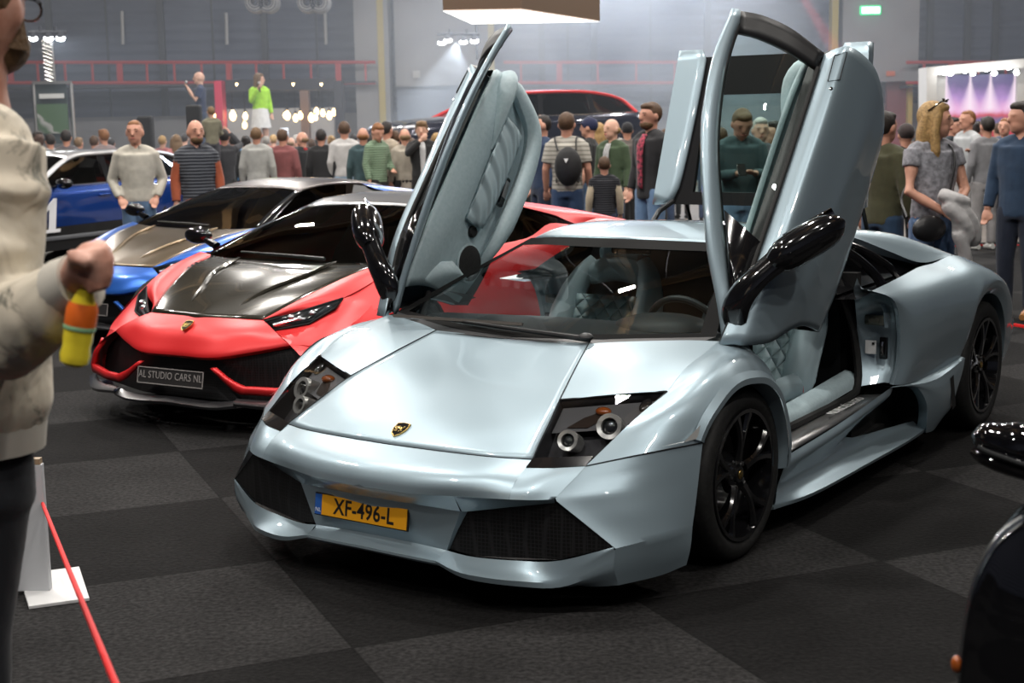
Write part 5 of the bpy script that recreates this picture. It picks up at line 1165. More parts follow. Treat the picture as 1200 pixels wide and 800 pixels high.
    if number:
        wm_ = mat('number_white', (.70, .70, .72), .5)
        one = [(.0, 0), (.30, 0), (.30, .055), (.215, .055), (.215, .55), (.16, .55), (.02, .40), (.02, .33), (.095, .375), (.095, .055), (.0, .055)]
        seven = [(.06, 0), (.17, 0), (.32, .47), (.32, .54), (.0, .54), (.0, .37), (.05, .37), (.07, .45), (.21, .45)]
        for nm, pg, x0 in (('digit_one', one, 1.02), ('digit_seven', seven, 1.42)):
            k = MB(); k.prism([(x0-px_*.9-.10*pz, .985, .50+pz*.78) for px_, pz in pg], (0, .006, 0)); k.put(nm, wm_, c, smooth=False)
    return c
_f = Vector((-.40, -.92, 0)); rzs = math.atan2(_f.y, _f.x)
A0 = Vector((-5.36, 16.3, 0)); _ctr = A0-_f.normalized()*.95
_ctr -= Vector((.92, -.40, 0))*.86
_suv = crossover('crossover', (_ctr.x, _ctr.y, -.0), rzs, 'dark blue crossover with a white racing number 71 on its door', mat('racing_blue_paint', (.005, .05, .28), .25, .5, 1., .03), mat('white_rail', (.55, .55, .56), .3, .5, 1.), chrome, '71', 1.0, .84)
_suv.scale = (1.05, 1.0, .90)
PLZ = .62
o = block('display_platform', -2.7, 2.6, 22.4, 26.9, 0, PLZ, mat('platform_black', (.02, .02, .022), .5)); tag(o, 'low black platform carrying the dark crossover in the haze', 'platform')
crossover('crossover', (-.05, 24.5, PLZ+.0), math.radians(206), 'dark crossover with a red roof line on a platform behind the crowd', mat('navy_paint', (.010, .012, .028), .2, .4, 1., .03), mat('red_roof', (.65, .02, .02), .3, .2, 1.), chrome, None, 1.0)

# ================================================================== black car cut by the lower right corner
bc = empty('black_car', (1.25, 2.35, 0), 0, 'glossy black car with a chrome edge at the lower right corner', 'car')
def bcv(px, py, Y): 
    p = at(px, py, Y); return p-Vector((1.25, 2.35, 0))
k = MB()
prof = [(1200, 607), (1178, 622), (1160, 646), (1147, 676), (1138, 710), (1132, 750), (1128, 800), (1127, 900)]
e0 = [bcv(x, y, 2.35) for x, y in prof]
front = [p+Vector((.03, -.05, -.01)) for p in e0]; mid_ = [Vector((p.x+.35, p.y-.16, p.z-.0)) for p in e0]; far_ = [Vector((p.x+1.1, p.y-.18, p.z+.05)) for p in e0]
back = [p+Vector((.16, .25, .0)) for p in e0]; back2 = [p+Vector((.60, .62, .0)) for p in e0]
low = lambda r: [Vector(p) for p in r]+[Vector((r[-1].x, r[-1].y, .25))]
R_ = [low(back2), low(back), low(e0), low(front), low(mid_), low(far_)]
k.grid(loft(R_, 24, 40)); k.put('body_shell', mat('black_lacquer', (.004, .004, .005), .06, 0, 1., .02), bc)
k = MB(); k.tube(resample([p+Vector((-.003, -.006, 0)) for p in e0], 30), .008, 8); k.put('chrome_edge', mat('dull_chrome', (.35, .37, .38), .25, 1.), bc)
mk = empty('side_marker', (0, 0, 0), parent=bc)
c0 = bcv(1121, 778, 2.33); k = MB(); k.ball(c0, (.010, .012, .016), 12, 8); k.put('marker_lens', amber, mk)
k = MB(); k.tube([c0+Vector((.004, .0, -.004)), bcv(1131, 784, 2.34)], .008, 8); k.put('marker_foot', chrome, mk)
wm = empty('wing_mirror', (0, 0, 0), parent=bc)
k = MB(); pts = [bcv(x, y, Y) for x, y, Y in ((1141, 514, 3.05), (1150, 513, 3.05), (1170, 518, 3.04), (1195, 524, 3.02), (1230, 534, 3.0), (1270, 546, 2.98))]
k.tube(resample(pts, 18), [.012, .030, .037, .041, .044, .047]+[.052]*10+[.04, .02], 16, ell=(.9, 1.), up=(0, .15, 1)); k.put('mirror_shell', mat('black_lacquer', (.004, .004, .005), .06), wm)
pts = [bcv(x, y, Y) for x, y, Y in ((1139, 527, 3.03), (1150, 533, 3.02), (1175, 542, 3.0), (1200, 550, 2.98), (1260, 566, 2.95))]
k = MB(); k.tube(resample(pts, 16), [.010, .016, .020, .022]+[.024]*11+[.01], 12, ell=(1.2, 1.), up=(0, .15, 1)); k.put('mirror_foot', mat('black_lacquer', (.004, .004, .005), .06), wm)
k = MB(); k.tube(resample([p+Vector((0, -.035, .015)) for p in pts], 16), .006, 8); k.put('mirror_gap', gap_m, wm)
k = MB(); a = bcv(1262, 560, 2.96); k.tube([a, Vector((a.x+.12, a.y-.3, a.z-.12)), Vector((.5, .15, .80))], .03, 10); k.put('mirror_arm', gloss_black, wm)
# ================================================================== visitors
_cl = {}
def cloth(col, style='plain', rough=.85):
    key = (col, style, rough)
    if key in _cl: return _cl[key]
    m = mat('cloth_%d' % len(_cl), col, rough, sheen=.1)
    d = tuple(c*.8 for c in col)
    if style == 'plain': noise_col(m, d, col, 9, 3, bump=.35, bscale=14)
    elif style == 'puffer': bands(m, 9.0, 'Z', .45, .03, col=(tuple(c*.70 for c in col), col, .10))
    elif style == 'stripe': bands(m, 6.5, 'Z', .0, .01, col=(tuple(c*.5 for c in col), col, .18))
    elif style == 'stripev': bands(m, 14.0, 'X', .0, .01, col=(tuple(c*.25 for c in col), col, .35))
    elif style == 'pattern': noise_col(m, (.02, .015, .02), col, 38, 2)
    elif style == 'mottle': noise_col(m, tuple(c*.45 for c in col), col, 26, 5)
    _cl[key] = m; return m
skins = [mat('skin_%d' % i, c, .5, sheen=.05) for i, c in enumerate([(.58, .30, .21), (.52, .26, .18), (.62, .36, .26), (.07, .04, .03), (.45, .22, .15)])]
for s_ in skins: pass
hairs = {'brown': (.09, .045, .02), 'dark': (.018, .012, .009), 'blond': (.42, .26, .10), 'grey': (.38, .36, .33), 'ginger': (.25, .10, .03), 'light': (.22, .13, .06), 'white': (.6, .58, .53), 'darkblond': (.16, .09, .04)}
hair_m = {k: noise_col(mat('hair_'+k, v, .6), tuple(c*.6 for c in v), v, 60, 3, bump=.6, bscale=90) for k, v in hairs.items()}
eye_m = mat('eye_dark', (.02, .015, .012), .2); lip_m = mat('lips', (.42, .14, .11), .5); shoe_m = mat('shoe_dark', (.02, .018, .016), .5)
V3 = Vector
POSE = {  # elbow, wrist for the left side (+x); mirrored for the right
 'down': ((.232, .03, 1.14), (.245, -.04, .90)), 'pocket': ((.265, .06, 1.14), (.19, -.06, .95)), 'front': ((.245, -.03, 1.13), (.10, -.22, 1.05)),
 'phone': ((.235, -.05, 1.15), (.07, -.28, 1.18)), 'mic': ((.235, -.10, 1.18), (.10, -.24, 1.45)), 'mouth': ((.235, -.16, 1.30), (.03, -.17, 1.50)),
 'crossed': ((.25, -.05, 1.14), (-.06, -.19, 1.17)), 'up': ((.30, -.20, 1.50), (.12, -.30, 1.72)), 'point': ((.28, -.18, 1.28), (.10, -.46, 1.26)), 'behind': ((.28, .14, 1.16), (.10, .17, 1.0)),
 'out': ((.35, -.05, 1.2), (.45, -.28, 1.25)), 'swing': ((.25, .10, 1.14), (.27, .10, .92)), 'lap': ((.24, -.05, 1.13), (.05, -.20, .98)), 'phoneup': ((.24, -.2, 1.25), (.10, -.36, 1.45))}

def person(px, top, Y, rz, label, skin=0, hair=('brown', 'short'), shirt=((.3, .3, .3), 'plain'), legs=(.05, .07, .12), pose=('down', 'down'), turn=0, nod=0, bulk=1., sleeve=1., collar=None, under=None, face=True, vox=.014, shoes=None, group=None, H=None, feet=0., cat='person', beard=None, stride=.0):
    if Y >= 15 and px < 530 and feet < .9: Y = min(Y*1.33, 28.4)
    elif Y >= 11 and 590 < px < 800: Y *= 1.22
    if 415 < px < 790 and Y > 20.5: Y = 20.3+(Y-20.5)*.13
    p = at(px, top, Y); H = H or (p.z-feet); k = H/1.80
    o = empty('person', (p.x, p.y, feet), rz, label, cat, group); o.scale = (k*bulk**.5, k*bulk**.5, k)
    sk = skins[skin]
    HT = Matrix.Translation((0, .01, 1.505)) @ Euler((math.radians(nod), 0, math.radians(turn))).to_matrix().to_4x4() @ Matrix.Scale(1.10, 4) @ Matrix.Translation((0, -.01, -1.55))
    # body: one continuous skin
    b_ = MB(); hd = MB()
    hd.ball((0, 0, 1.690), (.078, .098, .106), 16, 12); hd.ball((0, -.026, 1.628), (.063, .068, .066), 14, 10); hd.ball((0, -.05, 1.592), (.036, .038, .028), 10, 8)
    hd.tube([(0, -.088, 1.70), (0, -.104, 1.672), (0, -.107, 1.658), (0, -.09, 1.648)], [.009, .012, .015, .010], 8)
    for s in (1, -1): hd.ball((s*.078, .008, 1.672), (.014, .022, .034), 10, 8)
    hd.ball((0, -.085, 1.705), (.055, .014, .012), 10, 6)
    b_.raw([HT @ V3(v) for v in hd.v], hd.f)
    b_.tube([(0, .018, 1.60), (0, .014, 1.52), (0, .010, 1.46), (0, .01, 1.42)], [.060, .058, .066, .09], 12)
    b_.tube([(0, 0, .90), (0, 0, 1.05), (0, 0, 1.25), (0, .005, 1.38), (0, .01, 1.45)], [.155, .145, .165, .16, .08], 14, ell=(1., .62), up=(0, 1, 0))
    P_ = {}
    for s, ps in ((1, pose[0]), (-1, pose[1])):
        e, w_ = POSE[ps] if isinstance(ps, str) else ps
        sh = V3((s*.165, .01, 1.43)); e = V3((s*e[0], e[1], e[2])); w_ = V3((s*w_[0], w_[1], w_[2])); P_[s] = (sh, e, w_)
        b_.tube([sh, sh.lerp(e, .5), e, e.lerp(w_, .45), w_], [.058, .050, .042, .040, .028], 10)
        d = (w_-e).normalized(); sd = V3((-s, 0, 0)); sd = (sd-d*sd.dot(d)).normalized() if abs(d.x) < .9 else V3((0, 0, -1)); nn = d.cross(sd)
        b_.tube([w_, w_+d*.045, w_+d*.085], [.028, .040, .036], 10, ell=(1., .55), up=nn)
        for i_, (off, ln) in enumerate(((-.026, .060), (-.009, .070), (.009, .066), (.026, .052))):
            r0 = w_+d*.085+sd*off; b_.tube([r0-d*.01, r0+d*ln*.5+sd*.0-nn*.004*s, r0+d*ln*.8-nn*.022*s], [.0105, .0100, .0085], 6)
        r0 = w_+d*.03+sd*.03; b_.tube([r0, r0+d*.03+sd*.022, r0+d*.065+sd*.022], [.013, .012, .009], 6)
        y_ = stride*s
        b_.tube([(s*.085, 0, .95), (s*.10, -.01+y_*.5, .50), (s*.105, .02+y_, .10)], [.085, .055, .038], 10)
        b_.tube([(s*.105, .04+y_, .06), (s*.115, -.12+y_, .04)], [.04, .035], 8)
    bake_remesh('body', b_, sk, o, vox*.82, 3)
    # clothes
    t = MB(); col, st = shirt[:2]; cm = cloth(col, st) if not isinstance(col, bpy.types.Material) else col
    hz_ = shirt[2] if len(shirt) > 2 else .88
    t.tube([(0, .0, hz_), (0, .0, hz_+.04), (0, 0, 1.06), (0, 0, 1.24), (0, .008, 1.38), (0, .012, 1.455), (0, .012, 1.475)], [.168, .175, .165, .176, .172, .115, .07], 18, ell=(1., .66), up=(0, 1, 0))
    t.tube([(-.17, .01, 1.425), (-.09, .012, 1.452), (0, .014, 1.47), (.09, .012, 1.452), (.17, .01, 1.425)], [.058, .066, .066, .066, .058], 12)
    t.tube([(0, .004, 1.16), (0, .004, 1.30), (0, .006, 1.42)], [.185, .205, .205], 18, ell=(1., .56), up=(0, 1, 0))
    for s in (1, -1):
        sh, e, w_ = P_[s]; t.ball(sh+V3((-s*.02, 0, -.008)), (.070, .070, .066), 12, 8)
        if sleeve >= 1: t.tube([sh, sh.lerp(e, .5), e, e.lerp(w_, .5), e.lerp(w_, .93)], [.073, .065, .058, .052, .044], 12)
        elif sleeve > 0: t.tube([sh, sh.lerp(e, sleeve)], [.074, .070], 12)
    bake_remesh('jacket' if st == 'puffer' or len(shirt) > 3 else 'shirt', t, cm, o, vox, 4)
    if collar:
        c_ = MB(); c_.tube([(.072*math.sin(a), .012-.066*math.cos(a), 1.475+.012*math.cos(a)) for a in [math.radians(x) for x in range(25, 336, 24)]], .018, 8, ell=(.7, 1.6)); c_.put('collar', cloth(collar, 'plain'), o)
    if under:   # shirt front seen in the open jacket
        u = MB(); u.grid(loft([[(-.03, -.128, .93), (-.035, -.132, 1.15), (-.045, -.128, 1.35), (-.03, -.07, 1.47)], [(.0, -.136, .93), (0, -.140, 1.15), (0, -.136, 1.35), (0, -.082, 1.47)], [(.03, -.128, .93), (.035, -.132, 1.15), (.045, -.128, 1.35), (.03, -.07, 1.47)]], 14, 6)); u.put('undershirt', cloth(*under), o, mods=[SOL(.012, 0)])
    if sleeve and len(shirt) > 3 and shirt[3] == 'sleeves':
        for s in (1, -1):
            sh, e, w_ = P_[s]; q = MB(); q.tube([sh.lerp(e, .05), sh.lerp(e, .5), e, e.lerp(w_, .5), e.lerp(w_, .95)], [.064, .067, .061, .055, .046], 12); q.put('sleeve', cloth(shirt[4], 'plain'), o)
    l_ = MB(); lm = cloth(legs, 'plain', .9)
    l_.tube([(0, 0, 1.0), (0, 0, .93), (0, 0, .82)], [.155, .172, .165], 16, ell=(1., .66), up=(0, 1, 0))
    for s in (1, -1): 
        y_ = stride*s
        l_.tube([(s*.085, 0, .90), (s*.093, -.005+y_*.25, .70), (s*.10, -.012+y_*.5, .50), (s*.104, .012+y_*.8, .28), (s*.105, .015+y_, .09)], [.098, .090, .073, .066, .062], 12)
    bake_remesh('trousers', l_, lm, o, vox*1.1, 3)
    for s in (1, -1):
        y_ = stride*s
        q = MB(); q.tube([(s*.105, .075+y_, .045), (s*.107, .03+y_, .05), (s*.112, -.07+y_, .042), (s*.118, -.165+y_, .030)], [.035, .052, .046, .026], 12, ell=(.9, .95)); q.put('shoe', mat('shoe_tan', (.35, .16, .05), .6) if shoes == 'tan' else mat('shoe_light', (.5, .5, .48), .6) if shoes == 'white' else shoe_m, o)
    # hair
    hk, hs = hair
    q = MB()
    if hs == 'short': q.ball((0, .020, 1.708), (.084, .098, .104), 18, 12); q.ball((0, -.03, 1.765), (.066, .062, .038), 14, 8)
    elif hs == 'messy':
        q.ball((0, .018, 1.712), (.088, .104, .108), 18, 12); q.ball((0, -.045, 1.762), (.075, .060, .045), 14, 8)
        for i in range(14): a = i*2.4; q.ball((.05*math.cos(a), -.02+.06*math.sin(a), 1.79-.002*i), (.03, .028, .025), 8, 6)
    elif hs == 'crop': q.ball((0, .022, 1.700), (.081, .090, .100), 18, 12); q.ball((0, -.02, 1.757), (.060, .06, .035), 14, 8)
    elif hs == 'ring': q.ball((0, .032, 1.668), (.083, .082, .055), 18, 10)
    elif hs == 'long':
        q.ball((0, .022, 1.712), (.090, .100, .105), 18, 12); q.ball((0, -.03, 1.765), (.070, .060, .038), 14, 8)
        q.tube([(0, .05, 1.72), (0, .075, 1.60), (0, .075, 1.46), (0, .065, 1.38)], [.085, .088, .082, .05], 14, ell=(1.15, .55), up=(0, 1, 0))
        for s in (1, -1): q.tube([(s*.05, -.01, 1.77), (s*.082, -.012, 1.70), (s*.092, .0, 1.60), (s*.095, -.01, 1.47), (s*.085, -.02, 1.42)], [.03, .032, .034, .032, .018], 10)
    elif hs == 'bun': q.ball((0, .022, 1.71), (.086, .100, .104), 18, 12); q.ball((0, .10, 1.75), (.045, .045, .045))
    if q.v:
        q.v = [tuple(HT @ V3(v)) for v in q.v]; bake_remesh('hair', q, hair_m[hk], o, .013, 2)
    if hs == 'cap' or hs == 'beanie':
        q = MB(); q.ball((0, .012, 1.712), (.088, .106, .098), 18, 12)
        if hs == 'cap': q.tube([(0, -.06, 1.735), (0, -.12, 1.732), (0, -.175, 1.715)], [.07, .072, .055], 14, ell=(1., .12), up=(0, 0, 1))
        q.v = [tuple(HT @ V3(v)) for v in q.v if True]; bake_remesh('cap', q, cloth(hk if isinstance(hk, tuple) else (.015, .02, .045), 'plain'), o, .010, 2)
    if beard:
        q = MB(); q.ball((0, -.034, 1.607), (.061, .066, .052), 14, 10); q.v = [tuple(HT @ V3(v)) for v in q.v]; q.put('beard', hair_m[beard], o)
    if face:
        for s in (1, -1):
            q = MB(); q.ball(HT @ V3((s*.033, -.084, 1.688)), (.011, .008, .005), 8, 6); q.put('eye', eye_m, o)
            q = MB(); q.tube([HT @ V3(v) for v in ((s*.018, -.095, 1.709), (s*.034, -.092, 1.714), (s*.050, -.080, 1.708))], .0038, 6); q.put('eyebrow', hair_m['brown' if not isinstance(hk, str) or hk not in hair_m else hk], o)
        q = MB(); q.ball(HT @ V3((0, -.091, 1.622)), (.026, .008, .007), 10, 6); q.put('mouth', lip_m, o)
    return o

def child_part(o, mb, name, m, **k): return mb.put(name, m, o, **k)
B = PI   # back view
CROWD = 'visitors in the crowd before the stage'
jean = (.10, .17, .28); djean = (.03, .05, .10); blk = (.012, .012, .013)
# -- left half
p1 = person(157, 138, 14.6, .25, 'man in a cream zip jacket and blue jeans standing in front of the blue crossover', 1, ('ginger', 'crop'), ((.50, .47, .40), 'plain', .90, 'jacket'), jean, ('pocket', 'pocket'), turn=-12, collar=(.5, .47, .4), bulk=1.)
p2 = person(228, 138, 14.8, .35, 'bald bearded man in a quilted grey vest over rust-coloured sleeves', 1, ('brown', 'none'), ((.055, .06, .072), 'puffer', .88, 'sleeves', (.33, .075, .03)), djean, ('down', 'down'), turn=10, beard='darkblond', collar=(.05, .05, .06), bulk=1.0)
person(300, 147, 15.6, B, 'man with cropped hair in a light grey sweater seen from behind', 4, ('darkblond', 'crop'), ((.36, .36, .34), 'plain', .90), jean, face=False, bulk=1.1, group=None)
person(331, 150, 15.8, B-.15, 'person in a maroon sweater and dark jeans seen from behind', 1, ('brown', 'short'), ((.22, .07, .07), 'plain', .88), djean, face=False, bulk=1.1)
person(354, 153, 16.6, B+.9, 'balding man in a black coat with a red scarf at his neck', 0, ('light', 'ring'), (blk, 'plain', .75), blk, collar=(.5, .02, .02), turn=20, face=False)
person(376, 150, 16.0, B, 'dark-haired man in a black coat seen from behind, left of the white-sweater man', 1, ('dark', 'short'), (blk, 'plain', .75), blk, face=False)
person(403, 141, 16.0, B+.1, 'man in an off-white sweater and pale jeans seen from behind', 1, ('brown', 'short'), ((.52, .51, .50), 'plain', .90), (.25, .35, .45), face=False, bulk=1.1)
person(425, 148, 16.4, B, 'shaven-headed man in a dark teal T-shirt seen from behind', 1, ('ginger', 'ring'), ((.045, .085, .095), 'plain', .90), djean, face=False)
person(441, 142, 15.2, .95, 'man in a sage green quilted jacket looking down', 0, ('ginger', 'short'), ((.17, .25, .16), 'puffer', .86), blk, ('front', 'down'), turn=-25, nod=22, collar=(.05, .07, .05), bulk=1.05)
person(453, 141, 18., B-.5, 'dark-haired person in a beige coat behind the green quilted jacket', 1, ('dark', 'short'), ((.42, .36, .28), 'plain', .7), blk, face=False)
person(474, 149, 17., B+.2, 'balding man in a cream coat behind the black leather jacket', 0, ('light', 'ring'), ((.45, .40, .33), 'plain', .7), blk, face=False)
person(494, 141, 15.2, .1, 'young man in a black leather jacket holding a hand to his mouth', 2, ('light', 'messy'), ((.016, .016, .017), 'plain', .92, 'jacket'), blk, ('down', 'mouth'), under=((.5, .5, .5), 'plain'), turn=-8)
person(273, 156, 17.5, B+.3, 'man in a bright blue jacket seen from behind', 0, ('dark', 'crop'), ((.03, .20, .45), 'plain'), blk, face=False)
person(288, 158, 17.0, B, 'dark-clad woman with bound hair half hidden by the grey sweater', 1, ('dark', 'bun'), (blk, 'plain'), blk, face=False)
dad = person(262, 150, 16.5, B+.3, 'man in a black and grey coat carrying a child on his shoulders', 4, ('dark', 'short'), ((.03, .03, .035), 'plain', .8), blk, ('up', 'up'), face=False)
# child on the shoulders
kid = person(247, 124, 16.2, B+.4, 'blond child in a grey-green top sitting on a man\'s shoulders', 2, ('light', 'short'), ((.17, .16, .11), 'plain', .86), (.05, .05, .06), ('front', 'front'), face=False, H=1.10, feet=at(247, 124, 16.2*1.33).z-1.10)
# over the roof of the blue crossover
for px, ty, Y, rz, lab, sk, hr, sh in (
    (44, 152, 16.5, 1.2, 'dark-skinned man in a grey shirt at the far left behind the crossover', 3, ('dark', 'crop'), (.20, .16, .15)),
    (58, 156, 17.5, B+.6, 'man in a white T-shirt behind the crossover', 1, ('dark', 'short'), (.5, .52, .55)),
    (77, 151, 17.0, B+.2, 'tall dark-haired man behind the crossover windscreen', 1, ('dark', 'short'), (.10, .09, .10)),
    (92, 160, 19.0, B-.2, 'light-haired head just above the crossover roof', 0, ('light', 'short'), (.3, .25, .2)),
    (110, 158, 18.5, B, 'brown-haired visitor above the crossover roof', 0, ('brown', 'short'), (.2, .1, .08)),
    (121, 151, 18.0, B+.7, 'ginger-haired visitor above the crossover roof', 0, ('ginger', 'messy'), (.25, .2, .2)),
    (130, 161, 21.0, B, 'short dark-haired visitor beside the ginger one', 1, ('dark', 'short'), (.1, .1, .12)),
    (190, 158, 20., B, 'fair visitor between the cream jacket and the quilted vest', 2, ('blond', 'short'), (.35, .12, .12)),
    (206, 157, 19., B+.4, 'visitor with a pink top behind the quilted vest', 2, ('light', 'long'), (.55, .2, .2)),
    (312, 158, 20., B, 'grey-haired visitor between two sweaters', 0, ('grey', 'crop'), (.2, .2, .25)),
    (341, 160, 20., B-.3, 'pale-haired visitor behind the maroon sweater', 2, ('light', 'ring'), (.4, .3, .25)),
    (365, 162, 19.5, B, 'visitor in an orange top between the black coats', 0, ('brown', 'short'), (.6, .25, .03)),
    (388, 158, 20., B+.2, 'visitor with a cream hood left of the white sweater', 2, ('blond', 'bun'), (.5, .42, .3)),
    (414, 156, 20., B, 'visitor behind the white sweater and the teal T-shirt', 0, ('dark', 'short'), (.15, .15, .17)),
    (463, 152, 19., B, 'visitor in a dark top behind the beige coat', 1, ('brown', 'short'), (.05, .05, .06)),
    (512, 155, 17., B-.2, 'light-haired woman beside the raised right door', 2, ('blond', 'long'), (.4, .3, .2)),
    (524, 152, 19., B, 'visitor behind the raised door of the car', 1, ('dark', 'short'), (.1, .1, .1))):
    person(px, ty, Y, rz, lab, sk, hr, (sh, 'plain'), blk, face=False, vox=.02, group=CROWD)
# stage pair
Zs = 1.0
ps = person(233, 83, 31, B+.75+PI/2-.5, 'bald man in a navy polo speaking into a microphone on stage', 2, ('light', 'none'), ((.018, .03, .08), 'plain', .92), djean, ('mic', 'down'), feet=Zs, turn=0, sleeve=.75, bulk=1.15)
mw = person(303, 85, 31, .5, 'woman in a lime green top and white skirt with a microphone on stage', 2, ('darkblond', 'long'), ((.40, .75, .04), 'plain', 1.0), (.62, .36, .26), ('down', 'mic'), feet=Zs, turn=60)
k = MB(); k.tube([(0, 0, 1.06), (0, 0, .98), (0, 0, .80), (0, 0, .60)], [.145, .175, .205, .235], 20, ell=(1., .72), up=(0, 1, 0)); k.put('skirt', cloth((.75, .74, .72), 'plain'), mw)
def mic(o, s, lab):
    e = empty('microphone', (0, 0, 0), 0, lab, 'microphone'); 
    bpy.context.view_layer.update()
    M = Matrix.LocRotScale(o.location, o.rotation_euler, o.scale); w_ = M @ V3((s*.09, -.26, 1.50)); e.location = w_
    k = MB(); k.tube([(0, 0, -.10), (0, 0, .04)], [.014, .019], 10); k.put('mic_grip', gloss_black, e); k = MB(); k.ball((0, 0, .065), .032); k.put('mic_head', alu, e)
mic(ps, 1, 'handheld microphone at the mouth of the man on stage'); mic(mw, -1, 'handheld microphone at the mouth of the woman on stage')
# -- middle, right of the raised right-hand door
person(609, 152, 16., B, 'visitor in a cream shirt behind the navy sweater man', 1, ('dark', 'short'), ((.5, .42, .32), 'plain'), blk, face=False)
person(634, 132, 13.4, -1.15, 'man in a navy sweater seen in profile beside the backpack man', 0, ('dark', 'crop'), ((.02, .04, .09), 'plain'), (.02, .03, .06), ('down', 'down'), turn=-10, bulk=1.12)
bpk = person(664, 130, 12.8, B-.25, 'man in a beige striped T-shirt and dark jeans wearing a black backpack', 1, ('brown', 'short'), ((.40, .38, .33), 'stripe'), (.03, .06, .13), ('down', 'down'), sleeve=.75, face=False, bulk=1.12)
e = empty('backpack', (0, 0, 0), 0, 'black drawstring backpack with a small white emblem on the striped T-shirt man', 'backpack')
e.matrix_world = Matrix.LocRotScale(bpk.location, bpk.rotation_euler, bpk.scale)
k = MB(); k.ball((-.05, .19, 1.18), (.15, .075, .22), 18, 12); k.put('bag_body', cloth((.012, .012, .013), 'plain', .6), e)
for s in (1, -1):
    k = MB(); k.tube(resample([(s*.10-.03, .15, 1.36), (s*.12, .08, 1.50), (s*.13, -.09, 1.42), (s*.15, -.11, 1.2), (s*.12-.03, .14, 1.0)], 16), .010, 6); k.put('shoulder_strap', satin_black, e)
k = MB(); k.prism([(-.07, .262, 1.27), (-.02, .265, 1.27), (-.045, .268, 1.22)], (0, .006, 0)); k.put('bag_emblem', mat('plate_white', (.8, .8, .8), .5), e, smooth=False)
person(690, 136, 14.5, -1.9, 'person in a navy cap and black T-shirt', 0, ((.015, .02, .06), 'cap'), (blk, 'plain'), jean, sleeve=.5, face=False)
person(705, 148, 17., B, 'visitor with light hair behind the navy cap', 0, ('ginger', 'short'), ((.3, .25, .2), 'plain'), blk, face=False)
person(717, 137, 13.6, -.7, 'bald man in a dark green jacket over a striped shirt', 2, ('blond', 'ring'), ((.05, .08, .04), 'plain', .85, 'jacket'), djean, ('down', 'down'), under=((.5, .5, .5), 'stripev'), turn=-15)
person(735, 142, 18., B, 'visitor in a black cap and brown coat in the gap', 1, ((.01, .01, .012), 'cap'), ((.13, .11, .10), 'plain'), blk, face=False)
person(702, 143, 16., B-.3, 'woman in a beige coat with light hair beside the bald man', 2, ('blond', 'long'), ((.45, .36, .24), 'plain', .7), blk, face=False)
person(708, 182, 12.4, B, 'child in a black padded vest with cream sleeves seen from behind', 1, ('brown', 'short'), ((.014, .015, .02), 'puffer', .86, 'sleeves', (.5, .42, .3)), (.03, .04, .08), face=False)
person(762, 118, 11.8, -.95, 'man in a black jacket, red patterned shirt and light blue jeans', 1, ('brown', 'short'), ((.018, .018, .02), 'plain', .82, 'jacket'), (.13, .22, .36), ('down', 'down'), under=((.45, .05, .09), 'pattern'), turn=-5, beard='darkblond', bulk=1.1)
person(596, 160, 18., B, 'visitor in black between the door and the cream shirt', 1, ('dark', 'short'), (blk, 'plain'), djean, face=False, group=None)
person(779, 150, 18., B, 'visitor partly hidden by the raised engine lid', 1, ('brown', 'short'), ((.3, .3, .3), 'plain'), djean, face=False)
# -- seen through the door glass
person(868, 123, 12.8, .05, 'man in a dark teal sweater looking down at a phone, seen through the door glass', 1, ('darkblond', 'short'), ((.05, .085, .095), 'plain'), (.12, .22, .32), ('phone', 'phone'), nod=28, bulk=1.1)
pp = at(869, 199, 12.42); k = MB(); k.box((0, 0, 0), (.075, .012, .15), (math.radians(-50), 0, 0)); o = k.put('phone', gloss_black, None, smooth=False, mods=[BEV(.004)]); o.location = pp; tag(o, 'black phone held by the teal sweater man', 'phone')
person(892, 136, 14., .5, 'white-haired man with glasses seen through the door glass', 2, ('white', 'short'), ((.12, .12, .14), 'plain'), djean, turn=-30)
person(906, 140, 14.4, -1.0, 'person in a pale green shirt pointing to the left, seen through the door glass', 2, ('dark', 'short'), ((.33, .40, .28), 'plain'), (.10, .17, .28), ('down', ((.27, -.20, 1.24), (.12, -.52, 1.14))), face=False, sleeve=.6)
person(845, 148, 17., B, 'visitor far behind the phone user', 0, ('brown', 'short'), ((.2, .22, .25), 'plain'), djean, face=False)
person(905, 150, 18., B, 'dark-haired visitor beyond the white-haired man', 1, ('dark', 'short'), ((.1, .1, .1), 'plain'), djean, face=False)
# -- right side
person(1037, 128, 11.0, B-.9, 'man in an olive jacket and dark jeans half hidden by the raised door', 1, ('dark', 'short'), ((.055, .055, .025), 'plain', .84, 'jacket'), (.02, .05, .10), face=False, bulk=1.15)
wmn = person(1096, 117, 10.2, .35, 'blond woman in a grey patterned T-shirt with a coat over her arm', 0, ('blond', 'long'), ((.30, .30, .33), 'mottle', .92), (.08, .14, .26), ('lap', 'lap'), turn=52, sleeve=.42, vox=.011, bulk=1.08)
bpy.context.view_layer.update()
MW = Matrix.LocRotScale(wmn.location, wmn.rotation_euler, wmn.scale)
e = empty('handbag', (0, 0, 0), 0, 'black leather shoulder bag hanging in front of the blond woman', 'bag'); e.matrix_world = MW
k = MB(); k.ball((-.17, -.20, .86), (.14, .055, .10), 18, 12); k.put('bag_pouch', mat('bag_leather', (.015, .015, .016), .35), e)
k = MB(); k.tube(resample([(-.05, -.19, .95), (.03, -.165, 1.15), (.075, -.14, 1.36), (.09, -.03, 1.475), (.03, .12, 1.35), (-.16, .14, 1.1), (-.26, -.06, .94)], 30), .008, 6); k.put('bag_strap', satin_black, e)
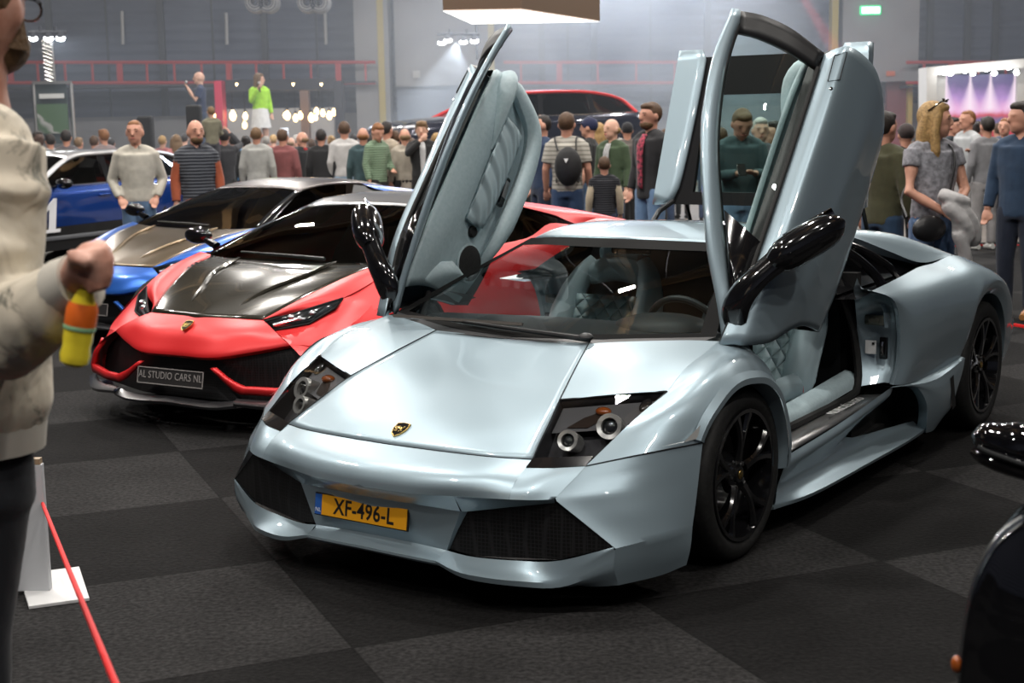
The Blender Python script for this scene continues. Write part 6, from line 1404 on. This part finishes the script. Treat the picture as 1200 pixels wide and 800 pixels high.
e = empty('sunglasses', (0, 0, 0), 0, 'dark sunglasses pushed up on the hair of the blond woman', 'sunglasses'); e.matrix_world = MW @ Matrix.Translation((0, .01, 1.55)) @ Matrix.Rotation(math.radians(52), 4, 'Z') @ Matrix.Translation((0, -.01, -1.55))
for s in (1, -1): k = MB(); k.ball((s*.036, -.062, 1.795), (.030, .024, .012), 12, 8, (.6, 0, 0)); k.put('sunglass_lens', gloss_black, e)
k = MB(); k.tube([(-.10, .05, 1.72), (-.085, -.04, 1.785), (0, -.085, 1.80), (.085, -.04, 1.785), (.10, .05, 1.72)], .006, 6); k.put('sunglass_frame', gloss_black, e)
coat = MB()
for a, r_ in ((((.02, -.20, 1.10), (.10, -.26, 1.06), (.22, -.24, 1.02)), .075), (((.05, -.24, 1.03), (.15, -.28, .90), (.20, -.26, .72)), .085), (((.14, -.24, 1.02), (.24, -.25, .90), (.30, -.22, .70)), .080), (((.20, -.20, 1.0), (.30, -.19, .86), (.34, -.17, .74)), .06), (((.12, -.28, .82), (.20, -.27, .66), (.24, -.24, .50)), .06)):
    coat.tube(resample(a, 8), [r_*.8]+[r_]*6+[r_*.6], 10, ell=(1., .7))
k = bake_remesh('coat', coat, cloth((.50, .49, .49), 'plain'), None, .014, 3); k.matrix_world = MW @ Matrix.Translation((-.13, -.02, .02)); k.name = 'grey_coat'; tag(k, 'light grey coat folded over the arms of the blond woman', 'coat')
person(1200, 116, 11.2, -.75, 'man in a dark blue denim jacket and dark trousers at the right edge', 1, ('dark', 'short'), ((.02, .045, .09), 'plain', .84, 'jacket'), (.012, .018, .035), ('down', 'down'), turn=-40, shoes='tan', vox=.012, bulk=1.12, face=False)
person(1134, 127, 17.5, -1.2, 'balding man in a pale jacket stretching out a dark sleeve', 1, ('ginger', 'crop'), ((.45, .47, .48), 'plain'), (.35, .34, .34), ('out', 'down'), shoes='white', face=False)
person(1157, 135, 17.0, B+.2, 'person in a grey jacket and grey trousers before the screen', 1, ('dark', 'short'), ((.20, .20, .21), 'plain'), (.26, .25, .25), shoes='white', face=False)
person(1118, 136, 18.5, .7, 'dark-haired person in a black top reaching out before the screen', 1, ('dark', 'short'), ((.02, .03, .04), 'plain'), (.05, .06, .08), ('out', 'out'))
person(1128, 142, 20., B, 'woman in a pink top before the white display booth', 2, ('light', 'long'), ((.5, .2, .2), 'plain'), (.2, .2, .22), face=False)
person(1146, 141, 21., B-.3, 'visitor in a red top below the large screen', 0, ('dark', 'bun'), ((.4, .04, .05), 'plain'), (.15, .15, .16), face=False)
person(1178, 136, 18., -.6, 'visitor in a blue-grey shirt beside the denim jacket', 0, ('ginger', 'crop'), ((.10, .12, .18), 'plain'), (.05, .05, .07))
person(1062, 143, 14.5, B, 'visitor in a dark cap and dark coat between olive jacket and blond woman', 1, ((.03, .02, .02), 'cap'), ((.02, .02, .025), 'plain'), blk, face=False)
person(1170, 143, 22., B, 'visitor in a light shirt far behind the screen group', 0, ('brown', 'short'), ((.5, .5, .5), 'plain'), (.2, .2, .25), face=False)
# filler row at the back
rs = random.Random(3)
tops = [((.12, .13, .16), 'dark grey'), ((.35, .33, .30), 'stone'), ((.05, .08, .14), 'navy'), ((.3, .08, .07), 'rust'), ((.02, .02, .02), 'black'), ((.45, .44, .42), 'pale')]
hn = ['brown', 'dark', 'light', 'dark', 'grey', 'blond']
for i, px in enumerate((170, 216, 244, 320, 347, 372, 397, 436, 482, 540, 575, 590, 621, 648, 676, 695, 727, 748, 772, 800, 828, 858, 882, 920, 1012, 1075, 1108)):
    (c_, n_), h_ = tops[i % 6], hn[(i*5+2) % 6]
    person(px, 158+rs.randint(-3, 5), 21.5+rs.random()*3, B+rs.uniform(-.5, .5), 'visitor in the back row with %s hair and a %s top' % ({'light': 'light brown', 'dark': 'dark'}.get(h_, h_), n_), rs.choice((0, 1, 2)), (h_, rs.choice(('short', 'crop', 'short', 'long'))), (c_, 'plain'), rs.choice((djean, blk)), face=False, vox=.022, group='visitors in the back row')
# ================================================================== man at the left edge, bottle, barrier
Yn = 2.75
def npt(px, py, Y=Yn): return at(px, py, Y)
base = npt(-76, 300); FX, FY = base.x, base.y
nm = empty('person', (FX, FY, 0), 0, 'man in a cream jacket and dark trousers at the left edge holding a bottle', 'person')
def q(px, py, Y): p = npt(px, py, Y); return V3((p.x-FX, p.y-FY, p.z))
jk = mat('cream_jacket', (.50, .47, .40), .8, sheen=.1)
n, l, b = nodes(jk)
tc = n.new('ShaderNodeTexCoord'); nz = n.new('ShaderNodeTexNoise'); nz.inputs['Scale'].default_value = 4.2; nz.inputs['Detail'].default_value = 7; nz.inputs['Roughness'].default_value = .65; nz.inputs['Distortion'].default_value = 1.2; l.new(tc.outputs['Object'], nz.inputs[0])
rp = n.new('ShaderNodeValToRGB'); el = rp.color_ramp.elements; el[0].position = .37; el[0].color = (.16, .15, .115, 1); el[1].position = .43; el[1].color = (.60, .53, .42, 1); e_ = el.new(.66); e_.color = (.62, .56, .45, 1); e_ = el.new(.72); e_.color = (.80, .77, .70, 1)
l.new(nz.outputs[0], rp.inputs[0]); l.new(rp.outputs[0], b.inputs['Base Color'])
n2 = n.new('ShaderNodeTexNoise'); n2.inputs['Scale'].default_value = 4.5; n2.inputs['Detail'].default_value = 3; n2.inputs['Distortion'].default_value = .8; l.new(tc.outputs['Object'], n2.inputs[0])
bp = n.new('ShaderNodeBump'); bp.inputs['Strength'].default_value = .8; bp.inputs['Distance'].default_value = .05; l.new(n2.outputs[0], bp.inputs['Height']); l.new(bp.outputs[0], b.inputs['Normal'])
sk = noise_col(mat('skin_near', (.58, .30, .22), .5), (.50, .23, .16), (.60, .33, .25), 25)
# skin: head in profile turned right, neck, arm, fist
b_ = MB()
hc = q(-27, 8, 2.75)
b_.ball(hc+V3((0, 0, .01)), (.085, .105, .125), 20, 14); b_.ball(hc+V3((.012, .045, -.065)), (.064, .066, .06), 16, 10); b_.ball(hc+V3((.012, .075, -.098)), (.034, .03, .026), 12, 8)
b_.tube([hc+V3((.02, .100, .02)), hc+V3((.025, .125, -.015)), hc+V3((.02, .105, -.032))], [.012, .017, .010], 8)
b_.ball(hc+V3((.078, -.018, -.010)), (.014, .022, .036), 12, 8); b_.ball(hc+V3((.072, -.014, -.034)), (.010, .012, .014), 8, 6)
b_.tube([hc+V3((-.01, 0, -.05)), hc+V3((-.02, 0, -.15)), hc+V3((-.03, .0, -.26))], [.060, .064, .09], 14)
tc_ = V3((.0, 0, hc.z)); b_.tube([V3((tc_.x, 0, .95)), V3((tc_.x, 0, 1.2)), V3((tc_.x, 0, 1.45)), V3((tc_.x, 0, hc.z-.22))], [.15, .15, .17, .10], 16, ell=(.9, .75), up=(0, 1, 0))
SHd = q(-10, 172, 2.66); EL = q(-10, 388, 2.58); WR = q(92, 332, 2.46)
b_.tube([SHd, SHd.lerp(EL, .5), EL, EL.lerp(WR, .5), WR], [.062, .054, .048, .044, .031], 14)
pm = q(106, 312, 2.42)
b_.tube([WR, WR.lerp(pm, .5), pm], [.032, .044, .046], 14, ell=(1., .75))
b_.ball(pm, (.032, .034, .044), 14, 10)
# fist: four fingers curled over the bottle neck, thumb across
for i in range(4):
    z = pm.z+.030-.0195*i; r_ = .0115-.0006*i
    c = V3((pm.x-.004, pm.y, z)); kf = (.80, 1.0, .96, .80)[i]
    b_.tube([c+V3((.006, .026, .006)), c+V3((.032*kf, .015, .003)), c+V3((.038*kf, -.008, -.004)), c+V3((.026*kf, -.026, -.007)), c+V3((.004, -.030, -.008))], [r_*1.05, r_*1.1, r_, r_*.95, r_*.85], 8)
b_.tube([WR.lerp(pm, .4)+V3((0, -.03, .02)), pm+V3((-.012, -.048, .022)), pm+V3((.016, -.052, .008))], [.018, .016, .013], 8)
b_.ball(WR.lerp(pm, .62)+V3((0, 0, .004)), (.040, .034, .040), 14, 10)
bake_remesh('body', b_, sk, nm, .0075, 5)
h_ = MB(); h_.ball(hc+V3((-.004, -.022, .040)), (.090, .100, .112), 20, 14); bake_remesh('hair', h_, hair_m['darkblond'], nm, .011, 2)
h_ = MB(); h_.ball(hc+V3((.016, .040, -.072)), (.064, .066, .055), 16, 10); h_.tube([hc+V3((.074, .008, -.02)), hc+V3((.060, .012, -.075))], [.010, .03], 8); h_.put('beard', hair_m['darkblond'], nm)
h_ = MB(); h_.tube([hc+V3((.086, -.01, .016)), hc+V3((.092, .06, .016)), hc+V3((.084, .115, .014))], .0035, 6); h_.tube([hc+V3((.060+.024*math.cos(a), .118, .002+.022*math.sin(a))) for a in [2*PI*i/14 for i in range(15)]], .0028, 6, cap=False); h_.put('spectacles', gloss_black, nm)
# jacket
t = MB()
hem = q(10, 520, 2.75).z
cx = tc_.x
t.tube([V3((cx, 0, hem+.005)), V3((cx, 0, hem+.03)), V3((cx, 0, hem+.08)), V3((cx, 0, hem+.25)), V3((cx-.0, 0, 1.42)), V3((cx+.01, 0, 1.56)), V3((cx+.02, 0, 1.64)), V3((cx+.03, 0, 1.675))], [.180, .185, .205, .208, .200, .160, .11, .085], 26, ell=(1., .8), up=(0, 1, 0))
t.ball(SHd+V3((-.03, .02, .0)), (.10, .10, .09), 16, 10)
CU = EL.lerp(WR, .93)
t.tube(resample([SHd, SHd.lerp(EL, .5)+V3((.004, 0, 0)), EL+V3((-.01, 0, -.01)), EL.lerp(WR, .5)+V3((0, 0, -.012)), CU], 16), [.098, .098, .096, .095, .093, .092, .091, .090, .089, .087, .084, .080, .075, .068, .061, .055], 18)
for i, (u, r_) in enumerate(((.25, .108), (.55, .104), (.9, .10))):
    c = SHd.lerp(EL, u); t.ball(c+V3((.008*(-1)**i, -.015, 0)), (r_, r_*.9, .05), 14, 8)
for u, r_ in ((.2, .094), (.45, .088), (.72, .072)):
    c = EL.lerp(WR, u)+V3((0, 0, -.02)); t.ball(c, (.045, r_, r_*.95), 14, 8)
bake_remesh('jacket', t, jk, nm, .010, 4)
k = MB(); k.tube([CU-(WR-EL).normalized()*.02, CU+(WR-EL).normalized()*.025], [.058, .052], 18); k.put('cuff', mat('rib_cream', (.50, .47, .41), .9), nm)
k = MB(); k.tube([V3((cx, 0, hem-.01)), V3((cx, 0, hem+.06))], [.183, .192], 26, ell=(1., .8), up=(0, 1, 0)); k.put('waistband', mat('rib_cream', (.50, .47, .41), .9), nm)
l_ = MB(); l_.tube([V3((cx, 0, hem+.1)), V3((cx, 0, hem-.12))], [.160, .160], 20, ell=(1., .8), up=(0, 1, 0))
for s in (1, -1): l_.tube([V3((cx+s*.075, .0, hem-.05)), V3((cx+s*.065-.01, -.0, .80)), V3((cx+s*.06-.04, .0, .60)), V3((cx+s*.06-.07, .0, .12))], [.088, .080, .072, .066], 14)
bake_remesh('trousers', l_, cloth((.010, .012, .017), 'plain'), nm, .014, 3)
for s in (1, -1): k = MB(); k.tube([V3((cx+s*.07-.06, 0, .045)), V3((cx+s*.07, 0, .05)), V3((cx+s*.07+.18, 0, .035))], [.04, .052, .03], 12); k.put('shoe', shoe_m, nm)
# bottle
bt = q(103, 322, 2.42)+V3((FX, FY, 0)); bb = npt(86, 428, 2.42)
e = empty('drink_bottle', bb, 0, 'plastic bottle of yellow drink with an orange label held upside down in the fist', 'bottle')
ax = (bt-bb); L_ = ax.length; Q = V3((0, 0, 1)).rotation_difference(ax.normalized()).to_matrix().to_4x4()
e.rotation_euler = Q.to_euler(); e['label'] = 'plastic bottle of yellow drink with an orange label held by the neck in a fist'
f_ = L_/.205
k = MB(); k.lathe([(.0, .006), (.020, .0), (.030, .008), (.033, .025), (.030, .045), (.0325, .06), (.032, .10), (.031, .12), (.026, .145), (.017, .17), (.0135, .185), (.0135, .215)], 24); k.v = [(v[0]*f_, v[1]*f_, v[2]*f_) for v in k.v]
k.put('bottle_body', mat('yellow_drink', (1., .80, .05), .15), e)
k = MB(); k.lathe([(.0335, .082), (.0345, .085), (.0345, .128), (.030, .143)], 24); k.v = [(v[0]*f_, v[1]*f_, v[2]*f_) for v in k.v]; k.put('bottle_label', mat('orange_label', (.85, .16, .02), .4), e)
k = MB(); k.lathe([(.0348, .083), (.0352, .085), (.0352, .090), (.0348, .092)], 24); k.v = [(v[0]*f_, v[1]*f_, v[2]*f_) for v in k.v]; k.put('label_stripe', mat('green_stripe', (.30, .55, .30), .4), e)
k = MB(); k.lathe([(.0155, .19), (.0155, .212), (.0, .214)], 20); k.v = [(v[0]*f_, v[1]*f_, v[2]*f_) for v in k.v]; k.put('bottle_cap', mat('orange_label', (.85, .16, .02), .4), e)

# white sign stand with its foot plate and the red cord
wp_ = mat('stand_white', (.62, .62, .62), .5)
g0 = gr(66, 690)
e = empty('sign_stand', (g0.x-.06, g0.y+.0, 0), 0, 'white sign stand on a square foot plate at the left', 'stand')
o_ = V3((g0.x-.06, g0.y, 0))
P4 = [gr(34, 714), gr(105, 704), gr(93, 667), gr(22, 676)]
k = MB(); k.prism([p-o_ for p in P4], (0, 0, .012)); k.put('foot_plate', wp_, e, smooth=False, mods=[BEV(.002)])
Yp = gr(60, 694).y
zt = at(56, 543, Yp).z; x0, x1 = at(18, 690, Yp).x-o_.x, at(60, 690, Yp).x-o_.x
k = MB(); k.box(((x0+x1)/2, Yp-o_.y, zt/2+.005), (x1-x0, .03, zt-.01)); k.put('stand_post', mat('stand_grey', (.50, .51, .53), .5), e, smooth=False, mods=[BEV(.003)])
k = MB(); k.box((x1-.02, Yp-o_.y, zt+.01), (.03, .03, .02)); k.put('post_cap', mat('stand_cap', (.30, .22, .14), .5), e, smooth=False)
red_c = mat('red_cord', (.75, .02, .02), .5, emit=(1, .02, .02), emit_s=.0)
k = MB(); a, c = at(50, 590, Yp-.02), at(140, 812, 2.2); k.tube([a, a.lerp(c, .5)+V3((0, 0, -.004)), a.lerp(c, 1.0)], .0065, 8); o = k.put('barrier_rope', red_c, None); tag(o, 'taut red barrier cord running from the white stand to the lower left corner', 'cord')
# red tapes and posts at the far right
def tape(pts, lab, r_=.02):
    k = MB(); k.tube(pts, r_, 6, ell=(.3, 1.)); o = k.put('barrier_tape', red_c, None); tag(o, lab, 'tape')
def bpost(p, h, lab):
    e = empty('barrier_post', (p.x, p.y, 0), 0, lab, 'post'); k = MB(); k.lathe([(0, 0), (.16, 0), (.16, .02), (.03, .04)], 20); k.put('post_foot', dark, e); k = MB(); k.lathe([(.022, .02), (.022, h), (.0, h+.02)], 12); k.put('post_pole', alu, e)
tp = at(1168, 377, 9.3); tape([tp, at(1210, 384, 9.0), at(1290, 398, 8.6)], 'red barrier tape beside the rear wheel of the pale blue car', .012); bpost(at(1292, 398, 8.6), .75, 'barrier post at the right end of the near red tape')
t1 = at(1010, 288, 17.5); tape([t1, at(1200, 288, 17.5), at(1260, 289, 17.5)], 'red barrier tape at the edge of the carpet'); tape([at(1120, 236, 19), at(1260, 237, 19)], 'upper red barrier tape beyond the carpet edge')
# ================================================================== light
scene.view_settings.view_transform = 'Standard'; scene.view_settings.look = 'None'; scene.view_settings.exposure = 0.; scene.view_settings.gamma = 1; scene.view_settings.use_curve_mapping = False
w = bpy.data.worlds.new('world'); scene.world = w; w.use_nodes = True
w.node_tree.nodes['Background'].inputs[0].default_value = (.5, .55, .62, 1); w.node_tree.nodes['Background'].inputs[1].default_value = .0
L0 = None
def lamp(x, y, z, power, size=.34, col=(1, .955, .90), tilt=(0, 0, 0), fixture=True):
    global L0
    ld = bpy.data.lights.new('hall_or_added_light', 'AREA'); ld.shape = 'SQUARE'; ld.size = size; ld.energy = power; ld.color = col
    o = bpy.data.objects.new('hall_or_added_light', ld); COL.objects.link(o); o.location = (x, y, z); o.rotation_euler = tilt
    return o
ix = 0
for y, xs in ((-2.5, ((-3.5, 140), (1.5, 130), (5, 90))), (1.5, ((-5.2, 180), (-1.6, 190), (2.0, 100), (5.2, 160))), (7.5, ((-7, 200), (-3.4, 230), (.2, 220), (3.8, 120))), (13.5, ((-8, 260), (-4, 260), (0, 260), (4, 260), (8, 260))), (19.5, ((-9, 260), (-4.5, 260), (0, 260), (4.5, 260), (9, 260))), (26, ((-10, 220), (-5, 220), (0, 220), (5, 220), (10, 220))), (33, ((-12, 260), (-6, 260), (0, 380), (6, 380), (12, 220)))):
    for x, p_ in xs: lamp(x, y, 7.5, p_, .36)
# unseen warm lamps, added to light the roof beams for reflections in the cars
for x, y in ((-9, 3), (0, 3), (9, 3), (-9, 13), (0, 13), (9, 13), (-9, 24), (0, 24), (9, 24)): lamp(x, y, 8.6, 90, .8, (1, .70, .42), (PI, 0, 0))
# haze: thin smoke hanging in the back half of the hall
hz = bpy.data.materials.new('stage_haze'); hz.use_nodes = True
n, l = hz.node_tree.nodes, hz.node_tree.links; n.clear()
o_ = n.new('ShaderNodeOutputMaterial'); vs = n.new('ShaderNodeVolumeScatter'); vs.inputs['Color'].default_value = (.80, .88, 1, 1); vs.inputs['Anisotropy'].default_value = .2
tc = n.new('ShaderNodeTexCoord'); mp = n.new('ShaderNodeMapping'); mp.inputs['Location'].default_value = (-.25, -.3, .05); mp.inputs['Scale'].default_value = (1/8.5, 1/9., 1/6.5); l.new(tc.outputs['Object'], mp.inputs[0])
gs = n.new('ShaderNodeTexGradient'); gs.gradient_type = 'QUADRATIC_SPHERE'; l.new(mp.outputs[0], gs.inputs[0])
nz = n.new('ShaderNodeTexNoise'); nz.inputs['Scale'].default_value = .34; nz.inputs['Detail'].default_value = 2; l.new(tc.outputs['Object'], nz.inputs[0])
nr = n.new('ShaderNodeMapRange'); nr.inputs[1].default_value = .40; nr.inputs[2].default_value = .62; nr.inputs[3].default_value = .05; nr.inputs[4].default_value = 1.7; l.new(nz.outputs[0], nr.inputs[0])
ml = n.new('ShaderNodeMath'); ml.operation = 'MULTIPLY'; l.new(gs.outputs[1], ml.inputs[0]); l.new(nr.outputs[0], ml.inputs[1])
ad = n.new('ShaderNodeMath'); ad.operation = 'MULTIPLY_ADD'; ad.inputs[1].default_value = .20; ad.inputs[2].default_value = .009; l.new(ml.outputs[0], ad.inputs[0]); l.new(ad.outputs[0], vs.inputs['Density'])
l.new(vs.outputs[0], o_.inputs['Volume'])
k = MB(); k.box((0, 0, 0), (44, 20, 7.1)); hzo = k.put('stage_haze', hz, None, smooth=False); hzo.location = (0, 30, 3.6); tag(hzo, 'thin bluish smoke hanging in the air of the back hall', 'haze', kind='stuff')
def spot(p, tgt, power, col, ang, size=.05):
    ld = bpy.data.lights.new('stage_light', 'SPOT'); ld.energy = power; ld.color = col; ld.spot_size = math.radians(ang); ld.spot_blend = .5; ld.shadow_soft_size = size
    o = bpy.data.objects.new('stage_light', ld); COL.objects.link(o); o.location = p; o.rotation_euler = (Vector(tgt)-Vector(p)).to_track_quat('-Z', 'Y').to_euler()
spot(at(915, -45, 37), at(1035, 150, 38.5), 60000, (1, .05, .06), 9)
for x, y, pw in ((1.2, 29, 330), (4.5, 31, 330), (2, 33.5, 200)): lamp(x, y, 7.0, pw, .5, (.68, .80, 1.))  # unseen bluish lamps, added to brighten the smoke
spot(at(57, 46, 29.8), at(140, 110, 28), 500, (.85, .92, 1), 60); spot(at(535, 49, 33.8), at(520, 140, 33.5), 1800, (.85, .93, 1), 80)
spot(at(303, -60, 26), at(303, 120, 27.5), 700, (1, .97, .95), 30); spot(at(233, -60, 26), at(236, 120, 27.5), 500, (1, .97, .95), 30)
scene.cycles.use_denoising = True
scene.cycles.max_bounces = 8; scene.cycles.transparent_max_bounces = 24; scene.cycles.volume_bounces = 0
scene.cycles.sample_clamp_indirect = 4; scene.cycles.caustics_reflective = False; scene.cycles.caustics_refractive = False
